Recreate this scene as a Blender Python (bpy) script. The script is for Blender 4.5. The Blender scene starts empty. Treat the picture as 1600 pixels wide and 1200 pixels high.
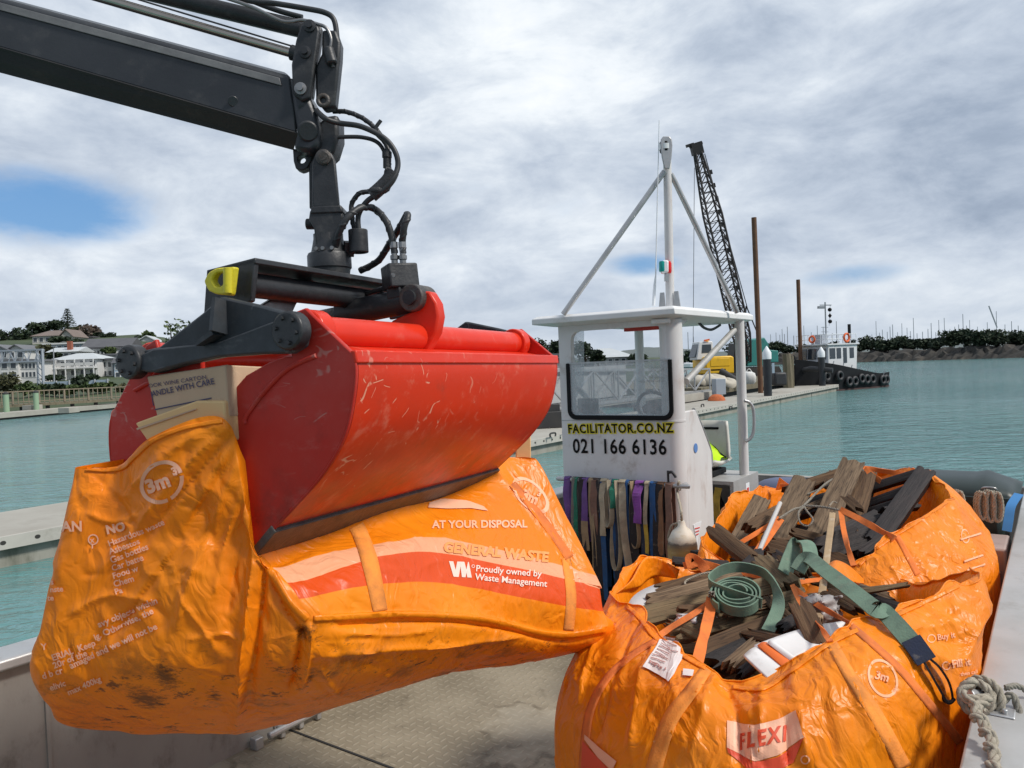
import bpy, bmesh, math, random
import numpy as np
from mathutils import Vector, Matrix, noise
from mathutils.bvhtree import BVHTree

sc = bpy.context.scene
COL = sc.collection
R = math.radians

# ------------------------------------------------------------------ camera
F_PX, ROLL, PITCH = 1200.0, R(2.3), R(1.34)
EYE = Vector((0, 0, 2.4))
_fw = Vector((0, math.cos(PITCH), -math.sin(PITCH)))
_up = Vector((0, math.sin(PITCH), math.cos(PITCH)))
_rt = Vector((1, 0, 0))
CR = math.cos(ROLL) * _rt - math.sin(ROLL) * _up
CU = math.sin(ROLL) * _rt + math.cos(ROLL) * _up
CF = _fw
cam = bpy.data.objects.new('camera', bpy.data.cameras.new('camera'))
COL.objects.link(cam)
cam.matrix_world = Matrix(((CR.x, CU.x, -CF.x, EYE.x), (CR.y, CU.y, -CF.y, EYE.y), (CR.z, CU.z, -CF.z, EYE.z), (0, 0, 0, 1)))
cam.data.sensor_width = 36
cam.data.lens = 36 * F_PX / 1600
cam.data.clip_start = 0.05
cam.data.clip_end = 20000
sc.camera = cam

# ------------------------------------------------------------------ light
SUN_DIR = Vector((0.80, -0.34, 0.95)).normalized()
sun = bpy.data.objects.new('sun', bpy.data.lights.new('sun', 'SUN'))
COL.objects.link(sun)
sun.data.energy = 3.1
sun.data.angle = R(10)
sun.data.color = (1.0, 0.95, 0.88)
sun.rotation_euler = SUN_DIR.to_track_quat('Z', 'Y').to_euler()
sc.view_settings.view_transform = 'Standard'
sc.view_settings.look = 'None'
sc.view_settings.exposure = 0.10
sc.view_settings.gamma = 1


class NT:
    """small node-tree builder"""
    def __init__(s, tree):
        s.t = tree; s.n = tree.nodes; s.l = tree.links
    def node(s, typ, **kw):
        n = s.n.new(typ)
        for k, v in kw.items():
            if k.startswith('_'):
                setattr(n, k[1:], v)
            else:
                s.put(n.inputs[int(k[1:])] if (k[0] == 'i' and k[1:].isdigit()) else n.inputs[k.replace('__', ' ')], v)
        return n
    def put(s, sock, v):
        if hasattr(v, 'is_output') or isinstance(v, bpy.types.NodeSocket):
            s.l.new(v, sock)
        else:
            sock.default_value = v
    def math(s, op, a, b=0.0, c=0.0, clamp=False):
        n = s.n.new('ShaderNodeMath'); n.operation = op; n.use_clamp = clamp
        for i, v in enumerate((a, b, c)): s.put(n.inputs[i], v)
        return n.outputs[0]
    def vmath(s, op, a, b=(0, 0, 0)):
        n = s.n.new('ShaderNodeVectorMath'); n.operation = op
        s.put(n.inputs[0], a); s.put(n.inputs[1], b)
        return n.outputs['Value'] if op in ('DOT_PRODUCT', 'LENGTH', 'DISTANCE') else n.outputs[0]
    def noise(s, vec, scale, detail=4.0, rough=0.55, dist=0.0):
        n = s.n.new('ShaderNodeTexNoise')
        s.put(n.inputs['Vector'], vec); n.inputs['Scale'].default_value = scale
        n.inputs['Detail'].default_value = detail; n.inputs['Roughness'].default_value = rough
        n.inputs['Distortion'].default_value = dist
        return n.outputs['Fac']
    def step(s, v, lo, hi):
        n = s.n.new('ShaderNodeMapRange'); n.interpolation_type = 'SMOOTHSTEP'
        s.put(n.inputs['Value'], v); s.put(n.inputs['From Min'], lo); s.put(n.inputs['From Max'], hi)
        return n.outputs['Result']
    def mix(s, f, a, b, blend='MIX'):
        n = s.n.new('ShaderNodeMix'); n.data_type = 'RGBA'; n.blend_type = blend
        s.put(n.inputs['Factor'], f)
        for i, v in ((6, a), (7, b)):
            if isinstance(v, (tuple, list)) and len(v) == 3: v = (*v, 1)
            s.put(n.inputs[i], v)
        return n.outputs[2]
    def ramp(s, f, stops, interp='LINEAR'):
        n = s.n.new('ShaderNodeValToRGB'); cr = n.color_ramp; cr.interpolation = interp
        while len(cr.elements) < len(stops): cr.elements.new(0.5)
        for e, (p, c) in zip(cr.elements, stops): e.position = p; e.color = (*c, 1)
        s.put(n.inputs[0], f)
        return n.outputs[0]
    def mapping(s, vec, scale=(1, 1, 1), rot=(0, 0, 0), loc=(0, 0, 0)):
        n = s.n.new('ShaderNodeMapping'); s.put(n.inputs['Vector'], vec)
        n.inputs['Scale'].default_value = scale; n.inputs['Rotation'].default_value = rot; n.inputs['Location'].default_value = loc
        return n.outputs[0]


def px_dir(u, v):
    return (CF + (u - 800) / F_PX * CR - (v - 600) / F_PX * CU).normalized()


# ------------------------------------------------------------------ sky
world = bpy.data.worlds.new('World')
sc.world = world
world.use_nodes = True
W = NT(world.node_tree)
for n in list(W.n): W.n.remove(n)
sky = W.node('ShaderNodeTexSky', _sky_type='NISHITA', _sun_disc=False, _sun_elevation=math.asin(SUN_DIR.z), _sun_rotation=math.atan2(SUN_DIR.x, SUN_DIR.y))
tc = W.node('ShaderNodeTexCoord').outputs['Generated']
sep = W.node('ShaderNodeSeparateXYZ', i0=tc)
zz = W.math('ADD', W.math('MAXIMUM', sep.outputs[2], 0.0), 0.26)
pl = W.node('ShaderNodeCombineXYZ', X=W.math('DIVIDE', sep.outputs[0], zz), Y=W.math('DIVIDE', sep.outputs[1], zz), Z=0.35).outputs[0]
dv = W.mapping(tc, scale=(1, 1, 2.1))
n_big = W.noise(dv, 2.6, 5, 0.52, 0.25)
n_mid = W.noise(W.mapping(tc, loc=(3.1, 7.7, 1.0), scale=(1, 1, 2.3)), 6.0, 10, 0.62, 0.35)
n_fine = W.noise(W.mapping(tc, loc=(9.1, 1.7, 4.0), scale=(1, 1, 1.9)), 17, 6, 0.6, 0.1)
lum = W.math('ADD', W.math('MULTIPLY', n_big, 0.55), W.math('ADD', W.math('MULTIPLY_ADD', n_mid, 0.62, -0.085), W.math('MULTIPLY', W.math('SUBTRACT', n_fine, 0.25), 0.18)))
def spot(u, v, r0, r1, sx=1.0):
    """smooth weight round one direction of the sky, wider sideways by sx"""
    d = px_dir(u, v)
    h = Vector((d.y, -d.x, 0)).normalized(); w = h.cross(d)
    a = W.math('MULTIPLY', W.vmath('DOT_PRODUCT', tc, tuple(h)), 1.0 / sx)
    b = W.vmath('DOT_PRODUCT', tc, tuple(w))
    dist = W.math('SQRT', W.math('ADD', W.math('MULTIPLY', a, a), W.math('MULTIPLY', b, b)))
    front = W.math('GREATER_THAN', W.vmath('DOT_PRODUCT', tc, tuple(d)), 0.0)
    return W.math('MULTIPLY', W.step(dist, r1, r0), front)
def total(l):
    o = l[0]
    for x in l[1:]: o = W.math('ADD', o, x)
    return o
# openings where the blue shows, brighter banks, and heavier grey banks
blue = total([W.math('MULTIPLY', spot(60, 322, 0.01, 0.075, 2.6), 1.0), W.math('MULTIPLY', spot(740, 298, 0.0, 0.035, 3.0), 0.35),
              W.math('MULTIPLY', spot(1010, 412, 0.0, 0.03, 3.5), 0.80), W.math('MULTIPLY', spot(1340, 428, 0.0, 0.032, 4.0), 0.85),
              W.math('MULTIPLY', spot(870, 330, 0.0, 0.05, 2.0), 0.3), W.math('MULTIPLY', spot(1560, 30, 0.0, 0.06, 2.0), 0.25)])
bright = total([spot(830, 110, 0.0, 0.16, 1.4), W.math('MULTIPLY', spot(90, 400, 0.0, 0.12, 2.0), 0.8), W.math('MULTIPLY', spot(760, 420, 0.0, 0.17, 1.7), 0.9),
                W.math('MULTIPLY', spot(1400, 470, 0.0, 0.10, 2.6), 0.9), W.math('MULTIPLY', spot(500, 60, 0.0, 0.2, 1.2), 0.35)])
dark = total([spot(1420, 200, 0.0, 0.22, 1.5), W.math('MULTIPLY', spot(1540, 330, 0.0, 0.10, 2.0), 0.8), W.math('MULTIPLY', spot(100, 480, 0.0, 0.09, 3.0), 0.6),
              W.math('MULTIPLY', spot(960, 250, 0.0, 0.10, 2.2), 0.6), W.math('MULTIPLY', spot(330, 330, 0.0, 0.10, 2.5), 0.35)])
lum = W.math('ADD', W.math('MULTIPLY_ADD', lum, 1.22, -0.10), W.math('SUBTRACT', W.math('MULTIPLY', bright, 0.13), W.math('MULTIPLY', dark, 0.10)))
cloud = W.ramp(lum, [(0.12, (2.1, 2.7, 3.7)), (0.34, (3.5, 4.2, 5.3)), (0.48, (4.9, 5.6, 6.65)), (0.62, (6.4, 7.05, 7.9)), (0.76, (8.3, 8.8, 9.3)), (0.92, (9.6, 9.8, 10))])
hole = W.step(W.math('ADD', blue, W.math('MULTIPLY', W.math('SUBTRACT', n_mid, 0.5), 1.3)), 0.30, 1.0)
deep = W.mix(0.55, sky.outputs[0], (1.1, 3.4, 7.2))
skycol = W.mix(hole, cloud, deep)
behind = W.step(W.math('ADD', sep.outputs[1], W.math('MULTIPLY', W.math('SUBTRACT', n_big, 0.5), 0.8)), 0.05, -0.25)
skycol = W.mix(W.math('MULTIPLY', behind, 0.75), skycol, (2.8, 3.4, 4.4))
low = W.step(sep.outputs[2], 0.12, 0.0)
skycol = W.mix(W.math('MULTIPLY', low, 0.45), skycol, (4.7, 5.4, 6.3))
bg = W.node('ShaderNodeBackground', Color=skycol, Strength=0.1)
W.l.new(bg.outputs[0], W.node('ShaderNodeOutputWorld').inputs[0])


# ------------------------------------------------------------------ placing helpers
def P(u, v, d):
    """point seen at photo pixel u,v and d metres in front of the camera"""
    return EYE + d * (CF + (u - 800) / F_PX * CR - (v - 600) / F_PX * CU)
def PZ(u, v, z):
    k = CF + (u - 800) / F_PX * CR - (v - 600) / F_PX * CU
    return EYE + k * ((z - EYE.z) / k.z)
def proj(p):
    q = Vector(p) - EYE; d = q.dot(CF)
    return 800 + F_PX * q.dot(CR) / d, 600 - F_PX * q.dot(CU) / d, d
AX = Vector((0.5805, 0.8143, 0)); AL = Vector((0.8143, -0.5805, 0)); Z = Vector((0, 0, 1))
def B(a, l, z):
    """barge coordinates: along, across (to starboard side of the picture), height"""
    return AX * a + AL * l + Z * z
DECK = 0.5


class MB:
    def __init__(s): s.v = []; s.f = []
    def add(s, vs, fs):
        o = len(s.v); s.v += [Vector(p) for p in vs]; s.f += [tuple(i + o for i in f) for f in fs]; return s
    def box(s, c, size, x=None, y=None, z=None):
        x = Vector(x).normalized() if x is not None else Vector((1, 0, 0))
        y = Vector(y).normalized() if y is not None else (Vector(z).cross(x).normalized() if z is not None else Vector((-x.y, x.x, 0)).normalized())
        z = x.cross(y).normalized()
        c = Vector(c); a, b, d = [q / 2 for q in size]
        vs = [c + x * (i * a) + y * (j * b) + z * (k * d) for i in (-1, 1) for j in (-1, 1) for k in (-1, 1)]
        return s.add(vs, [(0, 1, 3, 2), (4, 6, 7, 5), (0, 4, 5, 1), (2, 3, 7, 6), (0, 2, 6, 4), (1, 5, 7, 3)])
    def bar(s, p0, p1, w, h, up=(0, 0, 1)):
        p0, p1 = Vector(p0), Vector(p1); x = (p1 - p0).normalized()
        y = Vector(up).cross(x)
        if y.length < 1e-4: y = Vector((1, 0, 0)).cross(x)
        return s.box((p0 + p1) / 2, ((p1 - p0).length, w, h), x, y)
    def tube(s, pts, r, n=10, cap=True, closed=False):
        pts = [Vector(p) for p in pts]; m = len(pts)
        rs = r if isinstance(r, (list, tuple)) else [r] * m
        up = None; vs = []
        for i, p in enumerate(pts):
            if closed: t = pts[(i + 1) % m] - pts[i - 1]
            else: t = pts[min(i + 1, m - 1)] - pts[max(i - 1, 0)]
            t = t.normalized() if t.length > 1e-9 else Vector((0, 0, 1))
            if up is None:
                up = t.orthogonal().normalized()
            else:
                up = up - t * up.dot(t)
                up = up.normalized() if up.length > 1e-6 else t.orthogonal().normalized()
            w = t.cross(up)
            vs += [p + (up * math.cos(2 * math.pi * k / n) + w * math.sin(2 * math.pi * k / n)) * rs[i] for k in range(n)]
        fs = []
        for i in range(m if closed else m - 1):
            j = (i + 1) % m
            fs += [(i * n + k, i * n + (k + 1) % n, j * n + (k + 1) % n, j * n + k) for k in range(n)]
        if cap and not closed:
            fs += [tuple(range(n))[::-1], tuple(range((m - 1) * n, m * n))]
        return s.add(vs, fs)
    def cyl(s, p0, p1, r, n=16, r2=None):
        return s.tube([p0, p1], [r, r if r2 is None else r2], n)
    def prism(s, poly, off):
        """polygon of 3D points extruded by the vector off"""
        off = Vector(off); n = len(poly)
        vs = [Vector(p) for p in poly] + [Vector(p) + off for p in poly]
        return s.add(vs, [tuple(range(n))[::-1], tuple(range(n, 2 * n))] + [(i, (i + 1) % n, n + (i + 1) % n, n + i) for i in range(n)])
    def ringprism(s, outer, inner, off):
        """frame between two loops with the same count, extruded"""
        off = Vector(off); n = len(outer)
        o0 = [Vector(p) for p in outer]; i0 = [Vector(p) for p in inner]
        vs = o0 + i0 + [p + off for p in o0] + [p + off for p in i0]
        fs = []
        for i in range(n):
            j = (i + 1) % n
            fs += [(i, n + i, n + j, j), (2 * n + i, 2 * n + j, 3 * n + j, 3 * n + i), (i, j, 2 * n + j, 2 * n + i), (n + i, 3 * n + i, 3 * n + j, n + j)]
        return s.add(vs, fs)
    def lathe(s, prof, o, axis=(0, 0, 1), n=20):
        """prof: list of (radius, height along axis)"""
        ax = Vector(axis).normalized(); x = ax.orthogonal().normalized(); y = ax.cross(x); o = Vector(o)
        vs = [o + ax * h + (x * math.cos(2 * math.pi * k / n) + y * math.sin(2 * math.pi * k / n)) * max(r, 1e-4) for r, h in prof for k in range(n)]
        fs = [(i * n + k, i * n + (k + 1) % n, (i + 1) * n + (k + 1) % n, (i + 1) * n + k) for i in range(len(prof) - 1) for k in range(n)]
        fs += [tuple(range(n))[::-1], tuple(range((len(prof) - 1) * n, len(prof) * n))]
        return s.add(vs, fs)
    def torus(s, c, axis, r, rr, n=24, m=10):
        ax = Vector(axis).normalized(); x = ax.orthogonal().normalized(); y = ax.cross(x); c = Vector(c)
        return s.tube([c + (x * math.cos(2 * math.pi * k / n) + y * math.sin(2 * math.pi * k / n)) * r for k in range(n)], rr, m, closed=True)
    def grid(s, rows, closed=False):
        """rows of points; closed joins the last column to the first"""
        m = len(rows[0]); o = []
        for r in rows: o += list(r)
        fs = [(i * m + j, i * m + (j + 1) % m, (i + 1) * m + (j + 1) % m, (i + 1) * m + j) for i in range(len(rows) - 1) for j in range(m if closed else m - 1)]
        return s.add(o, fs)
    def ribbon(s, pts, side, w, th):
        """flat band along pts; side: vector or list of vectors across the band"""
        pts = [Vector(p) for p in pts]; m = len(pts); vs = []
        for i, p in enumerate(pts):
            t = (pts[min(i + 1, m - 1)] - pts[max(i - 1, 0)]).normalized()
            sd = Vector(side[i] if isinstance(side, list) else side); sd = (sd - t * sd.dot(t)).normalized()
            nn = t.cross(sd)
            vs += [p - sd * w / 2 - nn * th / 2, p + sd * w / 2 - nn * th / 2, p + sd * w / 2 + nn * th / 2, p - sd * w / 2 + nn * th / 2]
        fs = [(i * 4 + k, i * 4 + (k + 1) % 4, i * 4 + 4 + (k + 1) % 4, i * 4 + 4 + k) for i in range(m - 1) for k in range(4)]
        fs += [(3, 2, 1, 0), (m * 4 - 4, m * 4 - 3, m * 4 - 2, m * 4 - 1)]
        return s.add(vs, fs)
    def build(s, name, m, parent=None, smooth=None, bevel=0, solid=0, segs=2, fix=True):
        org = None
        if parent is None:
            n = len(s.v)
            org = Vector((sum(p.x for p in s.v) / n, sum(p.y for p in s.v) / n, min(p.z for p in s.v)))
        else:
            org = world_loc(parent)
        me = bpy.data.meshes.new(name)
        me.from_pydata([tuple(p - org) for p in s.v], [], s.f)
        me.update()
        if fix:
            bm = bmesh.new(); bm.from_mesh(me)
            bmesh.ops.recalc_face_normals(bm, faces=bm.faces); bm.to_mesh(me); bm.free()
        if m is not None: me.materials.append(m)
        if smooth is not None:
            me.polygons.foreach_set('use_smooth', [True] * len(me.polygons))
            me.set_sharp_from_angle(angle=R(smooth))
        o = bpy.data.objects.new(name, me)
        COL.objects.link(o)
        if parent is None: o.location = org
        else: o.parent = parent
        if solid:
            md = o.modifiers.new('solid', 'SOLIDIFY'); md.thickness = solid; md.offset = 0
        if bevel:
            md = o.modifiers.new('bevel', 'BEVEL'); md.width = bevel; md.segments = segs; md.limit_method = 'ANGLE'; md.angle_limit = R(40)
            if smooth is None:
                me.polygons.foreach_set('use_smooth', [True] * len(me.polygons)); me.set_sharp_from_angle(angle=R(30))
        return o

def world_loc(o):
    p = Vector((0, 0, 0))
    while o is not None:
        p = p + o.location; o = o.parent
    return p
def tag(o, label=None, cat=None, group=None, kind=None):
    if label: o['label'] = label
    if cat: o['category'] = cat
    if group: o['group'] = group
    if kind: o['kind'] = kind
    return o
def thing(name, label, cat, loc, group=None):
    o = bpy.data.objects.new(name, None); COL.objects.link(o)
    o.location = Vector(loc); o.empty_display_size = 0.2
    return tag(o, label, cat, group)

def spline(pts, n=8, closed=False):
    """Catmull-Rom through pts"""
    pts = [Vector(p) for p in pts]; m = len(pts); out = []
    for i in range(m if closed else m - 1):
        if closed: a, b, c, d = pts[i - 1], pts[i], pts[(i + 1) % m], pts[(i + 2) % m]
        else: a, b, c, d = pts[max(i - 1, 0)], pts[i], pts[i + 1], pts[min(i + 2, m - 1)]
        for k in range(n):
            t = k / n
            out.append(0.5 * ((2 * b) + (c - a) * t + (2 * a - 5 * b + 4 * c - d) * t * t + (3 * b - a - 3 * c + d) * t ** 3))
    if not closed: out.append(pts[-1])
    return out

def text_mesh(body, size, bold=0.0, align='LEFT', shear=0.0, space=1.0, spacing=1.0):
    """(verts 2D, faces) of a piece of lettering, x to the right, y up, finely cut so that it can follow cloth"""
    cu = bpy.data.curves.new('lettering', 'FONT'); cu.body = body; cu.size = size; cu.offset = bold * size
    cu.align_x = align; cu.shear = shear; cu.space_line = space; cu.space_character = spacing; cu.resolution_u = 3
    ob = bpy.data.objects.new('lettering', cu); COL.objects.link(ob)
    bpy.context.view_layer.update()
    dg = bpy.context.evaluated_depsgraph_get()
    me = ob.evaluated_get(dg).to_mesh()
    bm = bmesh.new(); bm.from_mesh(me)
    bmesh.ops.remove_doubles(bm, verts=bm.verts, dist=size * 0.002)
    bmesh.ops.triangulate(bm, faces=bm.faces)
    for _ in range(3):
        es = [e for e in bm.edges if e.calc_length() > size * 0.28]
        if not es: break
        bmesh.ops.subdivide_edges(bm, edges=es, cuts=1)
    bmesh.ops.triangulate(bm, faces=bm.faces)
    bm.verts.index_update()
    vs = [(v.co.x, v.co.y) for v in bm.verts]; fs = [tuple(v.index for v in f.verts) for f in bm.faces]
    bm.free(); ob.evaluated_get(dg).to_mesh_clear()
    bpy.data.objects.remove(ob); bpy.data.curves.remove(cu)
    return vs, fs
# ------------------------------------------------------------------ materials
def mat(name, col, rough=0.6, metal=0.0, col2=None, scale=6.0, amt=1.0, bump=0.0, bscale=40.0, spec=0.5, dirt=None, dscale=3.0, damt=0.5, coat=0.0, stretch=(1, 1, 1), rvar=0.0, rand=0.0):
    m = bpy.data.materials.new(name); m.use_nodes = True
    T = NT(m.node_tree); p = T.n['Principled BSDF']
    co = T.node('ShaderNodeTexCoord').outputs['Object']
    vec = T.mapping(co, scale=stretch) if stretch != (1, 1, 1) else co
    c = (*col, 1)
    if col2 is not None:
        n = T.step(T.noise(vec, scale, 6, 0.6), 0.5 - 0.28 / max(amt, .1), 0.5 + 0.28 / max(amt, .1))
        c = T.mix(n, col, col2)
    if dirt is not None:
        n = T.step(T.noise(T.mapping(vec, loc=(5.3, 2.1, 9.7)), dscale, 9, 0.68), 0.52, 0.74)
        c = T.mix(T.math('MULTIPLY', n, damt), c, dirt)
    if rand:
        oi = T.node('ShaderNodeObjectInfo').outputs['Random']
        hs = T.node('ShaderNodeHueSaturation', Color=c, Value=T.math('ADD', T.math('MULTIPLY', oi, rand * 2), 1 - rand), Hue=T.math('ADD', T.math('MULTIPLY', oi, 0.04), 0.48))
        c = hs.outputs[0]
    T.put(p.inputs['Base Color'], c)
    p.inputs['Metallic'].default_value = metal
    if rvar:
        T.put(p.inputs['Roughness'], T.math('ADD', T.math('MULTIPLY', T.noise(vec, scale * 2.3, 5), rvar * 2), rough - rvar))
    else: p.inputs['Roughness'].default_value = rough
    p.inputs['Specular IOR Level'].default_value = spec
    p.inputs['Coat Weight'].default_value = coat
    if bump:
        b = T.node('ShaderNodeBump', Strength=bump, Distance=0.01, Height=T.noise(vec, bscale, 5, 0.6))
        T.put(p.inputs['Normal'], b.outputs[0])
    return m

def scratch_mat(name, col, fade, mark, mark2, rough=0.42, amt=0.6, low=1.98):
    """worn machine paint: faded patches, long scratches, chips and grime"""
    m = bpy.data.materials.new(name); m.use_nodes = True
    T = NT(m.node_tree); p = T.n['Principled BSDF']
    co = T.node('ShaderNodeTexCoord').outputs['Object']
    c = T.mix(T.step(T.noise(co, 3.2, 6, 0.6), 0.40, 0.72), col, fade)
    def lines(rot, sc, eps, loc, thr):
        n = T.noise(T.mapping(co, scale=sc, rot=rot, loc=loc), 3.0, 1, 0.4, 0.3)
        l = T.step(T.math('ABSOLUTE', T.math('SUBTRACT', n, 0.5)), eps, eps * .3)
        return T.math('MULTIPLY', l, T.step(T.noise(T.mapping(co, rot=rot, loc=loc, scale=(1, 2, 2)), 7.0, 3), thr, thr + .04))
    s1 = lines((0.5, 0.9, 0.4), (0.10, 2.4, 2.4), 0.011, (1, 2, 3), .56); s2 = lines((1.2, -0.6, 1.9), (0.12, 3.2, 3.2), 0.010, (7, 1, 5), .57); s3 = lines((-0.4, 0.3, 2.6), (0.15, 4.5, 4.5), 0.012, (2, 9, 4), .58)
    zone = T.step(T.noise(T.mapping(co, loc=(3, 3, 8)), 2.4, 4), 0.42, 0.62)
    sc_ = T.math('MULTIPLY', T.math('MAXIMUM', s1, T.math('MAXIMUM', s2, s3)), zone)
    c = T.mix(T.math('MULTIPLY', sc_, amt), c, mark)
    chips = T.step(T.noise(T.mapping(co, loc=(4, 8, 1), rot=(.4, .3, .9), scale=(.45, 1.5, 1.5)), 18, 8, 0.72, 1.0), 0.735, 0.76)
    c = T.mix(T.math('MULTIPLY', T.math('MULTIPLY', chips, zone), 0.9), c, mark2)
    pos = T.node('ShaderNodeNewGeometry').outputs['Position']
    scuff = T.step(T.noise(T.mapping(co, rot=(.3, .2, .7), scale=(1.2, 5, 5), loc=(8, 2, 6)), 3.0, 9, .72), .53, .70)
    c = T.mix(T.math('MULTIPLY', scuff, .30 * amt), c, mark)
    c = T.mix(T.math('MULTIPLY', T.math('MULTIPLY', T.step(T.node('ShaderNodeSeparateXYZ', i0=pos).outputs[2], low + .28, low), T.step(T.noise(T.mapping(co, loc=(5, 5, 1)), 6.0, 9, .72), .40, .62)), .62), c, mark2)
    grime = T.step(T.noise(T.mapping(co, loc=(1, 6, 2)), 5.0, 9, 0.7), 0.55, 0.80)
    c = T.mix(T.math('MULTIPLY', grime, 0.5), c, mark2)
    T.put(p.inputs['Base Color'], c); p.inputs['Specular IOR Level'].default_value = 0.32
    T.put(p.inputs['Roughness'], T.math('ADD', T.math('MULTIPLY', T.noise(co, 7, 6), 0.3), rough - 0.15))
    b = T.node('ShaderNodeBump', Strength=0.25, Distance=0.004, Height=T.math('SUBTRACT', T.noise(co, 14, 5), T.math('MULTIPLY', sc_, 0.5)))
    T.put(p.inputs['Normal'], b.outputs[0])
    return m

M = {}
M['black_steel'] = mat('black_steel', (0.015, 0.016, 0.018), 0.45, 0.0, (0.036, 0.038, 0.042), 9, 1, 0.15, 60, dirt=(0.13, 0.12, 0.11), dscale=14, damt=0.35, rvar=0.12)
M['worn_steel'] = scratch_mat('worn_steel', (0.030, 0.035, 0.041), (0.075, 0.087, 0.10), (0.30, 0.31, 0.32), (0.12, 0.10, 0.085), 0.5, 0.5)
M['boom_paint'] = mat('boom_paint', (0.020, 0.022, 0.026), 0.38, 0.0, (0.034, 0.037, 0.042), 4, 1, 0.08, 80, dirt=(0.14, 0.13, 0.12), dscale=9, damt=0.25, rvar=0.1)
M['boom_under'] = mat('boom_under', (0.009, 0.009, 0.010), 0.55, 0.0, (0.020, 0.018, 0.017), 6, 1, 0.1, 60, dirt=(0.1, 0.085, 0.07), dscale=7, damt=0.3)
M['wear_pad'] = mat('wear_pad', (0.20, 0.20, 0.20), 0.6, 0.0, (0.11, 0.11, 0.115), 12, 1, 0.1, 90)
M['chrome'] = mat('chrome', (0.62, 0.58, 0.52), 0.16, 1.0, (0.42, 0.35, 0.28), 3, 1)
M['bare_steel'] = mat('bare_steel', (0.36, 0.36, 0.36), 0.42, 0.85, (0.2, 0.19, 0.18), 14, 1, 0.1, 60)
M['rubber'] = mat('rubber', (0.018, 0.019, 0.021), 0.55, 0, (0.035, 0.036, 0.04), 20, 1, 0.3, 120)
M['rubber_hose'] = mat('rubber_hose', (0.02, 0.021, 0.023), 0.48, 0, (0.04, 0.042, 0.045), 30, 1)
M['red_paint'] = scratch_mat('red_paint', (0.66, 0.036, 0.007), (0.58, 0.036, 0.010), (0.78, 0.42, 0.28), (0.16, 0.055, 0.03), 0.36, 0.75)
M['red_worn'] = scratch_mat('red_worn', (0.50, 0.021, 0.011), (0.50, 0.048, 0.036), (0.52, 0.20, 0.17), (0.09, 0.025, 0.018), 0.45, 0.8)
M['red_gloss'] = scratch_mat('red_gloss', (0.70, 0.036, 0.012), (0.62, 0.035, 0.014), (0.75, 0.4, 0.3), (0.2, 0.05, 0.03), 0.33, 0.4)
M['edge_steel'] = mat('edge_steel', (0.06, 0.058, 0.058), 0.5, 0.4, (0.14, 0.12, 0.105), 16, 1, 0.4, 60, dirt=(0.2, 0.13, 0.08), dscale=18, damt=0.6)
M['yellow_paint'] = mat('yellow_paint', (0.72, 0.62, 0.02), 0.45, 0, (0.60, 0.52, 0.03), 20, 1, 0.1, 60, dirt=(0.15, 0.12, 0.03), dscale=30, damt=0.5)
M['carton'] = mat('carton', (0.60, 0.44, 0.30), 0.8, 0, (0.53, 0.385, 0.26), 5, 1, 0.1, 50, spec=0.2)
M['carton_pale'] = mat('carton_pale', (0.80, 0.55, 0.27), 0.75, 0, (0.74, 0.50, 0.24), 5, 1, 0.05, 50, spec=0.2)
M['carton_print'] = mat('carton_print', (0.10, 0.09, 0.15), 0.8, spec=0.2)
M['white_paint'] = mat('white_paint', (0.72, 0.715, 0.71), 0.45, 0, (0.65, 0.645, 0.64), 3, 1, 0.05, 30, dirt=(0.34, 0.28, 0.23), dscale=4.2, damt=0.7, rvar=0.08)
M['white_roof'] = mat('white_roof', (0.78, 0.78, 0.78), 0.5, 0, (0.72, 0.72, 0.71), 4, 1, dirt=(0.45, 0.42, 0.36), dscale=6, damt=0.5)
M['white_worn'] = mat('white_worn', (0.70, 0.69, 0.68), 0.5, 0, (0.62, 0.60, 0.59), 4, 1, 0.05, 40, dirt=(0.40, 0.30, 0.25), dscale=5, damt=0.65, stretch=(1, 1, 0.45))
M['galv'] = mat('galv', (0.50, 0.50, 0.50), 0.42, 0.6, (0.38, 0.38, 0.38), 9, 1, 0.08, 60, rvar=0.1)
M['alloy'] = mat('alloy', (0.50, 0.49, 0.475), 0.5, 0.35, (0.42, 0.41, 0.39), 5, 1, 0.08, 60, dirt=(0.24, 0.21, 0.17), dscale=6, damt=0.5, rvar=0.1)
M['bulwark'] = mat('bulwark', (0.36, 0.335, 0.30), 0.55, 0.0, (0.29, 0.268, 0.24), 3, 1, 0.1, 40, dirt=(0.10, 0.085, 0.07), dscale=5, damt=0.7, stretch=(1, 1, 0.6), rvar=0.1)
M['bulwark_rim'] = mat('bulwark_rim', (0.58, 0.575, 0.56), 0.4, 0.3, (0.48, 0.47, 0.45), 4, 1, 0.05, 40, dirt=(0.3, 0.27, 0.22), dscale=6, damt=0.4)
M['gasket'] = mat('gasket', (0.006, 0.006, 0.007), 0.6, spec=.2)
M['black_print'] = mat('black_print', (0.006, 0.006, 0.006), 0.6, spec=.15)
M['yellow_print'] = mat('yellow_print', (0.80, 0.70, 0.03), 0.6)
M['blue_print'] = mat('blue_print', (0.10, 0.22, 0.5), 0.6)
M['red_print'] = mat('red_print', (0.6, 0.06, 0.05), 0.6)
M['seat_plastic'] = mat('seat_plastic', (0.66, 0.65, 0.60), 0.45, 0, (0.58, 0.57, 0.52), 6, 1, dirt=(0.35, 0.3, 0.24), dscale=9, damt=0.4)
M['hivis'] = mat('hivis', (0.62, 0.95, 0.0), 0.7, 0, (0.52, 0.85, 0.0), 9, 1)
M['reflective'] = mat('reflective', (0.42, 0.43, 0.44), 0.4, 0.3)
M['black_cloth'] = mat('black_cloth', (0.015, 0.015, 0.017), 0.85)
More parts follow.
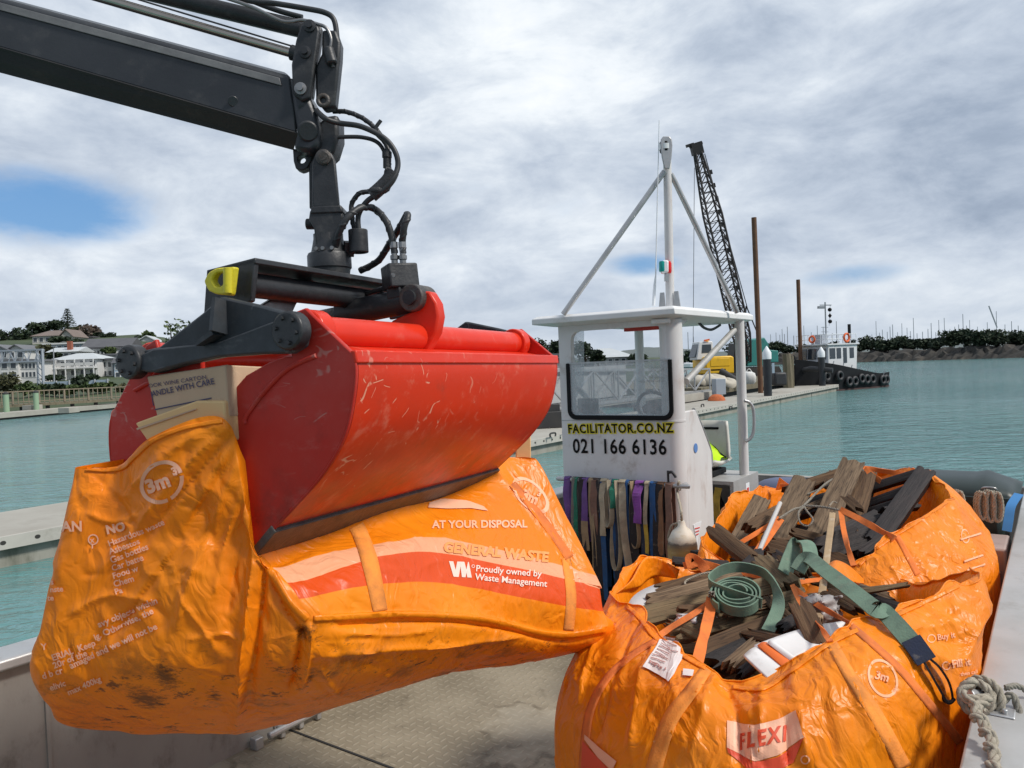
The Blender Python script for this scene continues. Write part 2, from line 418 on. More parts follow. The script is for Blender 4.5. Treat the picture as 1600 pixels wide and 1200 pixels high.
M['concrete'] = mat('concrete', (0.40, 0.385, 0.34), 0.85, 0, (0.33, 0.31, 0.27), 1.2, 1, 0.2, 15, dirt=(0.20, 0.18, 0.15), dscale=0.8, damt=0.5, spec=0.2)
M['concrete_side'] = mat('concrete_side', (0.36, 0.35, 0.31), 0.85, 0, (0.25, 0.24, 0.20), 1.6, 1, 0.2, 15, dirt=(0.10, 0.105, 0.075), dscale=1.6, damt=0.85, stretch=(1, 1, 0.35), spec=0.2)
M['rub_strip'] = mat('rub_strip', (0.50, 0.48, 0.43), 0.7, 0, (0.40, 0.38, 0.34), 2, 1, dirt=(0.2, 0.18, 0.14), dscale=2, damt=0.5)
M['dark_gap'] = mat('dark_gap', (0.02, 0.02, 0.02), 0.8)
M['rust_pile'] = mat('rust_pile', (0.16, 0.075, 0.035), 0.8, 0, (0.10, 0.05, 0.028), 2, 1, 0.2, 10, dirt=(0.045, 0.03, 0.02), dscale=1.5, damt=0.6)
M['black_pile'] = mat('black_pile', (0.014, 0.016, 0.02), 0.45, 0, (0.026, 0.028, 0.032), 3, 1)
M['white_cap'] = mat('white_cap', (0.78, 0.80, 0.82), 0.5)
M['old_timber'] = mat('old_timber', (0.20, 0.17, 0.12), 0.85, 0, (0.11, 0.10, 0.06), 3, 1, 0.4, 14, dirt=(0.06, 0.08, 0.03), dscale=2, damt=0.6, stretch=(3, 3, 0.6))
M['excavator_yellow'] = mat('excavator_yellow', (0.80, 0.47, 0.015), 0.45, 0, (0.72, 0.42, 0.015), 2, 1, dirt=(0.2, 0.13, 0.04), dscale=2, damt=0.5)
M['teal_paint'] = mat('teal_paint', (0.03, 0.22, 0.20), 0.5, 0, (0.045, 0.26, 0.24), 1, 1, dirt=(0.05, 0.09, 0.08), dscale=1, damt=0.5)
M['dark_machine'] = mat('dark_machine', (0.028, 0.028, 0.03), 0.6, 0, (0.05, 0.045, 0.04), 2, 1)
M['lattice'] = mat('lattice', (0.022, 0.02, 0.022), 0.6, 0, (0.04, 0.03, 0.028), 1, 1)
M['cable'] = mat('cable', (0.05, 0.05, 0.055), 0.6)
M['dark_glass'] = mat('dark_glass', (0.035, 0.045, 0.055), 0.08, 0, spec=0.7)
M['bulk_bag'] = mat('bulk_bag', (0.68, 0.68, 0.66), 0.7, 0, (0.58, 0.58, 0.56), 2, 1, 0.3, 8)
M['tarp_cream'] = mat('tarp_cream', (0.52, 0.48, 0.40), 0.7, 0, (0.42, 0.38, 0.31), 2, 1, 0.3, 6)
M['orange_net'] = mat('orange_net', (0.55, 0.14, 0.04), 0.85, 0, (0.35, 0.09, 0.03), 8, 1, 0.6, 20)
M['grey_tarp'] = mat('grey_tarp', (0.42, 0.43, 0.43), 0.6, 0, (0.32, 0.33, 0.33), 1, 1)
M['tug_black'] = mat('tug_black', (0.010, 0.011, 0.013), 0.6, 0, (0.018, 0.019, 0.021), 1.5, 1, spec=.2)
M['tug_rust'] = mat('tug_rust', (0.07, 0.035, 0.032), 0.8)
M['tug_white'] = mat('tug_white', (0.70, 0.71, 0.72), 0.5, 0, (0.62, 0.63, 0.64), 1, 1, dirt=(0.4, 0.33, 0.27), dscale=1.2, damt=0.4)
M['lifering'] = mat('lifering', (0.75, 0.12, 0.02), 0.6)
M['wall_white'] = mat('wall_white', (0.66, 0.66, 0.65), 0.7, 0, (0.60, 0.60, 0.59), 0.3, 1)
M['wall_grey'] = mat('wall_grey', (0.36, 0.38, 0.40), 0.7)
M['wall_cream'] = mat('wall_cream', (0.52, 0.50, 0.45), 0.7)
M['wall_blue'] = mat('wall_blue', (0.34, 0.42, 0.50), 0.7)
M['roof_grey'] = mat('roof_grey', (0.16, 0.165, 0.18), 0.7, 0, (0.12, 0.125, 0.135), 0.6, 1)
M['roof_dark'] = mat('roof_dark', (0.075, 0.075, 0.082), 0.7, 0, (0.10, 0.10, 0.105), 0.6, 1)
M['roof_brown'] = mat('roof_brown', (0.20, 0.15, 0.13), 0.75, 0, (0.15, 0.12, 0.10), 0.6, 1)
M['roof_pale'] = mat('roof_pale', (0.50, 0.53, 0.54), 0.6, 0, (0.44, 0.47, 0.48), 0.5, 1)
M['house_glass'] = mat('house_glass', (0.05, 0.06, 0.07), 0.15, spec=0.6)
M['trim_white'] = mat('trim_white', (0.72, 0.72, 0.71), 0.6)
M['brick'] = mat('brick', (0.30, 0.10, 0.06), 0.8)
M['gantry_grey'] = mat('gantry_grey', (0.36, 0.40, 0.45), 0.55, 0.2)
M['fence_wood'] = mat('fence_wood', (0.26, 0.21, 0.15), 0.85, 0, (0.19, 0.155, 0.11), 2, 1)
M['green_post'] = mat('green_post', (0.26, 0.38, 0.25), 0.6)
M['bark'] = mat('bark', (0.075, 0.055, 0.04), 0.9, 0, (0.045, 0.035, 0.028), 3, 1)
M['rock'] = mat('rock', (0.050, 0.046, 0.040), 0.9, 0, (0.020, 0.019, 0.018), 0.5, 1, 0.5, 1.5, dirt=(0.15, 0.12, 0.09), dscale=0.3, damt=0.6)
M['mast_grey'] = mat('mast_grey', (0.30, 0.32, 0.34), 0.5)
M['yacht_white'] = mat('yacht_white', (0.7, 0.72, 0.74), 0.5)
M['bin_green'] = mat('bin_green', (0.010, 0.020, 0.018), 0.45, 0, (0.020, 0.033, 0.030), 4, 1, 0.1, 30)
M['pinkish_panel'] = mat('pinkish_panel', (0.42, 0.33, 0.30), 0.7, 0, (0.34, 0.26, 0.235), 3, 1, dirt=(0.14, 0.10, 0.08), dscale=5, damt=0.6)
M['blue_cover'] = mat('blue_cover', (0.13, 0.15, 0.24), 0.7, 0, (0.10, 0.12, 0.20), 4, 1)
M['blue_strap'] = mat('blue_strap', (0.05, 0.22, 0.5), 0.7)
M['rope_grey'] = mat('rope_grey', (0.34, 0.31, 0.26), 0.9, 0, (0.22, 0.20, 0.165), 60, 1, 0.5, 200, spec=0.2)
M['rope_pale'] = mat('rope_pale', (0.46, 0.41, 0.33), 0.9, 0, (0.30, 0.26, 0.20), 50, 1, 0.5, 200, spec=0.2)
M['foam_white'] = mat('foam_white', (0.78, 0.78, 0.77), 0.55, 0, (0.70, 0.70, 0.68), 5, 1, dirt=(0.3, 0.25, 0.2), dscale=9, damt=0.5)
M['foam_orange'] = mat('foam_orange', (0.78, 0.16, 0.02), 0.5)
M['plastic_grey'] = mat('plastic_grey', (0.40, 0.37, 0.36), 0.45, 0, (0.30, 0.28, 0.27), 8, 1, 0.5, 14)
M['liner_white'] = mat('liner_white', (0.60, 0.59, 0.60), 0.6, 0, (0.5, 0.48, 0.47), 5, 1, 0.4, 16)
M['pvc'] = mat('pvc', (0.52, 0.50, 0.48), 0.5)
M['stake'] = mat('stake', (0.42, 0.30, 0.17), 0.75, 0, (0.33, 0.22, 0.12), 9, 1, 0.2, 60, dirt=(0.62, 0.57, 0.48), dscale=8, damt=0.7)
M['hook_black'] = mat('hook_black', (0.015, 0.015, 0.018), 0.5)
M['lens_red'] = mat('lens_red', (0.6, 0.01, 0.008), 0.15)
M['lens_green'] = mat('lens_green', (0.0, 0.30, 0.26), 0.15)
M['lens_clear'] = mat('lens_clear', (0.75, 0.78, 0.78), 0.1)

def glow(name, col, strength):
    m = bpy.data.materials.new(name); m.use_nodes = True
    p = m.node_tree.nodes['Principled BSDF']
    p.inputs['Base Color'].default_value = (*col, 1); p.inputs['Emission Color'].default_value = (*col, 1); p.inputs['Emission Strength'].default_value = strength
    return m
M['lit_red'] = glow('lit_red', (1.0, 0.12, 0.02), 1.6)
M['lit_white'] = glow('lit_white', (1.0, 0.97, 0.9), 1.3)

def wood_mat(name, c1, c2, c3, rough=0.8, moss=None):
    """sawn timber; grain runs along the board's own x axis"""
    m = bpy.data.materials.new(name); m.use_nodes = True
    T = NT(m.node_tree); p = T.n['Principled BSDF']
    co = T.node('ShaderNodeTexCoord').outputs['Object']
    rnd = T.node('ShaderNodeObjectInfo').outputs['Random']
    off = T.node('ShaderNodeCombineXYZ', X=T.math('MULTIPLY', rnd, 37.0), Y=T.math('MULTIPLY', rnd, 11.0), Z=T.math('MULTIPLY', rnd, 23.0)).outputs[0]
    v = T.vmath('ADD', co, off)
    g1 = T.noise(T.mapping(v, scale=(1.6, 26, 26)), 2.0, 6, 0.6, 0.5)
    g2 = T.noise(T.mapping(v, scale=(5, 90, 90)), 2.0, 4, 0.6, 0.3)
    c = T.mix(T.step(g1, 0.32, 0.68), c1, c2)
    c = T.mix(T.math('MULTIPLY', T.step(g2, 0.5, 0.68), 0.8), c, c3)
    if moss: c = T.mix(T.math('MULTIPLY', T.step(T.noise(v, 5, 6, 0.7), 0.5, 0.7), 0.5), c, moss)
    hs = T.node('ShaderNodeHueSaturation', Color=c, Value=T.math('ADD', T.math('MULTIPLY', rnd, 0.6), 0.62))
    T.put(p.inputs['Base Color'], hs.outputs[0]); p.inputs['Roughness'].default_value = rough
    p.inputs['Specular IOR Level'].default_value = 0.3
    b = T.node('ShaderNodeBump', Strength=0.8, Distance=0.006, Height=T.math('ADD', g1, T.math('MULTIPLY', g2, 0.6)))
    T.put(p.inputs['Normal'], b.outputs[0])
    return m
M['wood_grey'] = wood_mat('wood_grey', (0.095, 0.060, 0.035), (0.205, 0.140, 0.085), (0.035, 0.021, 0.014))
M['wood_brown'] = wood_mat('wood_brown', (0.080, 0.043, 0.022), (0.155, 0.092, 0.048), (0.028, 0.016, 0.010))
M['wood_dark'] = wood_mat('wood_dark', (0.018, 0.014, 0.014), (0.035, 0.025, 0.023), (0.008, 0.007, 0.007), 0.6)
M['wood_moss'] = wood_mat('wood_moss', (0.110, 0.074, 0.040), (0.205, 0.145, 0.080), (0.030, 0.020, 0.012), 0.85, (0.17, 0.15, 0.08))

def strap_mat(name, col, stripe=None, wear=0.35):
    """woven webbing: fine weave across, worn and dusty"""
    m = bpy.data.materials.new(name); m.use_nodes = True
    T = NT(m.node_tree); p = T.n['Principled BSDF']
    co = T.node('ShaderNodeTexCoord').outputs['Object']
    c = T.mix(T.step(T.noise(co, 9, 6, 0.65), 0.35, 0.7), col, tuple(q * 0.6 + 0.02 for q in col))
    c = T.mix(T.math('MULTIPLY', T.step(T.noise(T.mapping(co, loc=(3, 1, 4)), 24, 5, 0.7), 0.55, 0.75), wear), c, (0.32, 0.28, 0.22))
    w = T.noise(T.mapping(co, scale=(1, 1, 1)), 160, 2)
    T.put(p.inputs['Base Color'], c); p.inputs['Roughness'].default_value = 0.85; p.inputs['Specular IOR Level'].default_value = 0.2
    T.put(p.inputs['Normal'], T.node('ShaderNodeBump', Strength=0.5, Distance=0.003, Height=w).outputs[0])
    return m
for k, c in dict(purple=(0.17, 0.085, 0.29), violet=(0.24, 0.07, 0.33), green=(0.03, 0.20, 0.13), brown=(0.24, 0.135, 0.10), beige=(0.46, 0.39, 0.28), tan=(0.36, 0.26, 0.16),
                 blue=(0.03, 0.10, 0.26), navy=(0.03, 0.04, 0.075), yellow=(0.52, 0.35, 0.06), dark=(0.035, 0.03, 0.032), grey=(0.22, 0.20, 0.18), rust=(0.27, 0.14, 0.075),
                 sling=(0.17, 0.26, 0.19), webbing=(0.92, 0.31, 0.055), bagcord=(0.85, 0.22, 0.05)).items():
    M['strap_' + k] = strap_mat('webbing_' + k, c, wear=0.12 if k in ('webbing', 'bagcord') else 0.35)
# ------------------------------------------------------------------ water
def water():
    m = bpy.data.materials.new('sea_water'); m.use_nodes = True
    T = NT(m.node_tree); p = T.n['Principled BSDF']
    co = T.node('ShaderNodeTexCoord').outputs['Object']
    big = T.noise(T.mapping(co, scale=(0.06, 0.02, 1), rot=(0, 0, 0.3)), 1.0, 3)
    c = T.mix(T.step(big, 0.35, 0.65), (0.088, 0.215, 0.215), (0.112, 0.25, 0.24))
    T.put(p.inputs['Base Color'], c)
    p.inputs['Roughness'].default_value = 0.06
    p.inputs['IOR'].default_value = 1.33
    w1 = T.noise(T.mapping(co, scale=(0.5, 1.0, 1), rot=(0, 0, 0.25)), 1.2, 4, 0.55, 0.3)
    w2 = T.noise(T.mapping(co, scale=(0.6, 1.1, 1), rot=(0, 0, -0.2)), 3.2, 4, 0.6, 0.4)
    w3 = T.noise(T.mapping(co, scale=(0.35, 1.0, 1), rot=(0, 0, 0.1)), 0.16, 3, 0.5, 0.2)
    calm = T.step(T.noise(T.mapping(co, scale=(0.03, 0.05, 1), loc=(3, 1, 0)), 1.0, 3), 0.35, 0.65)
    h = T.math('ADD', T.math('ADD', T.math('MULTIPLY', w1, 0.30), T.math('MULTIPLY', w2, 0.20)), T.math('MULTIPLY', w3, 0.5))
    b = T.node('ShaderNodeBump', Strength=T.math('ADD', T.math('MULTIPLY', calm, 0.40), 0.50), Distance=1.0, Height=h)
    T.put(p.inputs['Normal'], b.outputs[0])
    o = MB().grid([[(x, y, 0) for x in np.linspace(-6000, 6000, 25)] for y in np.linspace(-600, 9000, 25)]).build('water', m)
    o.location = (0, 0, 0)
    me = o.data
    # keep the sheet's own coordinates equal to world metres
    cx = sum(v.co.x for v in me.vertices) / len(me.vertices)
    for v in me.vertices: v.co.y += 4200
    tag(o, kind='structure')
water()

# ------------------------------------------------------------------ barge
def deck_mat():
    m = bpy.data.materials.new('tread_plate'); m.use_nodes = True
    T = NT(m.node_tree); p = T.n['Principled BSDF']
    co = T.node('ShaderNodeTexCoord').outputs['Object']
    v = T.mapping(co, rot=(0, 0, -math.atan2(AX.y, AX.x)), scale=(1, 1, 1))
    s = T.vmath('SCALE', v); s.node.inputs['Scale'].default_value = 1 / 0.052
    sp = T.node('ShaderNodeSeparateXYZ', i0=s)
    x, y = sp.outputs[0], sp.outputs[1]
    par = T.math('MODULO', T.math('ABSOLUTE', T.math('ADD', T.math('FLOOR', x), T.math('FLOOR', y))), 2.0)
    u = T.math('SUBTRACT', T.math('FRACT', x), 0.5); w = T.math('SUBTRACT', T.math('FRACT', y), 0.5)
    u2 = T.math('MULTIPLY', u, u); w2 = T.math('MULTIPLY', w, w)
    e1 = T.math('ADD', T.math('MULTIPLY', u2, 4.2), T.math('MULTIPLY', w2, 55.0))
    e2 = T.math('ADD', T.math('MULTIPLY', w2, 4.2), T.math('MULTIPLY', u2, 55.0))
    e = T.math('ADD', T.math('MULTIPLY', e1, par), T.math('MULTIPLY', e2, T.math('SUBTRACT', 1.0, par)))
    tread = T.step(e, 1.1, 0.5)
    n = T.noise(co, 1.6, 7, 0.62); n2 = T.noise(T.mapping(co, loc=(4, 2, 1)), 5.0, 8, 0.68)
    c = T.mix(T.step(n, 0.35, 0.68), (0.205, 0.172, 0.120), (0.31, 0.265, 0.192))
    c = T.mix(T.math('MULTIPLY', tread, 0.45), c, (0.40, 0.35, 0.265))
    c = T.mix(T.math('MULTIPLY', T.step(n2, 0.56, 0.74), 0.75), c, (0.11, 0.088, 0.058))
    bare = T.step(T.noise(T.mapping(co, loc=(1.2, 7.5, 0)), 0.9, 5, 0.55), 0.54, 0.60)
    edge = T.step(T.math('ABSOLUTE', T.math('SUBTRACT', T.noise(T.mapping(co, loc=(1.2, 7.5, 0)), 0.9, 5, 0.55), 0.545)), 0.02, 0.004)
    c = T.mix(T.math('MULTIPLY', bare, 0.5), c, (0.40, 0.36, 0.285))
    c = T.mix(T.math('MULTIPLY', edge, T.math('MULTIPLY', T.step(n2, 0.42, 0.60), 0.6)), c, (0.075, 0.055, 0.035))
    T.put(p.inputs['Base Color'], c)
    T.put(p.inputs['Roughness'], T.math('ADD', T.math('MULTIPLY', n2, 0.35), 0.32))
    p.inputs['Specular IOR Level'].default_value = 0.4
    h = T.math('ADD', T.math('MULTIPLY', tread, T.math('SUBTRACT', 1.0, T.math('MULTIPLY', bare, 0.75))), T.math('MULTIPLY', n2, 0.5))
    T.put(p.inputs['Normal'], T.node('ShaderNodeBump', Strength=0.75, Distance=0.004, Height=h).outputs[0])
    return m

LW, RW = -3.42, -0.22          # inner faces of the two bulwarks
barge = thing('work_barge', 'flat grey steel work barge whose tread plate deck carries the orange waste bags', 'barge', B(3, -1.8, 0))
def slab(mb, a0, a1, l0, l1, z0, z1):
    return mb.add([B(a, l, z) for a in (a0, a1) for l in (l0, l1) for z in (z0, z1)], [(0, 1, 3, 2), (4, 6, 7, 5), (0, 4, 5, 1), (2, 3, 7, 6), (0, 2, 6, 4), (1, 5, 7, 3)])
slab(MB(), -2.5, 7.6, LW - 0.12, RW + 0.14, -0.35, DECK - 0.02).build('hull', M['bulwark'], barge)
dk = slab(MB(), -2.5, 7.5, LW, RW, DECK - 0.015, DECK).build('deck', deck_mat(), barge)
# plate joint on the deck
ja, jb = PZ(452, 1140, DECK + 0.002), PZ(660, 1218, DECK + 0.002)
MB().bar(ja, jb + (jb - ja) * 2, 0.012, 0.005).build('plate_joint', M['dark_gap'], dk)
slab(MB(), -2.5, 7.5, LW - 0.1, LW, DECK - 0.3, 1.29).build('bulwark', M['bulwark'], barge)
slab(MB(), -2.5, 7.5, LW - 0.14, LW + 0.05, 1.288, 1.335).build('bulwark_cap', M['bulwark_rim'], barge, bevel=0.012)
mb = MB()
for a in np.arange(-1.9, 7.5, 1.1): mb.add(*[[B(a, LW + .001, DECK + .02), B(a, LW + .001, 1.28), B(a + .014, LW + .001, 1.28), B(a + .014, LW + .001, DECK + .02), B(a, LW + .01, DECK + .02), B(a, LW + .01, 1.28), B(a + .014, LW + .01, 1.28), B(a + .014, LW + .01, DECK + .02)], [(0, 1, 2, 3), (4, 7, 6, 5), (0, 4, 5, 1), (2, 6, 7, 3)]])
mb.build('bulwark_seam', M['bulwark'], barge)
# hinge fittings low on the left wall
hp = PZ(398, 1168, DECK)
mb = MB(); mb.box(hp + Z * 0.03 + AL * .02, (0.05, 0.05, 0.06), AX); mb.tube([hp + AX * .05 + AL * .05 + Z * .05, hp + AX * .42 + AL * .05 + Z * .06], 0.018, 10)
for k in range(3): mb.box(hp + AX * (0.14 + .12 * k) + AL * .03 + Z * .035, (0.03, 0.05, 0.06), AX)
mb.build('drop_pin', M['galv'], barge, bevel=0.006)
# right hand gunwale
slab(MB(), -2.5, 7.5, RW, RW + 0.016, DECK - 0.3, 1.30).build('bulwark', M['alloy'], barge)
slab(MB(), -2.5, 7.5, RW - 0.008, RW + 0.135, 1.29, 1.33).build('gunwale', M['alloy'], barge, bevel=0.008)
mb = MB()
for a in np.arange(-1.6, 7.4, 0.62): mb.prism([B(a, RW + .02, 1.29), B(a, RW + .13, 1.29), B(a, RW + .13, 1.2), B(a, RW + .02, 0.72)], AX * 0.012)
mb.build('gunwale_bracket', M['alloy'], barge)
slab(MB(), -2.5, 7.5, RW + 0.02, RW + 0.3, 0.52, 0.60).build('rubbing_strake', M['rubber'], barge)
slab(MB(), 7.4, 7.5, LW, RW, DECK - 0.2, 1.25).build('stern_wall', M['bulwark'], barge)
slab(MB(), -2.5, -2.4, LW, RW, DECK - 0.2, 1.25).build('bow_wall', M['bulwark'], barge)
# mooring peg on the gunwale
pegc = P(1540, 1062, 2.28)
PEG = PZ(1541, 1092, 1.345)
pega = (AL * -0.38 - AX * 0.75 + Z * 0.28).normalized()
mb = MB(); mb.cyl(PEG - pega * 0.03, PEG + pega * 0.10, 0.023, 20); mb.box(PEG - Z * .012 + AL * 0.03, (0.16, 0.09, 0.006), AX)
for sx in (-1, 1): mb.cyl(PEG + AX * .06 * sx + AL * .05 - Z * .01, PEG + AX * .06 * sx + AL * .05 + Z * .004, 0.009, 6)
mb.build('mooring_peg', M['galv'], barge, smooth=40, bevel=0.003)

def rope_mb(mb, path, r, pitch=None, strands=3, n=7):
    """three-strand laid rope along a path"""
    pts = [Vector(p) for p in path]; pitch = pitch or r * 7
    L = [0.0]
    for a, b in zip(pts, pts[1:]): L.append(L[-1] + (b - a).length)
    step = pitch / 9; tot = L[-1]; out = [[] for _ in range(strands)]
    s = 0.0; i = 0; up = None
    while s <= tot:
        while i < len(L) - 2 and L[i + 1] < s: i += 1
        f = (s - L[i]) / max(L[i + 1] - L[i], 1e-9)
        p = pts[i].lerp(pts[i + 1], f); t = (pts[i + 1] - pts[i]).normalized()
        if up is None: up = t.orthogonal().normalized()
        up = (up - t * up.dot(t)); up = up.normalized() if up.length > 1e-6 else t.orthogonal().normalized()
        w = t.cross(up)
        for k in range(strands):
            an = 2 * math.pi * (s / pitch + k / strands)
            out[k].append(p + (up * math.cos(an) + w * math.sin(an)) * r * 0.52)
        s += step
    for o in out:
        if len(o) > 1: mb.tube(o, r * 0.56, n)
    return mb

# rope made fast round the peg: turns, a tail hanging inboard along the wall, another running off outboard
mb = MB()
e1 = pega.orthogonal().normalized(); e2 = pega.cross(e1)
path = []
for k in range(0, 75):
    an = 2 * math.pi * k / 24; rr = 0.034 + 0.004 * (k / 24)
    path.append(PEG + pega * (0.012 + 0.017 * (k / 24)) + (e1 * math.cos(an) + e2 * math.sin(an)) * rr)
rope_mb(mb, path, 0.0115)
path = [PEG + pega * .02 + (e1 * math.cos(t) + e2 * math.sin(t)) * 0.056 for t in np.linspace(0.5, 5.6, 26)]
rope_mb(mb, path, 0.0115)
rope_mb(mb, spline([PEG + pega * .03 + Z * .03 - AX * .02 - AL * .03, P(1520, 1065, 2.2), P(1503, 1078, 2.19), P(1513, 1092, 2.16), P(1545, 1090, 2.17)], 10), 0.0125)
tail = spline([P(1545, 1090, 2.17), P(1524, 1108, 2.12), P(1535, 1130, 2.08), P(1548, 1155, 2.03), P(1552, 1180, 1.99), P(1558, 1215, 1.92), P(1562, 1260, 1.85)], 12)
rope_mb(mb, tail, 0.0125)
tail2 = [p + Vector((0.012 * math.sin(i * .55), 0.006, 0.012 * math.cos(i * .55))) for i, p in enumerate(tail)]
rope_mb(mb, tail2[4:], 0.0115)
tag(mb.build('mooring_rope', M['rope_pale'], smooth=60), 'thick pale laid rope wound in turns round the gunwale peg, its tail hanging down', 'rope')
mb = MB()
rope_mb(mb, spline([PEG + pega * .02 - Z * .02 + AL * .04, P(1580, 1085, 2.27), P(1592, 1110, 2.25), P(1604, 1150, 2.2), P(1625, 1230, 2.1)], 12), 0.0105)
rope_mb(mb, spline([P(1572, 1075, 2.28), P(1590, 1072, 2.32), P(1612, 1085, 2.33)], 12), 0.009)
tag(mb.build('tie_rope', M['rope_grey'], smooth=60), 'thinner grey green rope leading from the peg over the outer side of the gunwale', 'rope')

# ------------------------------------------------------------------ wheelhouse
AF, LR = 5.25, -2.255          # front wall plane, starboard side plane
def on_plane(u, v, pt, nrm):
    k = CF + (u - 800) / F_PX * CR - (v - 600) / F_PX * CU
    return EYE + k * ((Vector(pt) - EYE).dot(nrm) / k.dot(nrm))
def PFr(u, v, a=AF): return on_plane(u, v, B(a, 0, 0), AX)
def PSd(u, v, l=LR): return on_plane(u, v, B(0, l, 0), AL)
def LZ(p): return p.dot(AL), p.z
def AZ(p): return p.dot(AX), p.z
LL = LZ(PFr(877, 640))[0]
ZR = P(1058, 480, 5.51).z - 0.075     # roof underside
house = thing('wheelhouse', 'small white open backed steering cabin with phone number on its front', 'wheelhouse', B(AF + .6, (LL + LR) / 2, DECK))

def rrect(l0, l1, z0, z1, r, k=8):
    out = []
    for cx, cz, a0 in ((l1 - r, z1 - r, 0), (l0 + r, z1 - r, 90), (l0 + r, z0 + r, 180), (l1 - r, z0 + r, 270)):
        for i in range(k): 
            a = R(a0 + 90 * i / (k - 1)); out.append((cx + r * math.cos(a), cz + r * math.sin(a)))
    return out
def outer_for(l0, l1, z0, z1, k=8):
    out = []
    for x, z in ((l1, z1), (l0, z1), (l0, z0), (l1, z0)): out += [(x, z)] * k
    return out
wl, wz1 = LZ(PFr(891, 518)); wr, _ = LZ(PFr(1041, 600)); _, wz0 = LZ(PFr(960, 648))
inner = rrect(wl, wr, wz0, wz1, 0.075)
lcol = LR - 0.085
k = 8
inn = [B(AF, l, z) for l, z in inner]; out = [B(AF, l, z) for l, z in outer_for(LL, lcol, DECK, ZR)]
front = MB().ringprism(out, inn, AX * 0.05)
fr = front.build('front_wall', M['white_paint'], house)
# a fold line across the panel, under the window
zl = LZ(PFr(960, 657))[1]
MB().add([B(AF - .002, LL, zl), B(AF - .002, lcol, zl), B(AF - .002, lcol, zl - .006), B(AF - .002, LL, zl - .006), B(AF, LL, zl), B(AF, lcol, zl), B(AF, lcol, zl - .006), B(AF, LL, zl - .006)], [(0, 1, 2, 3), (0, 4, 5, 1), (2, 6, 7, 3)]).build('panel_joint', M['galv'], fr)
# column at the corner
MB().cyl(B(AF + 0.085, lcol, DECK), B(AF + 0.085, lcol, ZR), 0.085, 28).build('corner_post', M['white_worn'], house, smooth=40)
MB().tube([B(AF + 0.085, lcol, zl - .01), B(AF + 0.085, lcol, zl + .004)], 0.088, 28).build('weld_band', M['white_worn'], house, smooth=40)
# side wall with its raked rear edge
pts = [PSd(1070, 642), PSd(1087, 640), PSd(1098, 668), PSd(1112, 706)]
a_top0, zt = AZ(pts[1]); a_r, zr_ = AZ(pts[3])
poly = [B(AF + 0.1, LR, DECK), B(AF + .1, LR, zt), B(a_top0, LR, zt)] + [B(AZ(p)[0], LR, AZ(p)[1]) for p in pts[2:]] + [B(a_r, LR, DECK)]
MB().prism(poly, AL * -0.035).build('side_wall', M['white_worn'], house, bevel=0.008)
MB().tube(spline([B(a_top0 - .01, LR - .015, zt + .004), B(AZ(pts[2])[0] + .01, LR - .015, AZ(pts[2])[1] + .01), B(a_r + .012, LR - .015, zr_), B(a_r + .012, LR - .015, zr_ - .12)], 5), 0.014, 10).build('side_trim', M['galv'], house, smooth=50)
# port side wall, low, plus its pane
MB().prism([B(AF + .05, LL, DECK), B(AF + .05, LL, wz0 - .02), B(AF + 1.1, LL, wz0 - .12), B(AF + 1.1, LL, DECK)], AL * 0.035).build('side_wall', M['white_paint'], house)
# gusset under the roof at the post
g = PSd(1105, 503, lcol)
MB().prism([B(AF + .15, lcol + .02, ZR), B(AF + .15 + .19, lcol + .02, ZR), B(AF + .15 + .05, lcol + .02, ZR - .05), B(AF + .15, lcol + .02, ZR - .19)], AL * 0.012).build('gusset', M['white_worn'], house)
# roof
RB = AZ(PSd(1179, 495, LR + 0.06))[0]
roof = MB()
o0 = [(AF - .14, LL - .16), (AF - .14, LR + .05), (RB, LR + .05), (RB, LL - .16)]
ins = [(AF - .02, LL - .03), (AF - .02, LR - .03), (RB - .1, LR - .03), (RB - .1, LL - .03)]
vs = [B(a, l, ZR + .022) for a, l in o0] + [B(a, l, ZR + .065) for a, l in o0] + [B(a, l, ZR + .085) for a, l in [(a_ + (.03 if i in (0, 1) else -.03), l_ + (.03 if i in (0, 3) else -.03)) for i, (a_, l_) in enumerate(o0)]] + [B(a, l, ZR) for a, l in ins]
roof.add(vs, [(0, 1, 5, 4), (1, 2, 6, 5), (2, 3, 7, 6), (3, 0, 4, 7), (4, 5, 9, 8), (5, 6, 10, 9), (6, 7, 11, 10), (7, 4, 8, 11), (8, 9, 10, 11), (12, 13, 1, 0), (13, 14, 2, 1), (14, 15, 3, 2), (15, 12, 0, 3), (12, 15, 14, 13)])
roof_o = roof.build('roof', M['white_roof'], house, bevel=0.006)
ZT = ZR + .085
# lip under the roof's front and the lamp bar
mb = MB(); mb.bar(PFr(1018, 503, AF - .05), PFr(1047, 501, AF - .05), 0.03, 0.035); mb.build('lamp_bar', M['white_roof'], roof_o, bevel=0.008)
MB().bar(B(AF + .55, LL + .32, ZR - .025), B(AF + .55, LR - .34, ZR - .025), 0.06, 0.05).build('red_beam', M['red_print'], house)
mb = MB(); mb.tube(spline([PSd(1092, 504, LR - .2), PSd(1100, 512, LR - .2), PSd(1112, 515, LR - .2), PSd(1125, 508, LR - .2)], 6), 0.012, 8); mb.build('loose_cable', M['cable'], house)
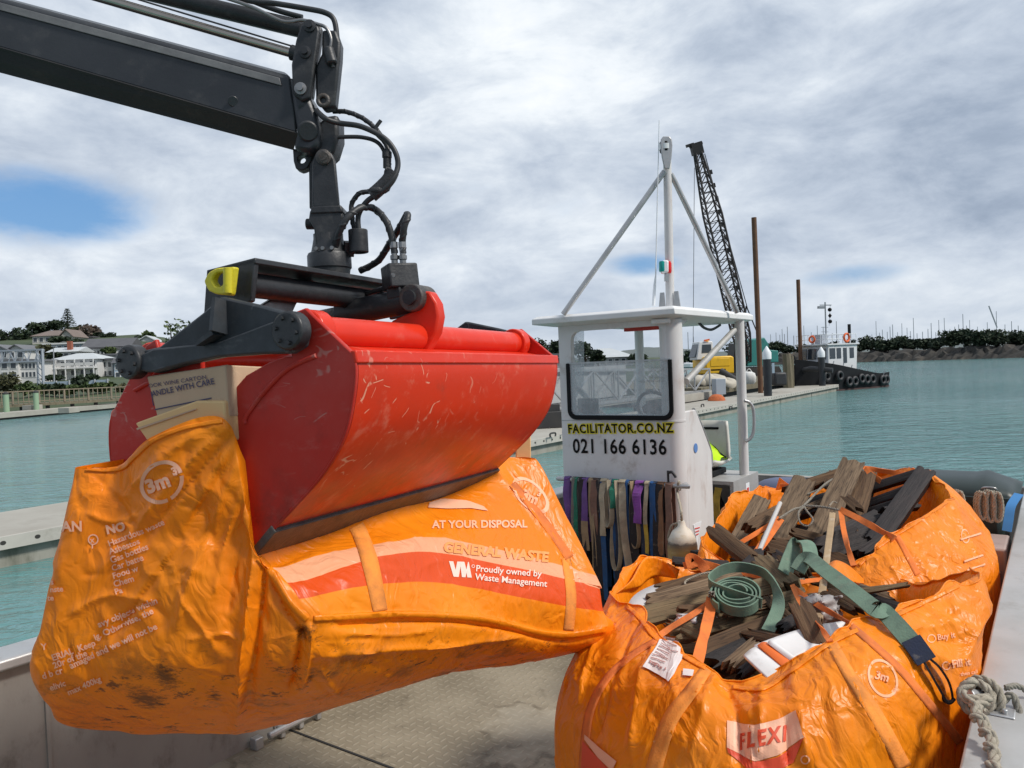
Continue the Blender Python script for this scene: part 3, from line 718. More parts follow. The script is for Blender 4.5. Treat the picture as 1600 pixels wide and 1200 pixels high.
# rear posts and the diagonal
pt, pb = PSd(1156, 500, LR + .0), PSd(1163, 742, LR)
ap = AZ(PSd(1157, 560))[0]
MB().cyl(B(ap, LR, 1.05), B(ap, LR, ZR + .02), 0.041, 20).build('rear_post', M['white_worn'], house, smooth=40)
MB().cyl(B(ap, LL + .05, DECK), B(ap, LL + .05, ZR + .02), 0.041, 20).build('rear_post', M['white_paint'], house, smooth=40)
MB().cyl(PSd(1072, 596, LR - .03), PSd(1147, 516, LR - .03), 0.026, 14).build('diagonal_brace', M['alloy'], house, smooth=40)
MB().cyl(B(ap, LL + .05, DECK + 1.0), B(AF + .1, LL + .05, DECK + 1.75), 0.02, 12).build('diagonal_brace', M['white_paint'], house, smooth=40)
dp = 6.62
MB().tube(spline([P(1163, 626, dp), P(1171, 629, dp), P(1177, 640, dp), P(1178, 668, dp), P(1174, 683, dp), P(1165, 690, dp)], 6), 0.014, 10).build('grab_handle', M['galv'], house, smooth=50)
# sliding pane with its black rubber gasket
def glass_mat():
    m = bpy.data.materials.new('scuffed_pane'); m.use_nodes = True
    T = NT(m.node_tree); T.n.remove(T.n['Principled BSDF'])
    co = T.node('ShaderNodeTexCoord').outputs['Object']
    haze = T.math('ADD', T.math('MULTIPLY', T.step(T.noise(T.mapping(co, scale=(4, 4, 2)), 3, 7, 0.65), 0.35, 0.75), 0.22), 0.22)
    d = T.node('ShaderNodeBsdfDiffuse', Color=(0.62, 0.64, 0.66, 1)); t = T.node('ShaderNodeBsdfTransparent', Color=(0.9, 0.92, 0.93, 1))
    s = T.node('ShaderNodeMixShader', Fac=haze); T.l.new(t.outputs[0], s.inputs[1]); T.l.new(d.outputs[0], s.inputs[2])
    g = T.node('ShaderNodeBsdfGlossy', Roughness=0.08); s2 = T.node('ShaderNodeMixShader', Fac=0.08)
    T.l.new(s.outputs[0], s2.inputs[1]); T.l.new(g.outputs[0], s2.inputs[2])
    T.l.new(s2.outputs[0], T.n['Material Output'].inputs[0])
    return m
M['pane'] = glass_mat()
gl0, gz1 = LZ(PFr(886, 568)); gl1 = LZ(PFr(1052, 600))[0]; gz0 = LZ(PFr(960, 656))[1]
win = MB()
gin = rrect(gl0 + .030, gl1 - .030, gz0 + .035, gz1 + .3, 0.05); gout = rrect(gl0, gl1, gz0, gz1 + .3, 0.075)
half = 8
path_o = [gout[i] for i in range(16, 32)]; path_i = [gin[i] for i in range(16, 32)]
path_o = [(gl0, gz1)] + path_o + [(gl1, gz1)]; path_i = [(gl0 + .030, gz1)] + path_i + [(gl1 - .030, gz1)]
vs = [B(AF - .004, l, z) for l, z in path_o] + [B(AF - .004, l, z) for l, z in path_i] + [B(AF - .022, l, z) for l, z in path_o] + [B(AF - .022, l, z) for l, z in path_i]
n = len(path_o); fs = []
for i in range(n - 1): fs += [(i, n + i, n + i + 1, i + 1), (2 * n + i, 2 * n + i + 1, 3 * n + i + 1, 3 * n + i), (i, i + 1, 2 * n + i + 1, 2 * n + i), (n + i, 3 * n + i, 3 * n + i + 1, n + i + 1)]
fs += [(0, 2 * n, 3 * n, n), (n - 1, 2 * n - 1, 4 * n - 1, 3 * n - 1)]
wf = win.add(vs, fs).build('window_gasket', M['gasket'], house, bevel=0.004)
MB().prism([B(AF - .012, l, z) for l, z in path_i], AX * 0.005).build('pane', M['pane'], wf)
MB().bar(B(AF - .01, gl0 + .01, gz1), B(AF - .01, gl1 - .01, gz1), 0.016, 0.012).build('pane_rail', M['galv'], wf)
# pane folded open at the port side
MB().prism([PFr(889, 516, AF + .06), PFr(912, 516, AF + .3), PFr(912, 600, AF + .3), PFr(889, 640, AF + .06)], AX * 0.006).build('side_pane', M['pane'], house)
# console seen through the window
mb = MB(); slab(mb, AF + .06, AF + .32, LL + .05, lcol - .05, DECK + .2, wz0 - .02); mb.build('console', M['white_paint'], house)
mb = MB(); slab(mb, AF + .12, AF + .16, LL + .08, LL + .26, wz0 - .02, wz0 + .12); mb.build('chart_screen', M['black_cloth'], house, bevel=0.01)
MB().torus(B(AF + .42, lcol - .3, wz0 + .02), (AX + Z * .5), 0.15, 0.014, 28, 8).build('steering_wheel', M['black_cloth'], house, smooth=60)
mb = MB(); mb.lathe([(0.02, 0), (0.09, .02), (0.10, .07), (0.05, .11), (0.01, .12)], B(AF + .2, lcol - .2, wz0 - .02)); mb.build('compass', M['black_cloth'], house, smooth=50)

def flat_text(body, place, bold, name, m, parent, depth=0.0, extra=None, sp=1.0):
    """lettering whose own box is stretched onto place(s,t), s,t in 0..1"""
    vs, fs = text_mesh(body, 1.0, bold, spacing=sp)
    x0, x1 = extra[0:2] if extra else (min(v[0] for v in vs), max(v[0] for v in vs))
    y0, y1 = extra[2:4] if extra else (min(v[1] for v in vs), max(v[1] for v in vs))
    mb = MB(); mb.add([place((x - x0) / (x1 - x0), (y - y0) / (y1 - y0), depth) for x, y in vs], fs)
    return mb.build(name, m, parent, fix=False), (x0, x1, y0, y1)
def quad_place(u0, v0, u1, v1, ub, vb):
    """front wall rectangle: bottom-left px, bottom-right px, top-left px"""
    a, b, c = PFr(u0, v0), PFr(u1, v1), PFr(ub, vb)
    return lambda s, t, d: a + (b - a) * s + (c - a) * t - AX * (0.003 + d)
pl_ = quad_place(889, 677, 1053, 676, 888, 663)
o_, ext = flat_text('FACILITATOR.CO.NZ', pl_, 0.024, 'web_address', M['black_print'], house, 0.004, None, 1.13)
flat_text('FACILITATOR.CO.NZ', pl_, 0.10, 'web_address_outline', M['yellow_print'], house, 0.0, ext, 1.13)
flat_text('021 166 6136', quad_place(896, 708, 1042, 711, 895, 685), 0.018, 'phone_number', M['black_print'], house, 0.002, None, 1.08)
flat_text('HSN', lambda s, t, d: PFr(1037, 580) + (PFr(1017, 580) - PFr(1037, 580)) * s + (PFr(1037, 573) - PFr(1037, 580)) * t - AX * .018, 0.0, 'pen_note', M['galv'], wf)
flat_text('cable\nto barge', lambda s, t, d: PFr(1037, 598) + (PFr(1000, 598) - PFr(1037, 598)) * s + (PFr(1037, 586) - PFr(1037, 598)) * t - AX * .018, 0.0, 'pen_note', M['galv'], wf)
# round sticker and notice on the side wall
sc_ = PSd(1087, 700, LR + .003)
mb = MB(); mb.lathe([(0.028, 0), (0.036, 0), (0.036, 0.002), (0.028, 0.002)], sc_, AL, 24); mb.build('round_sticker', M['blue_print'], house)
MB().cyl(sc_, sc_ + AL * .0015, 0.028, 24).build('sticker_face', M['white_cap'], house)
flat_text('0 0\n0 0', lambda s, t, d: sc_ + AL * .004 + AX * (s - .5) * .022 + Z * (t - .5) * .034, 0.0, 'sticker_print', M['blue_print'], house) if False else None
MB().prism([PSd(1083, 820, LR + .002), PSd(1096, 814, LR + .002), PSd(1089, 850, LR + .002)], AL * .002).build('triangle_notice', M['white_cap'], house)
mb = MB()
for t_ in (0.15, .33, .5): mb.bar(PSd(1085 + 5 * t_, 822 + 28 * t_, LR + .006), PSd(1094 - 5 * t_, 820 + 28 * t_, LR + .006), 0.003, 0.008)
mb.build('notice_print', M['red_print'], house)
# mast, stays, lights
mbase, mtop = P(1047, 474, 5.95), P(1042, 228, 5.95)
mbase.z = ZT
mast = MB().tube([mbase, mtop], [0.034, 0.031], 18).build('mast', M['white_worn'], house, smooth=40)
mb = MB()
for dx, ww in ((-0.065, 0.055), (0.0, 0.05), (0.062, 0.055)):
    c = mbase + AL * dx
    mb.prism([c - AL * ww * .5 + AX * .0, c + AL * ww * .5, c + AL * (ww * .38 if dx <= 0 else ww * .2) + Z * 0.14, c - AL * (ww * .2 if dx <= 0 else ww * .38) + Z * .14], AX * -0.012)
mb.build('mast_step', M['galv'], house)
MB().cyl(P(1038, 268, 5.93), Vector((P(880, 492, 5.95).x, P(880, 492, 5.95).y, ZT)), 0.022, 14).build('stay', M['galv'], house, smooth=40)
s1 = P(1152, 488, 6.3)
MB().tube([P(1048, 272, 5.95), P(1055, 285, 5.97), s1], 0.021, 14).build('stay', M['galv'], house, smooth=40)
# masthead light: teardrop plate with a lamp
c = P(1041, 238, 5.9); fx = CR; fz = (mtop - mbase).normalized()
fy = fx.cross(fz)
prof = [(-.020, -.13), (-.038, -.04), (-.046, .05), (-.042, .095), (-.025, .118), (.025, .118), (.042, .095), (.046, .05), (.038, -.04), (.020, -.13)]
ml = MB().prism([c + fx * x + fz * z for x, z in prof], fy * 0.02).build('masthead_light', M['galv'], house, bevel=0.006)
lamp = c + fz * .045 - fx * .004 - fy * 0.02
MB().lathe([(0.034, -.045), (0.042, -.035), (0.042, .035), (0.034, .048)], lamp, fz, 20).build('lamp_housing', M['gasket'], ml, smooth=50)
MB().lathe([(0.030, -.022), (0.046, -.02), (0.046, .02), (0.030, .022)], lamp, fz, 20).build('lamp_lens', M['lens_clear'], ml, smooth=50)
MB().box(lamp - fy * .05, (0.018, 0.008, 0.03), fx, fy).build('lit_element', M['lit_white'], ml)
# whip aerial
MB().tube([P(1021, 478, 5.9), P(1023, 445, 5.9), P(1024.5, 430, 5.9), P(1030, 188, 5.9)], [0.013, 0.011, 0.005, 0.003], 8).build('whip_aerial', M['white_cap'], house, smooth=40)
# red and green side light
c = P(1039, 417, 5.86)
nl = MB().box(c, (0.045, 0.07, 0.095), CR, fy).build('side_light', M['white_cap'], house, bevel=0.012)
MB().lathe([(0.036, -.045), (0.042, -.03), (0.042, .03), (0.036, .045)], c + CR * .016 - fy * .035, fz, 18).build('red_lens', M['lens_red'], nl, smooth=50)
MB().box(c + CR * .018 - fy * .078, (0.014, 0.006, 0.05), CR, fy).build('lit_element', M['lit_red'], nl)
MB().lathe([(0.022, -.04), (0.026, -.03), (0.026, .03), (0.022, .04)], c - CR * .022 + fy * .012, fz, 18).build('green_lens', M['lens_green'], nl, smooth=50)
MB().box(c - fz * .08 + CR * .01, (0.03, 0.03, 0.06), CR, fy).build('light_bracket', M['galv'], nl)
# sling rail, boat hook bracket
RA = AF - 0.09
rl0, zrail = LZ(PFr(879, 751, RA)); rl1, zrail2 = LZ(PFr(1066, 757, RA)); zrail = (zrail + zrail2) / 2
MB().tube([B(AF, rl0 + .01, zrail)] + spline([B(RA + .03, rl0 + .005, zrail), B(RA, rl0 + .03, zrail), B(RA, rl1 - .03, zrail), B(RA + .03, rl1 - .005, zrail)], 6) + [B(AF, rl1 - .01, zrail)], 0.017, 12).build('sling_rail', M['galv'], house, smooth=50)
hk = PFr(1044, 745, RA)
mb = MB(); mb.tube([hk - Z * .06, hk + Z * .045], 0.009, 8); mb.tube(spline([hk + Z * .03, hk + AL * .03 + Z * .035, hk + AL * .052 + Z * .01, hk + AL * .056 - Z * .004], 5), [.011] * 15 + [.004], 8)
mb.build('boat_hook_tip', M['hook_black'], house, smooth=50)
slab(MB(), AF - .012, AF - .004, LL + .02, lcol - .1, DECK + .02, zrail - .2).build('dark_backing', M['gasket'], house)  # added black sheet standing in for the darkness behind the slings

# ------------------------------------------------------------------ slings over the rail
def sling(col, u, vb, w, label, back=None, lean=0.0, col2=None, eye=True, sway=0.0, out=0.0, twist=0.0, name='lifting_sling'):
    l, _ = LZ(PFr(u, 757, RA)); zb = LZ(PFr(u, vb, RA))[1]
    L = zrail - zb; Lb = L * (back if back else 0.9); r = 0.022
    o = 0.010 + out
    pts = []; sd = []
    rng = random.Random(u * 7 + vb)
    tw0 = twist
    for i in range(9):
        t = i / 8; q = 1 - t
        pts.append(B(RA + r + .006 + .01 * math.sin(t * 3), l + lean * 0.4 * q * L + 0.006 * math.sin(3 * q + u), zrail - Lb * q)); sd.append(AL)
    for i in range(1, 7):
        a = math.pi * i / 7
        pts.append(B(RA + (r + o * .3) * math.cos(a), l, zrail + (r) * math.sin(a))); sd.append(AL)
    for i in range(0, 15):
        t = i / 14
        pts.append(B(RA - r - o * min(1, t * 4) - .012 * math.sin(t * 2.6), l + lean * t * L + sway * math.sin(t * math.pi) + .004 * math.sin(t * 9 + u), zrail - L * t))
        an = tw0 * t + 0.25 * math.sin(u + t * 4)
        sd.append(AL * math.cos(an) + AX * math.sin(an))
    mb = MB().ribbon(pts, sd, w, 0.006)
    if col2:
        k0 = len(pts) - 7
        t = thing(name, label, 'sling', pts[-1], 'lifting slings over the cabin rail')
        MB().ribbon(pts[:k0 + 1], sd[:k0 + 1], w, 0.006).build('webbing', M['strap_' + col], t)
        MB().ribbon(pts[k0:], sd[k0:], w * 1.04, 0.007).build('sewn_end', M['strap_' + col2], t)
        return t
    if eye:
        p = pts[-1]; e = [p + AX * 0.012 * math.sin(q) * 1.0 - Z * (0.0) + Z * (-.045 * math.sin(q / 2)) - AX * .0 for q in np.linspace(0, 2 * math.pi, 10)]
    o_ = mb.build(name, M['strap_' + col])
    return tag(o_, label, 'sling', 'lifting slings over the cabin rail')
def loop_sling(col, u, vb, width, w, label, out=0.02, tilt=0.0):
    """a round sling hanging as an open loop"""
    l, _ = LZ(PFr(u, 757, RA)); zb = LZ(PFr(u, vb, RA))[1]; L = zrail + .02 - zb
    pts = []
    for q in np.linspace(0, 2 * math.pi, 41):
        s = math.sin(q); c = math.cos(q)
        pts.append(B(RA - .03 - out * (1 - c) * .5 - .012 * s, l + width * .5 * s * (1.25 - c) * .8 + tilt * L * (1 - c) * .5, zrail + .018 - L * (1 - c) / 2))
    return tag(MB().ribbon(pts, [AX * .8 + AL * .6] * 41, w, 0.006).build('round_sling', M['strap_' + col]), label, 'sling', 'lifting slings over the cabin rail')
W5 = 0.052
sling('purple', 888, 818, 0.05, 'dark purple sling bunched at the far end of the rail beside the water', lean=0.05, twist=1.2)
sling('green', 902, 842, 0.034, 'narrow green sling beside the bunched dark purple one', twist=.4)
sling('purple', 916, 858, W5, 'bright purple sling with a tan sewn end, next to the narrow green one', col2='tan')
sling('brown', 931, 833, 0.056, 'reddish brown sling hanging short between purple and beige ones')
sling('beige', 945, 835, 0.05, 'beige sling with faded stamped lettering, next to the reddish brown one', out=.01)
loop_sling('beige', 955, 820, 0.05, 0.04, 'short beige sling hanging as an open loop beside the stamped beige one', 0.03)
sling('green', 963, 792, 0.045, 'green sling knotted tight round the rail among the beige ones', out=.02, twist=1.0)
loop_sling('beige', 966, 886, 0.07, 0.032, 'long greenish beige loop that hangs lowest under the knotted green sling', 0.05)
sling('beige', 974, 918, 0.055, 'long pale beige sling twisted as it falls across the middle of the row', lean=0.10, out=.035, twist=1.1)
loop_sling('tan', 990, 853, 0.06, 0.03, 'thin tan loop behind the bright violet sling', 0.015, .05)
sling('violet', 1001, 815, 0.066, 'bright violet sling wrapped thickly and hanging short', out=.03)
sling('beige', 1012, 862, 0.03, 'narrow sling with a mustard yellow sewn end', col2='yellow', out=.012)
sling('blue', 1022, 872, 0.052, 'plain blue sling next to the mustard ended one')
sling('rust', 1034, 878, 0.05, 'rust brown sling beside the plain blue one', lean=-.02)
sling('brown', 1047, 872, 0.056, 'dull brown sling nearest the white fender')
# longer ones, hung further back; the black ones are added to fill the darkness
sling('blue', 944, 935, 0.045, 'long blue sling with a yellow tip reaching down behind the beige ones', col2='blue', out=-.002, name='lifting_sling')
sling('tan', 926, 912, 0.045, 'long dark tan sling below the bright purple one', lean=.03)
sling('blue', 957, 900, 0.04, 'curled mid blue sling half hidden behind the short beige loop', lean=.04, twist=.8)
sling('navy', 965, 945, 0.06, 'near black navy sling deep behind the greenish loop')
sling('blue', 979, 928, 0.05, 'dark blue sling behind the twisted beige one', lean=.01)
sling('dark', 992, 940, 0.07, 'black webbing sling behind the thin tan loop')
sling('navy', 1008, 935, 0.07, 'wide navy sling under the bright violet one')
sling('dark', 912, 935, 0.06, 'black webbing sling behind the purple and tan ones')
sling('grey', 899, 880, 0.04, 'grey sling hanging behind the narrow green one')
sling('dark', 935, 945, 0.07, 'wide black webbing sling behind the long blue one')
sling('dark', 1030, 930, 0.08, 'wide black sling behind the rust brown one')

# ------------------------------------------------------------------ fender, seat and vest
fc = P(1066, 845, 5.0)
f = thing('fender_buoy', 'white teardrop fender stained brown below, hung by a rope from the rail', 'fender', fc - Z * .36)
def fender_mat():
    m = bpy.data.materials.new('stained_fender'); m.use_nodes = True
    T = NT(m.node_tree); p = T.n['Principled BSDF']
    co = T.node('ShaderNodeTexCoord').outputs['Object']; z = T.node('ShaderNodeSeparateXYZ', i0=co).outputs[2]
    n = T.noise(T.mapping(co, scale=(1, 1, 2.5)), 18, 6, 0.65)
    zz = T.math('ADD', z, T.math('MULTIPLY', T.math('SUBTRACT', n, 0.5), 0.05))
    c = T.ramp(T.math('MULTIPLY', zz, 1 / 0.5), [(0.0, (0.16, 0.10, 0.035)), (0.60, (0.34, 0.23, 0.08)), (0.70, (0.10, 0.085, 0.07)), (0.73, (0.50, 0.45, 0.36)), (0.82, (0.66, 0.62, 0.53))])
    c = T.mix(T.math('MULTIPLY', T.step(n, .5, .7), .5), c, (0.46, 0.36, 0.18))
    T.put(p.inputs['Base Color'], c); p.inputs['Roughness'].default_value = 0.6
    return m
MB().lathe([(0.05, 0), (0.088, .03), (0.096, .1), (0.096, .33), (0.088, .375), (0.062, .425), (0.028, .455), (0.02, .49)], fc - Z * .36, Z, 24).build('float_body', fender_mat(), f, smooth=60)
mb = MB(); rope_mb(mb, spline([fc + Z * .12, P(1064, 795, 5.02), B(RA - .02, rl1 - .03, zrail - .05), B(RA - .02, rl1 - .02, zrail + .03), B(RA + .02, rl1 - .03, zrail + .02), B(RA - .02, rl1 - .01, zrail - .03)], 10), 0.009)
rope_mb(mb, spline([fc + Z * .11, fc + Z * .1 - AL * .06 - AX * .02, fc + Z * .0 - AL * .1, P(1050, 838, 5.02), fc + Z * .12 - AL * .03], 8), 0.007)
mb.build('fender_rope', M['rope_pale'], f, smooth=60)

sa = ap - 0.12; sl = -2.60
seat = thing('helm_chair', 'pale plastic moulded helm seat with a slot cut in its backrest', 'chair', B(sa, sl, 1.3))
zs = P(1125, 742, 6.35).z
# backrest grid
def seat_shell():
    rows = []
    for i in range(13):
        t = i / 12; row = []
        for j in range(11):
            s = (j / 10 - .5) * 2
            w = 0.205 * (1 - 0.22 * max(0, (t - .55)) ** 1.2 * 2)
            if t < .42:   # pan
                q = t / .42; a = -0.20 + 0.40 * q; z = 0.02 * (1 - q) - 0.02 * math.sin(q * 3) + 0.05 * abs(s) ** 3
            else:
                q = (t - .42) / .58; a = 0.20 + 0.07 * q; z = 0.02 + 0.36 * q; a -= 0.06 * abs(s) ** 3
            row.append(B(sa + a, sl + s * w, zs + z + .02))
        rows.append(row)
    return rows
MB().grid(seat_shell()).build('shell', M['seat_plastic'], seat, smooth=60, solid=0.025)
MB().box(B(sa + .245, sl, zs + .33), (0.17, 0.03, 0.022), AL, AX).build('handle_slot', M['gasket'], seat, bevel=.008)
MB().box(B(sa, sl, zs - .03), (0.34, 0.34, 0.05), AL, AX).build('seat_base', M['gasket'], seat, bevel=.01)
bx = thing('seat_locker', 'grey alloy box with an open front carrying the helm seat', 'locker', B(sa, sl, DECK))
mb = MB(); zb_ = zs - .06
sl2 = LR + .05
slab(mb, sa - .30, sa + .34, sl - .3, sl2, zb_ - .03, zb_)
slab(mb, sa + .30, sa + .34, sl - .3, sl2, DECK, zb_ - .03)
slab(mb, sa - .30, sa + .30, sl - .3, sl - .27, DECK, zb_ - .03)
slab(mb, sa - .30, sa + .3, sl - .27, sl2, zb_ - .36, zb_ - .33)
mb.build('casing', M['alloy'], bx)
slab(MB(), sa - .30, sa + .30, sl2 - .03, sl2, DECK, zb_ - .03).build('side_panel', M['alloy'], bx)
slab(MB(), sa - .0, sa + .09, sl2, sl2 + .002, zb_ - .3, zb_ - .06).build('sticker', M['white_cap'], bx)
slab(MB(), sa + .02, sa + .07, sl2 + .002, sl2 + .004, zb_ - .24, zb_ - .1).build('sticker_print', M['red_print'], bx)
mb = MB(); mb.lathe([(0.02, 0), (0.1, .02), (0.13, .09), (0.1, .17), (0.03, .2)], B(sa - .1, sl + .1, zb_ - .33)); mb.build('coiled_gear', M['strap_navy'], bx, smooth=60)
mb = MB(); mb.ribbon(spline([B(sa - .28, sl + .26, zb_ - .06), B(sa - .33, sl + .25, zb_ - .2), B(sa - .33, sl + .28, zb_ - .42), B(sa - .36, sl + .27, zb_ - .6)], 6), AL, 0.06, .006)
tag(mb.build('hanging_strap', M['strap_yellow']), 'dull yellow strap hanging in front of the open seat locker', 'strap')
rows = []
vc = B(sa + .02, sl + .05, zs + .06)
for i in range(12):
    row = []
    for j in range(12):
        s, t = j / 11 - .5, i / 11 - .5
        h = 0.17 * math.exp(-(s * s + t * t) * 6) + 0.035 * noise.noise(Vector((s * 7, t * 7, 3)))
        row.append(vc + AL * s * .30 + AX * t * .24 + Z * h)
    rows.append(row)
vest = thing('hi_vis_vest', 'fluorescent yellow vest with grey bands crumpled on the helm seat', 'vest', vc)
MB().grid(rows).build('cloth', M['hivis'], vest, smooth=80)
MB().grid([[p + Z * .006 - AX * .004 for p in r[3:6]] for r in rows]).build('reflective_band', M['reflective'], vest, smooth=80)
MB().grid([[p + Z * .008 - AX * .004 for p in r[7:]] for r in rows[6:]]).build('black_lining', M['black_cloth'], vest, smooth=80)

# ------------------------------------------------------------------ stern gear by the gunwale
bc = PZ(1545, 745, 1.60)
ba, bl = bc.dot(AX), -0.62
bn = thing('wheelie_bin', 'dark green wheelie bin with a domed lid at the barge stern', 'bin', B(ba + .15, bl, DECK))
MB().prism([B(ba - .12, bl - .30, DECK), B(ba + .38, bl - .30, DECK), B(ba + .45, bl - .36, 1.5), B(ba - .18, bl - .36, 1.5)], AL * .68).build('bin_body', M['bin_green'], bn, bevel=.03)
lid = []
for i in range(9):
    t = i / 8 - .5; row = []
    for j in range(15):
        s = j / 14 - .5
        hgt = 0.085 * (1 - abs(2 * t) ** 4) * (1 - abs(2 * s) ** 6) + (0.02 if abs(abs(s) - .30) < .05 else 0) * (1 - abs(2 * t) ** 2)
        row.append(B(ba + .13 + t * .68, bl + s * .82, 1.5 + hgt))
    lid.append(row)
lo = MB().grid(lid).build('lid', M['bin_green'], bn, smooth=50, solid=.02)
mb = MB(); slab(mb, ba - .22, ba - .20, bl - .38, bl + .38, 1.46, 1.51); mb.build('lid_rim', M['bin_green'], bn, bevel=.006)
for s in (-.27, .27):
    MB().tube(spline([B(ba - .2, bl + s - .035, 1.53), B(ba - .23, bl + s - .03, 1.565), B(ba - .23, bl + s + .03, 1.565), B(ba - .2, bl + s + .035, 1.53)], 5), 0.008, 8).build('lid_handle', M['bare_steel'], bn, smooth=50)
lk = thing('stern_locker', 'stained pinkish boarded locker standing below the green bin lid', 'locker', B(ba - .4, bl, DECK))
slab(MB(), ba - .62, ba - .24, -0.70, RW - .03, DECK, 1.30).build('boarding', M['pinkish_panel'], lk, bevel=.015)
slab(MB(), ba - .64, ba - .62, -0.66, RW - .06, 1.12, 1.17).build('ledge', M['pinkish_panel'], lk)
slab(MB(), ba - .635, ba - .62, -0.66, RW - .06, 0.7, 1.0).build('recess', M['dark_machine'], lk)
LAB = ['single thick coil of rope hung on the bin rail apart from the others', 'first of three rope hanks hung together under the bin lid', 'middle of three rope hanks hung together under the bin lid', 'last of three rope hanks hung together, nearest the gunwale']
for (u, v0, v1), lab in zip(((1497, 766, 800), (1533, 768, 808), (1545, 766, 812), (1556, 768, 812)), LAB):
    mb = MB(); d = (P(u, v0, 5) - EYE)
    c0 = on_plane(u, v0, B(ba - .27, 0, 0), AX); c1 = on_plane(u, v1, B(ba - .27, 0, 0), AX); H = (c0 - c1).length
    for k in range(3):
        off = AL * (.012 * (k - 1)) - AX * (.018 * k)
        rope_mb(mb, [c0 + off + AL * .022 * math.sin(q) - Z * H * (1 - math.cos(q)) / 2 - AX * (.02 * math.sin(q * .5)) for q in np.linspace(0, 2 * math.pi, 26)], 0.009)
    tag(mb.build('rope_hank', M['rope_pale'], smooth=60), lab, 'rope', 'rope hanks under the bin lid')
mb = MB(); mb.ribbon(spline([on_plane(1592, 772, B(ba - .4, 0, 0), AX), on_plane(1580, 790, B(ba - .5, 0, 0), AX), on_plane(1576, 812, B(ba - .55, 0, 0), AX), on_plane(1573, 830, B(ba - .58, 0, 0), AX)], 6), AL, .045, .006)
tag(mb.build('blue_strap', M['blue_strap']), 'bright blue strap hanging beside the bin at the gunwale', 'strap')
bc2 = P(1235, 766, 6.9)
rows = []
for i in range(9):
    t = math.pi * .5 * i / 8
    rows.append([bc2 - Z * .25 + (AL * math.cos(q) * .42 + AX * math.sin(q) * .25) * math.cos(t) ** .6 + Z * .36 * math.sin(t) for q in np.linspace(0, 2 * math.pi, 25)[:-1]])
cv = thing('engine_cover', 'slate blue fabric cover of an engine at the barge stern behind the rear bag', 'cover', bc2 - Z * .9)
MB().grid(rows, closed=True).build('cloth', M['blue_cover'], cv, smooth=60)
slab(MB(), bc2.dot(AX) - .15, bc2.dot(AX) + .15, bc2.dot(AL) - .3, bc2.dot(AL) + .3, DECK, bc2.z - .2).build('engine_mount', M['dark_machine'], cv)
# ------------------------------------------------------------------ clamshell grab: own frame, x along the shells, y from the near shell to the far one
def _eul(z, t, b):
    return Matrix.Rotation(z, 3, 'Z') @ Matrix.Rotation(t, 3, 'Y') @ Matrix.Rotation(b, 3, 'X')
GR = _eul(1.1186, 0.0153, -0.0959); GT = Vector((-0.504, 1.8761, 2.5048)); GW, GS = 1.245, 0.560
gx, gy, gz = GR.col[0].copy(), GR.col[1].copy(), GR.col[2].copy()
def G(x, y, z): return GT + gx * x + gy * y + gz * z
def gl(p):
    q = Vector(p) - GT; return Vector((q.dot(gx), q.dot(gy), q.dot(gz)))
def GX(u, v, x): return on_plane(u, v, G(x, 0, 0), gx)
def GY(u, v, y): return on_plane(u, v, G(0, y, 0), gy)
def z2(pts): return [(150 + .46875 * a, 380 + .46875 * b) for a, b in pts]
def z1(pts): return [(.4375 * a, .4375 * b) for a, b in pts]

grab = thing('clamshell_grab', 'red two shell clamshell grab on a black steel frame gripping the lifted orange bag', 'grab', G(.5, .28, -.55))
back_px = z2([(860, 370), (865, 440), (855, 530), (836, 620), (800, 700), (740, 790), (660, 880), (598, 947), (532, 1024)])
in_px = z2([(515, 980), (490, 870), (450, 700), (425, 560), (430, 520), (500, 440), (570, 400), (630, 378)])
hub_px = z2([(690, 345), (715, 300), (712, 262), (770, 322)])
def yz(px): return [tuple(gl(GX(u, v, 0.0)))[1:] for u, v in px]
back_c, in_c = yz(back_px), yz(in_px)
hub_c = [(0.03 * math.cos(a), 0.052 * math.sin(a)) for a in ()]
def arc(cy, cz, r, a0, a1, n): return [(cy + r * math.cos(R(a0 + (a1 - a0) * i / (n - 1))), cz + r * math.sin(R(a0 + (a1 - a0) * i / (n - 1)))) for i in range(n)]
hub_c = arc(0, 0, 0.058, -40, 150, 10)     # y increases to the left in view
smooth_back = [(p.x, p.y) for p in spline([Vector((a, b, 0)) for a, b in back_c], 6)]
side_poly = smooth_back + in_c + arc(0, 0, 0.058, -60, 110, 9)[0:0] + [(0.045, -0.055), (0.058, 0.0), (0.03, 0.05), (-0.015, 0.056), (-0.05, 0.02)]
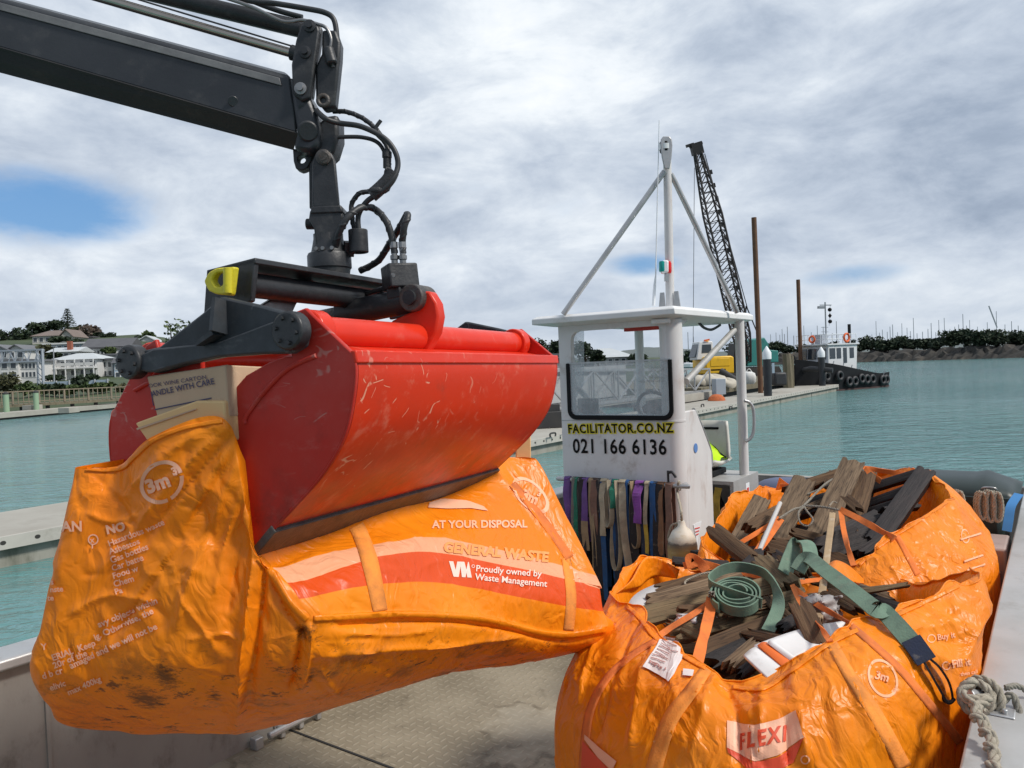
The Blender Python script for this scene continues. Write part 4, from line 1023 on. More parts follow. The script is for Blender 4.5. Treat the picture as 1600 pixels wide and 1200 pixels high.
def shell(sign, label_far=False):
    """sign +1 the near shell, -1 its mirror image"""
    op = R(22)      # the far shell stands further open
    def S(x, y, z): return G(x, y, z) if sign > 0 else G(x, GS - y * math.cos(op) - z * math.sin(op), -y * -math.sin(op) * 1.0 + z * math.cos(op))
    rows = []
    ins = [Vector((y, z)) for y, z in smooth_back]
    th = 0.012
    body = MB()
    inner = []
    for i, p in enumerate(ins):
        t = (ins[min(i + 1, len(ins) - 1)] - ins[max(i - 1, 0)]).normalized(); nn = Vector((-t.y, t.x))
        if nn.x < 0: nn = -nn
        inner.append(p + nn * th)
    prof = [(p.x, p.y) for p in ins] + [(p.x, p.y) for p in reversed(inner)]
    xs = np.linspace(0.012, GW - 0.012, 9)
    body.grid([[S(x, y, z) for y, z in prof] for x in xs], closed=True)
    sh = body.build('bucket_shell', M['red_paint'], grab, smooth=40)
    # top shelf from the pivot tube to the upper edge, with a folded lip
    ay, az = smooth_back[0]
    MB().prism([S(0.012, ay + .004, az), S(0.012, ay + .004, az - .014), S(0.012, 0.0, -.042), S(.012, 0.0, -.03)], (S(1, 0, 0) - S(0, 0, 0)) * (GW - .024)).build('top_shelf', M['red_gloss'], sh)
    MB().prism([S(0, ay - .006, az + .010), S(0, ay - .006, az - .022), S(0, ay + .004, az - .022), S(0, ay + .012, az + .010)], (S(1, 0, 0) - S(0, 0, 0)) * GW).build('rolled_lip', M['red_gloss'], sh, bevel=.004)
    for x in (0.0, GW - .014):
        MB().prism([S(x, y, z) for y, z in side_poly], (S(1, 0, 0) - S(0, 0, 0)) * .014).build('side_plate', M['red_worn'], sh, bevel=.004)
        # doubler welded along the curved edge
        if x == 0:
            band = [S(-.005, y, z) for y, z in smooth_back[2:]]
            inner_b = [S(-.005, y + .012 * q[0], z + .012 * q[1]) for (y, z), q in zip(smooth_back[2:], [(1, 0.35)] * 99)]
            MB().ringprism(band + band[::-1][:0], inner_b, gx * .006) if False else None
            ribp = [tuple(gl(GX(*p, 0.0)))[1:] for p in z2([(735, 375), (640, 420), (560, 500), (505, 575), (500, 600)])]
            MB().tube([S(-.002, y, z) for y, z in [(q.x, q.y) for q in spline([Vector((a, b, 0)) for a, b in ribp], 5)]], 0.006, 8).build('weld_ridge', M['red_worn'], sh, smooth=60)
            MB().tube([S(.002, y, z) for y, z in smooth_back[3:-2]], 0.0035, 8).build('weld_bead', M['red_worn'], sh, smooth=60)
    # pivot tube with collars
    tb = MB(); tb.cyl(S(0.02, 0, 0), S(GW * .97, 0, 0), 0.041, 24)
    for x in (0.03, GW * .955): tb.cyl(S(x - .02, 0, 0), S(x + .03, 0, 0), 0.055, 24)
    tb.build('pivot_tube', M['red_gloss'], sh, smooth=40, bevel=.004)
    # cutting edge
    ly, lz = smooth_back[-1]; py, pz = smooth_back[-9]
    t = Vector((ly - py, lz - pz)).normalized(); nn = Vector((-t.y, t.x))
    if nn.x > 0: nn = -nn
    e0 = Vector((ly, lz)) - t * .088
    q = [e0 + nn * .010, Vector((ly, lz)) + t * .012 + nn * .012, Vector((ly, lz)) + t * .012 - nn * .010, e0 - nn * .012]
    MB().prism([S(-.004, a, b) for a, b in q], (S(1, 0, 0) - S(0, 0, 0)) * (GW + .008)).build('cutting_edge', M['edge_steel'], sh, bevel=.003)
    if sign > 0:
        # the flat underside of the lip
        q2 = [Vector((ly, lz)) + t * .012 - nn * .010, Vector((ly, lz)) + t * .012 + nn * .010, Vector((ly, lz)) + t * .010 + nn * .012 + Vector((.03, -.004)), Vector((ly, lz)) - nn * .055 + t * .02]
        MB().prism([S(-.002, a, b) for a, b in q2], (S(1, 0, 0) - S(0, 0, 0)) * (GW + .004)).build('lip_underside', M['edge_steel'], sh)
    # ram lug on the tube
    xl = GW * .5
    if sign > 0:
        lp = z2([(1058, 362), (1075, 300), (990, 268), (1000, 258), (1070, 226), (1080, 200), (1062, 175), (1090, 160), (1122, 162), (1145, 200), (1152, 245), (1142, 300), (1108, 362)])
    else:
        lp = None
    # position along the tube from where it stands in view
    best = min(np.linspace(.3, .9, 121), key=lambda x: abs(proj(G(x, 0, 0))[0] - 656)); xl = float(best)
    if lp:
        pts = [gl(GX(u, v, xl)) for u, v in lp]
        global LUG_YZ; LUG_YZ = [(p.y, p.z) for p in pts]
    MB().prism([S(xl - .02, y, z) for y, z in LUG_YZ], (S(1, 0, 0) - S(0, 0, 0)) * .045).build('ram_lug', M['red_gloss'], sh, bevel=.006)
    return xl
XL = shell(1); shell(-1)

# frame: end plates, spine, brace
ap_ = [tuple(gl(GX(u, v, -.03)))[1:] for u, v in z2([(697, 300), (690, 262), (662, 238), (560, 210), (420, 178), (362, 230), (215, 345), (160, 358), (140, 390), (150, 430), (205, 432), (300, 405), (420, 380), (560, 370), (650, 368), (688, 345)])]
frame = MB().prism([G(-.035, y, z) for y, z in ap_], gx * .03).build('frame_end_plate', M['worn_steel'], grab, bevel=.006)
MB().prism([G(GW - .02, y, z) for y, z in ap_], gx * .03).build('frame_end_plate', M['worn_steel'], grab, bevel=.006)
for P0 in (G(-.04, 0, 0), G(-.04, GS, 0)):
    c = MB().cyl(P0 - gx * .02, P0 + gx * .02, 0.047, 24).build('pivot_cap', M['black_steel'], grab, bevel=.006)
    mb = MB()
    for k_ in range(6):
        a = k_ * math.pi / 3 + .3
        mb.cyl(P0 - gx * .027 + (gy * math.cos(a) + gz * math.sin(a)) * .031, P0 - gx * .018 + (gy * math.cos(a) + gz * math.sin(a)) * .031, .0055, 6)
    mb.build('cap_bolts' if False else 'bolt_ring', M['black_steel'], c)
# arm bar lying on the plate, and gusset ribs
rib = [GX(u, v, -.036) for u, v in z2([(205, 352), (420, 330), (600, 262), (662, 240), (690, 300), (650, 365), (560, 368), (420, 378), (300, 403), (205, 430), (150, 425), (145, 380)])]
MB().prism(rib, gx * -.014).build('pivot_arm', M['worn_steel'], frame, bevel=.005)
MB().bar(GX(*z2([(418, 188)])[0], -.045), GX(*z2([(408, 298)])[0], -.06), .012, .05, gx).build('gusset', M['worn_steel'], frame)
MB().bar(GX(*z2([(408, 298)])[0], -.055), GX(*z2([(352, 336)])[0], -.055), .012, .04, gx).build('gusset', M['worn_steel'], frame)
ep = [GX(u, v, .05) for u, v in z2([(530, 50), (515, 195), (358, 236), (368, 90)])]
MB().prism(ep, gx * .018).build('head_plate', M['black_steel'], grab, bevel=.004)
eyz = [gl(p) for p in ep]
ytop0, ztop0 = eyz[0].y, eyz[0].z; ytop1 = eyz[3].y
xe = float(min(np.linspace(.6, 1.3, 141), key=lambda x: abs(proj(G(x, ytop0, ztop0))[0] - 671)))
YM = (ytop0 + ytop1) / 2
sp = MB().prism([G(.05, ytop0, ztop0 + .002), G(.05, ytop1, ztop0 + .002), G(.05, ytop1, ztop0 - .014), G(.05, ytop0, ztop0 - .014)], gx * (xe - .05)).build('spine_plate', M['black_steel'], grab, bevel=.003)
MB().cyl(G(.07, YM - .02, ztop0 - .055), G(xe - .02, YM - .02, ztop0 - .055), .034, 20).build('spine_tube', M['black_steel'], grab, smooth=40)
MB().prism([G(xe - .02, ytop0, ztop0 - .0), G(xe - .02, ytop1, ztop0), G(xe - .02, ytop1, ztop0 - .09), G(xe - .02, ytop0, ztop0 - .09)], gx * .016).build('head_plate', M['black_steel'], grab, bevel=.004)
MB().prism([G(xe * .72, ytop0 + .01, ztop0 - .014), G(xe - .03, ytop0 + .01, ztop0 - .014), G(xe - .03, ytop0 + .01, ztop0 - .085)], gy * .012).build('gusset', M['black_steel'], grab)
br = [GY(u, v, YM) for u, v in z2([(768, 94), (700, 118), (620, 165), (555, 205), (540, 220), (655, 234), (668, 205), (700, 155), (745, 118)])]
MB().prism(br, gy * .02).build('brace_plate', M['bare_steel'], grab, bevel=.004)
MB().bar(G(.30, YM, ztop0 - .2), G(xe, YM, ztop0 - .2), .05, .03).build('cross_rail', M['black_steel'], grab) if False else None
# painted shackle at the head
def resample(pts, n):
    pts = [Vector(p) for p in pts]; L = [0]
    for a, b in zip(pts, pts[1:] + pts[:1]): L.append(L[-1] + (b - a).length)
    out = []; q = pts + pts[:1]
    for k_ in range(n):
        s = L[-1] * k_ / n; i = max(j for j in range(len(L)) if L[j] <= s + 1e-12); i = min(i, len(pts) - 1)
        out.append(q[i].lerp(q[i + 1], (s - L[i]) / max(L[i + 1] - L[i], 1e-9)))
    return out
so = resample([GX(u, v, .0) for u, v in z2([(458, 78), (400, 82), (372, 98), (358, 128), (372, 158), (398, 170), (446, 174)])], 28)
si = resample([GX(u, v, .0) for u, v in z2([(432, 96), (402, 98), (392, 108), (386, 124), (396, 142), (410, 146), (420, 138)])], 28)
shk = MB().ringprism(so, si, gx * .022).build('yellow_shackle', M['yellow_paint'], grab, bevel=.006)
MB().cyl(GX(*z2([(440, 84)])[0], -.006), GX(*z2([(440, 166)])[0], -.006), .012, 10).build('shackle_pin', M['yellow_paint'], shk, smooth=40)
# hydraulic ram across, from lug to lug
eye = GX(*z2([(1075, 185)])[0], XL + .0); ez = gl(eye)
def RM(y, dz=0): return G(XL, y, ez.z + dz)
rb = MB().cyl(RM(ez.y + .02), RM(ez.y + .30), .040, 22).build('hydraulic_ram', M['black_steel'], grab, smooth=40, bevel=.004)
MB().cyl(RM(ez.y + .285), RM(GS - ez.y - .12), .027, 18).build('ram_rod', M['edge_steel'], rb, smooth=40)
MB().cyl(RM(GS - ez.y - .16), RM(GS - ez.y + .02), .036, 18).build('rod_clevis', M['black_steel'], rb, smooth=40)
for y in (ez.y, GS - ez.y):
    MB().cyl(RM(y) - gx * .045, RM(y) + gx * .045, .042, 22).build('ram_eye', M['edge_steel'], rb, smooth=40, bevel=.004)
    MB().cyl(RM(y) - gx * .056, RM(y) + gx * .056, .022, 16).build('eye_pin', M['black_steel'], rb, smooth=40)
# valve block and fittings
dv = proj(G(XL, ytop0, ztop0))[2] - .06
vb_ = MB().box(P(625, 433, dv), (.096, .075, .075), gx * .5 + gy * -.35, None, gz).build('valve_block', M['black_steel'], grab, bevel=.006)
MB().box(P(624, 455, dv), (.07, .05, .05), gx, None, gz).build('valve_foot', M['black_steel'], vb_, bevel=.004)
mb = MB(); mb.cyl(P(614, 430, dv - .04), P(614, 430, dv - .052), .007, 8); mb.build('plug', M['bare_steel'], vb_)
for q in ((1410, 1440)):
    u, v0 = .4375 * q, .4375 * 945
    MB().lathe([(.010, 0), (.010, .02), (.013, .022), (.013, .034), (.009, .036), (.009, .055), (.012, .057), (.012, .075)], P(u, v0 + 3, dv), Z, 8).build('hose_fitting', M['bare_steel'], vb_, smooth=30)

# rotator and hanger link, hung plumb from the boom tip
xr = float(min(np.linspace(.2, 1.0, 161), key=lambda x: abs(proj(G(x, YM, ztop0))[0] - 517)))
rbase = G(xr, YM, ztop0 + .002); dr = proj(rbase)[2]
va, vt = P(515, 412, dr), P(506, 246, dr)
ax_r = (vt - va).normalized(); ax_r = (ax_r * .4 + Z * .6).normalized()
pxm = dr / F_PX
def RP(v, off=0.0): return rbase + ax_r * ((413 - v) * pxm)
rot = MB().lathe([(.052, 0), (.060, .004), (.064, .03), (.068, .034), (.068, .072), (.064, .08), (.055, .084), (.050, .105), (.046, .125), (.046, .14)], rbase, ax_r, 28).build('rotator', M['black_steel'], grab, smooth=35)
mb = MB()
sidex = CR; sidey = ax_r.cross(sidex).normalized(); sidex = sidey.cross(ax_r)
for k_ in range(8):
    a = k_ * math.pi / 4 + .2
    mb.cyl(rbase + ax_r * .008 + (sidex * math.cos(a) + sidey * math.sin(a)) * .056, rbase + ax_r * .008 + (sidex * math.cos(a) + sidey * math.sin(a)) * .068, .006, 6)
mb.build('bolt_ring', M['black_steel'], rot)
mb = MB()
for du in (-12, -2, 12): mb.cyl(rbase + ax_r * .086 + sidex * du * pxm - CF * .058, rbase + ax_r * .086 + sidex * du * pxm - CF * .068, .006, 8)
mb.build('port_plug', M['bare_steel'], rot)
# lower yoke
def poly_face(pts, d): return [P(u, v, d) for u, v in pts]
yk = MB()
yk.prism(poly_face([(484, 328), (534, 326), (536, 340), (533, 356), (528, 388), (494, 388), (490, 356), (482, 342)], dr - .045), CF * .02)
yk.prism(poly_face([(484, 328), (534, 326), (536, 340), (533, 356), (528, 388), (494, 388), (490, 356), (482, 342)], dr + .035), CF * .02)
yk.prism(poly_face([(486, 322), (533, 320), (536, 332), (484, 334)], dr - .05), CF * .11)
yk.build('lower_yoke', M['black_steel'], grab, bevel=.005)
MB().cyl(P(481, 350, dr + .0) - sidex * .005, P(540, 350, dr) + sidex * .0, .017, 14).build('yoke_pin', M['black_steel'], grab, smooth=40, bevel=.003)
link_pts = [(487, 254), (493, 239), (505, 233), (517, 238), (523, 250), (530, 324), (488, 324)]
hl = MB().prism(poly_face(link_pts, dr - .04), CF * .02).build('hanger_link', M['black_steel'], grab, bevel=.005)
MB().prism(poly_face([(u - 5, v + 2) for u, v in link_pts], dr + .035), CF * .02).build('hanger_link', M['black_steel'], grab, bevel=.005)
MB().lathe([(.024, 0), (.024, .008), (.014, .012), (.014, .02)], P(506, 246, dr - .04), -CF, 18).build('link_pin', M['edge_steel'], hl, smooth=30)
MB().cyl(P(506, 246, dr - .06), P(506, 246, dr + .07), .016, 14).build('pin_shaft', M['edge_steel'], hl, smooth=40)
gc = P(560, 377, dr - .02)
rg = MB()
n_ = 28
ro = [gc + (sidex * math.cos(q) + sidey * math.sin(q)) * .030 - ax_r * .036 for q in np.linspace(0, 2 * math.pi, n_ + 1)[:-1]]
ri = [gc + (sidex * math.cos(q) + sidey * math.sin(q)) * .021 - ax_r * .036 for q in np.linspace(0, 2 * math.pi, n_ + 1)[:-1]]
rg.ringprism(ro, ri, ax_r * .072)
rg.build('hose_guide', M['black_steel'], grab, smooth=40, bevel=.003)
MB().bar(rbase + ax_r * .07 + sidex * .06, gc - sidex * .028, .03, .02).build('guide_arm', M['black_steel'], grab)

def hose_px(pts, d, r, n=9):
    """hose through zoomed pixel points at depth d, or d per point"""
    ds = d if isinstance(d, (list, tuple)) else [d] * len(pts)
    return spline([P(u, v, q) for (u, v), q in zip(z1(pts), ds)], n), r
def hose_mb(pts, d, r, wrap=False):
    p, r = hose_px(pts, d, r)
    mb = MB().tube(p, r, 12)
    if wrap: rope_mb(mb, p, r * 1.12, pitch=r * 4.4, strands=1, n=6)
    return mb
hose_mb([(1150, 948), (1190, 905), (1210, 835), (1240, 778), (1290, 742), (1340, 748), (1380, 792), (1400, 850), (1409, 905)], [dr, dr - .02, dr - .06, dr - .07, dr - .04, dr, dv, dv, dv], .0105, True).build('grab_hose', M['rubber_hose'], grab, smooth=60)
hose_mb([(1285, 968), (1350, 932), (1390, 872), (1428, 812), (1452, 768), (1456, 775), (1444, 810), (1437, 870), (1440, 905)], [dr + .1, dr + .08, dr + .05, dv + .02, dv + .01, dv - .01, dv - .015, dv, dv], .0105, True).build('grab_hose', M['rubber_hose'], grab, smooth=60)
hose_mb([(1165, 1085), (1220, 1070), (1290, 1055), (1370, 1030)], [dr + .1, dr + .1, dr + .1, dv], .008).build('grab_hose', M['rubber_hose'], grab, smooth=60)

# ------------------------------------------------------------------ crane arm
db = dr - 0.02
crane = thing('crane_arm', 'dark grey hydraulic crane boom with chrome ram rod reaching in above the grab', 'crane', P(-600, 0, db + .1))
sec_r = [(455, 119, 0), (467, 206, 0), (459, 233, .045), (452, 226, .13), (458, 196, .175), (450, 114, .175)]
def left(u, v, dd):
    sl = (119 - (-3)) / (455 - 3) if v < 150 else (206 - 72) / (464 - 0)
    k_ = u + 560
    return (-560, v - k_ * (0.268 if v < 150 else 0.2885 if dd == 0 or dd > .15 else 0.2645), dd)
L0 = [(-560, -154, 0), (-560, -90, 0), (-560, -36, .045), (-560, -40, .13), (-560, -95, .175), (-560, -156, .175)]
r0 = [P(u, v, db + dd) for u, v, dd in L0]; r1 = [P(u, v, db + dd) for u, v, dd in sec_r]
bm_ = MB().grid([r0, r1], closed=True); bm_.f += [(0, 1, 2, 3, 4, 5), (11, 10, 9, 8, 7, 6)]
boom = bm_.build('boom', M['boom_paint'], crane, bevel=.012)
# darker lower facet plate
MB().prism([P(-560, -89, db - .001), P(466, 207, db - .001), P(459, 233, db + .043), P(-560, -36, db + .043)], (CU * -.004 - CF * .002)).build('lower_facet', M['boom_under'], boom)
MB().prism([P(-560, -147, db - .003), P(437, 122, db - .003), P(440, 134, db - .003), P(-560, -134, db - .003)], CF * -.003).build('wear_strip', M['wear_pad'], boom, bevel=.002)
MB().cyl(P(364, 158, db - .001), P(364, 158, db - .006), .016, 20).build('inspection_cover', M['boom_paint'], boom, bevel=.002)
MB().cyl(P(471, 168, db - .001), P(471, 168, db - .006), .009, 14).build('plug', M['black_steel'], boom)
tipp = [(450, 117), (470, 128), (483, 150), (493, 172), (500, 198), (499, 226), (486, 238), (470, 236), (457, 231), (463, 206)]
MB().prism(poly_face(tipp, db - .006), CF * .185).build('boom_tip', M['boom_paint'], crane, bevel=.014)
MB().cyl(P(481, 205, db - .02), P(481, 205, db + .19), .032, 24).build('tip_boss', M['black_steel'], crane, smooth=40, bevel=.006)
kn = [(498, 190), (512, 180), (528, 178), (529, 212), (521, 238), (506, 252), (492, 238), (494, 212)]
MB().prism(poly_face(kn, db + .02), CF * .10).build('tip_knuckle', M['black_steel'], crane, bevel=.012)
lg_o = resample([P(u, v, db + .05) for u, v in z1([(1045, 530), (1118, 540), (1110, 575), (1095, 602), (1075, 610), (1056, 602), (1048, 575)])], 28)
lc = P(*z1([(1077, 568)])[0], db + .05)
lg_i = [lc + (CR * math.cos(q) + CU * math.sin(q)) * .013 for q in np.linspace(0, 2 * math.pi, 29)[:-1]]
def align(o, i):
    a = [math.atan2((p - lc).dot(CU), (p - lc).dot(CR)) for p in o]
    return [lc + (CR * math.cos(q) + CU * math.sin(q)) * .013 for q in a]
MB().ringprism(lg_o, align(lg_o, lg_i), CF * .04).build('lifting_lug', M['black_steel'], crane, bevel=.003)
lp1 = MB().prism(poly_face([(470, 37), (497, 39), (499, 48), (484, 152), (472, 158), (457, 146), (455, 100), (462, 62)], db - .02), CF * .03).build('link_plate', M['black_steel'], crane, bevel=.006)
MB().prism(poly_face([(476, 37), (501, 39), (503, 48), (488, 152), (476, 158), (461, 146), (459, 100), (466, 62)], db + .10), CF * .03).build('link_plate', M['black_steel'], crane, bevel=.006)
for (u, v) in ((470, 139), (477, 82), (484, 41)):
    MB().lathe([(.019, 0), (.019, .006), (.011, .008), (.011, .018)], P(u, v, db - .02), -CF, 16).build('link_bolt', M['bare_steel'] if v > 100 else M['black_steel'], lp1, smooth=30)
lp2 = MB().prism(poly_face([(503, 46), (525, 46), (532, 66), (531, 90), (523, 166), (505, 170), (493, 155), (492, 105), (502, 83)], db + .0), CF * .05).build('rear_link', M['black_steel'], crane, bevel=.008)
mb = MB(); mb.torus(P(505, 157, db - .004), CF, .016, .007, 20, 8); mb.build('link_eye', M['edge_steel'], lp2, smooth=60)
MB().cyl(P(512, 75, db - .01), P(519, 100, db - .01), .018, 14).build('swivel_joint', M['black_steel'], crane, smooth=40, bevel=.005)
MB().cyl(P(-500, -193, db + .06), P(459, 84, db + .06), .0145, 18).build('ram_rod', M['chrome'], crane, smooth=60)
MB().cyl(P(455, 82, db + .06), P(470, 86, db + .06), .024, 16).build('rod_end', M['black_steel'], crane, smooth=40)
MB().cyl(P(-500, -218, db + .04), P(456, 72, db + .04), .0028, 6).build('guide_wire', M['cable'], crane)
MB().cyl(P(-500, -190, db + .08), P(472, 46, db + .08), .027, 18).build('upper_cylinder', M['black_steel'], crane, smooth=60)
hose_mb([(640, -60), (760, -22), (900, 25), (1010, 76), (1080, 72), (1130, 85), (1165, 100), (1182, 140), (1178, 190), (1190, 240)], db + .0, .0055).build('steel_pipe', M['bare_steel'], crane, smooth=60)
hose_mb([(700, -60), (880, 0), (980, 12), (1090, 30), (1160, 45), (1192, 70), (1203, 130), (1205, 190), (1190, 245), (1150, 250)], db + .02, .0085).build('boom_hose', M['rubber_hose'], crane, smooth=60)
hose_mb([(760, -60), (900, 3), (1000, 40), (1080, 62)], db + .07, .0085).build('boom_hose', M['rubber_hose'], crane, smooth=60)
hose_mb([(1130, 395), (1165, 425), (1215, 440), (1290, 452), (1370, 492), (1410, 540), (1421, 592), (1402, 640), (1360, 685), (1310, 720), (1280, 770), (1282, 830)], [db, db - .02, db, db - .01, db - .01, db - .01, db - .01, db - .02, dr - .04, dr - .03, dr - .02, dr - .02], .0085).build('boom_hose', M['rubber_hose'], crane, smooth=60)
hose_mb([(1190, 398), (1240, 400), (1300, 425), (1350, 470), (1384, 530), (1388, 590), (1372, 640), (1335, 680), (1285, 690), (1256, 730), (1258, 780), (1268, 830)], [db + .06, db + .05, db + .04, db + .03, db + .01, db, db, dr - .01, dr - .01, dr, dr, dr], .0075, True).build('boom_hose', M['rubber_hose'], crane, smooth=60)
hose_mb([(1200, 490), (1290, 490), (1350, 510), (1380, 560), (1392, 612), (1380, 650)], db + .03, .0065).build('boom_hose', M['rubber_hose'], crane, smooth=60)
hose_mb([(1360, 430), (1340, 470), (1380, 520), (1375, 580)], db + .02, .006).build('boom_hose', M['rubber_hose'], crane, smooth=60)
hose_mb([(1402, 612), (1388, 640), (1362, 668), (1326, 700)], db - .01, .021, True).build('hose_wrap', M['rubber'], crane, smooth=60)
MB().lathe([(.012, 0), (.012, .03), (.015, .032), (.015, .05)], P(*z1([(1382, 600)])[0], db), CU, 10).build('hose_fitting', M['rubber'], crane, smooth=40)

# ------------------------------------------------------------------ cartons caught in the grab
def cut_text(body, plane_pts, name, m, parent, bold=.012, lift=.003):
    a, b, c = plane_pts
    nn = (b - a).cross(c - a).normalized()
    if nn.dot(a - EYE) > 0: nn = -nn
    return flat_text(body, lambda s, t, d: a + (b - a) * s + (c - a) * t + nn * lift, bold, name, m, parent)
X1 = -.03
q = [GX(u, v, X1) for u, v in ((229, 588), (352, 570), (358, 650), (248, 662))]
ct = thing('wine_carton', 'brown cardboard wine carton with dark printed words crushed in the grab mouth', 'carton', q[3])
MB().prism(q, gx * .26 - gz * .01).build('box', M['carton'], ct, bevel=.004)
MB().prism([q[1] + gx * .004, GX(378, 588, X1 + .05), GX(380, 650, X1 + .05), q[2] + gx * .004], gx * .004).build('flap', M['carton'], ct)
mb = MB(); mb.bar(GX(242, 640, X1 - .001), GX(330, 622, X1 - .001), .002, .003); mb.bar(GX(236, 612, X1 - .001), GX(240, 634, X1 - .001), .002, .002); mb.build('crease', M['carton_print'], ct)
cut_text('OOK WINE CARTON', [GX(234, 606, X1), GX(324, 592, X1), GX(233, 600, X1)], 'printed_line', M['carton_print'], ct, .004)
cut_text('ANDLE WITH CARE', [GX(239, 620, X1), GX(337, 600, X1), GX(237, 611, X1)], 'printed_line', M['carton_print'], ct, .014)
q = [GX(u, v, X1 - .012) for u, v in ((210, 661), (306, 626), (350, 626), (354, 690), (240, 705))]
pc = thing('pale_carton', 'plain pale tan cardboard box jammed under the printed wine carton', 'carton', q[4])
MB().prism(q, gx * .05).build('box', M['carton_pale'], pc, bevel=.006)
MB().prism([GX(214, 672, X1 - .016), GX(306, 640, X1 - .016), GX(306, 638, X1 - .016), GX(213, 669, X1 - .016)], gx * .003).build('board_edge', M['carton'], pc)
q = [P(u, v, 3.32) for u, v in ((806, 700), (829, 668), (830, 740), (806, 740))]
tag(MB().prism(q, CF * .15).build('tan_offcut', M['carton_pale'], bevel=.004), 'pale tan board end poking out behind the grab beside the wheelhouse', 'board')
# ------------------------------------------------------------------ woven plastic waste bags
def bag_mat(name, bands, soil_shade, smears=(), crinkle=.75):
    """bands: list of (t0, t1, s0, s1, colour) printed on the cloth in its own UV; soil: (zone of grime and painted-in shade low on the bag)"""
    m = bpy.data.materials.new(name); m.use_nodes = True
    T = NT(m.node_tree); p = T.n['Principled BSDF']
    uv = T.node('ShaderNodeTexCoord'); co = uv.outputs['Object']
    sp = T.node('ShaderNodeSeparateXYZ', i0=uv.outputs['UV']); s, t = sp.outputs[0], sp.outputs[1]
    n1 = T.noise(co, 2.2, 5, 0.55)
    c = T.mix(T.step(n1, 0.35, 0.7), (0.95, 0.245, 0.004), (0.99, 0.300, 0.008))
    for t0, t1, s0, s1, col, al in bands:
        f = T.math('MULTIPLY', T.math('MULTIPLY', T.step(t, t0 - .0012, t0 + .0012), T.step(t, t1 + .0012, t1 - .0012)), T.math('MULTIPLY', T.step(s, s0 - .001, s0 + .001), T.step(s, s1 + .001, s1 - .001)))
        c = T.mix(T.math('MULTIPLY', f, al), c, col)
    # rubbed-in dirt, scuffs and dark smears, plus underside shade painted in low down
    g = T.noise(T.mapping(co, loc=(2, 5, 1)), 3.2, 9, 0.7)
    c = T.mix(T.math('MULTIPLY', T.step(g, 0.54, 0.8), 0.4), c, (0.40, 0.10, 0.01))
    if soil_shade:
        low = T.step(t, soil_shade[0], soil_shade[1])
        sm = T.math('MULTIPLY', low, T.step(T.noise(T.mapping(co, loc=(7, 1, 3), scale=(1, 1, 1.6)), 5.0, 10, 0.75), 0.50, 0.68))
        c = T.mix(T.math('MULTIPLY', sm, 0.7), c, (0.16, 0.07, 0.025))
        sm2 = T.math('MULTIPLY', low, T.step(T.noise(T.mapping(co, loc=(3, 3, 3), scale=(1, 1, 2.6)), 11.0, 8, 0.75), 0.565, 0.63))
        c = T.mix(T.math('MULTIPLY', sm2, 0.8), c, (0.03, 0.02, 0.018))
    # black smears where it has been dragged
    for q, rad in smears:
        dd = T.vmath('DISTANCE', T.node('ShaderNodeNewGeometry').outputs['Position'], tuple(q))
        nn = T.math('ADD', T.noise(T.mapping(co, rot=(.2, .3, .5), scale=(1, 1.6, 2.6)), 22, 10, .85), T.math('MULTIPLY', T.noise(T.mapping(co, rot=(.3, .5, .8), scale=(.4, 2, 2)), 38, 6, .8), .55))
        f = T.step(T.math('SUBTRACT', nn, T.math('MULTIPLY', dd, .40 / rad)), .48, .72)
        c = T.mix(T.math('MULTIPLY', f, .8), c, (.035, .022, .015))
    T.put(p.inputs['Base Color'], c)
    T.put(p.inputs['Roughness'], T.math('ADD', T.math('MULTIPLY', T.noise(co, 6, 5), 0.25), 0.26))
    p.inputs['Specular IOR Level'].default_value = 0.38
    # creases: crumple cells and soft ripples, with the weave on top
    w = T.vmath('ADD', co, T.vmath('SCALE', T.node('ShaderNodeTexNoise', Vector=co, Scale=3.0, Detail=3.0).outputs['Color']))
    w.node.inputs[1].links[0].from_node.inputs['Scale'].default_value = 0.35
    def crease(rot, sc, scale, loc, k, det=1):
        n = T.noise(T.mapping(w, rot=rot, scale=sc, loc=loc), scale, det, 0.45, 0.25)
        return T.math('MULTIPLY', T.math('ABSOLUTE', T.math('SUBTRACT', n, 0.5)), k)
    h = T.math('ADD', crease((0.2, 0.6, 0.3), (1, 1, .38), 4.2, (1, 2, 3), -.022), crease((0.9, -0.5, 1.3), (1, 1, .42), 7.0, (5, 2, 1), .026))
    h = T.math('ADD', h, crease((-0.8, 0.4, 0.8), (1, 1, .45), 13.0, (3, 8, 2), -.027))
    h = T.math('ADD', h, crease((0.4, 1.1, -0.5), (1, 1, .35), 26.0, (2, 4, 9), .015, 2))
    h = T.math('ADD', h, T.math('MULTIPLY', T.noise(co, 160, 1), 0.0006))
    T.put(p.inputs['Normal'], T.node('ShaderNodeBump', Strength=crinkle, Distance=1.0, Height=h).outputs[0])
    tr = T.node('ShaderNodeBsdfTranslucent', Color=c)
    mx = T.node('ShaderNodeMixShader', Fac=0.16)
    T.l.new(p.outputs[0], mx.inputs[1]); T.l.new(tr.outputs[0], mx.inputs[2])
    T.l.new(mx.outputs[0], T.n['Material Output'].inputs[0])
    return m

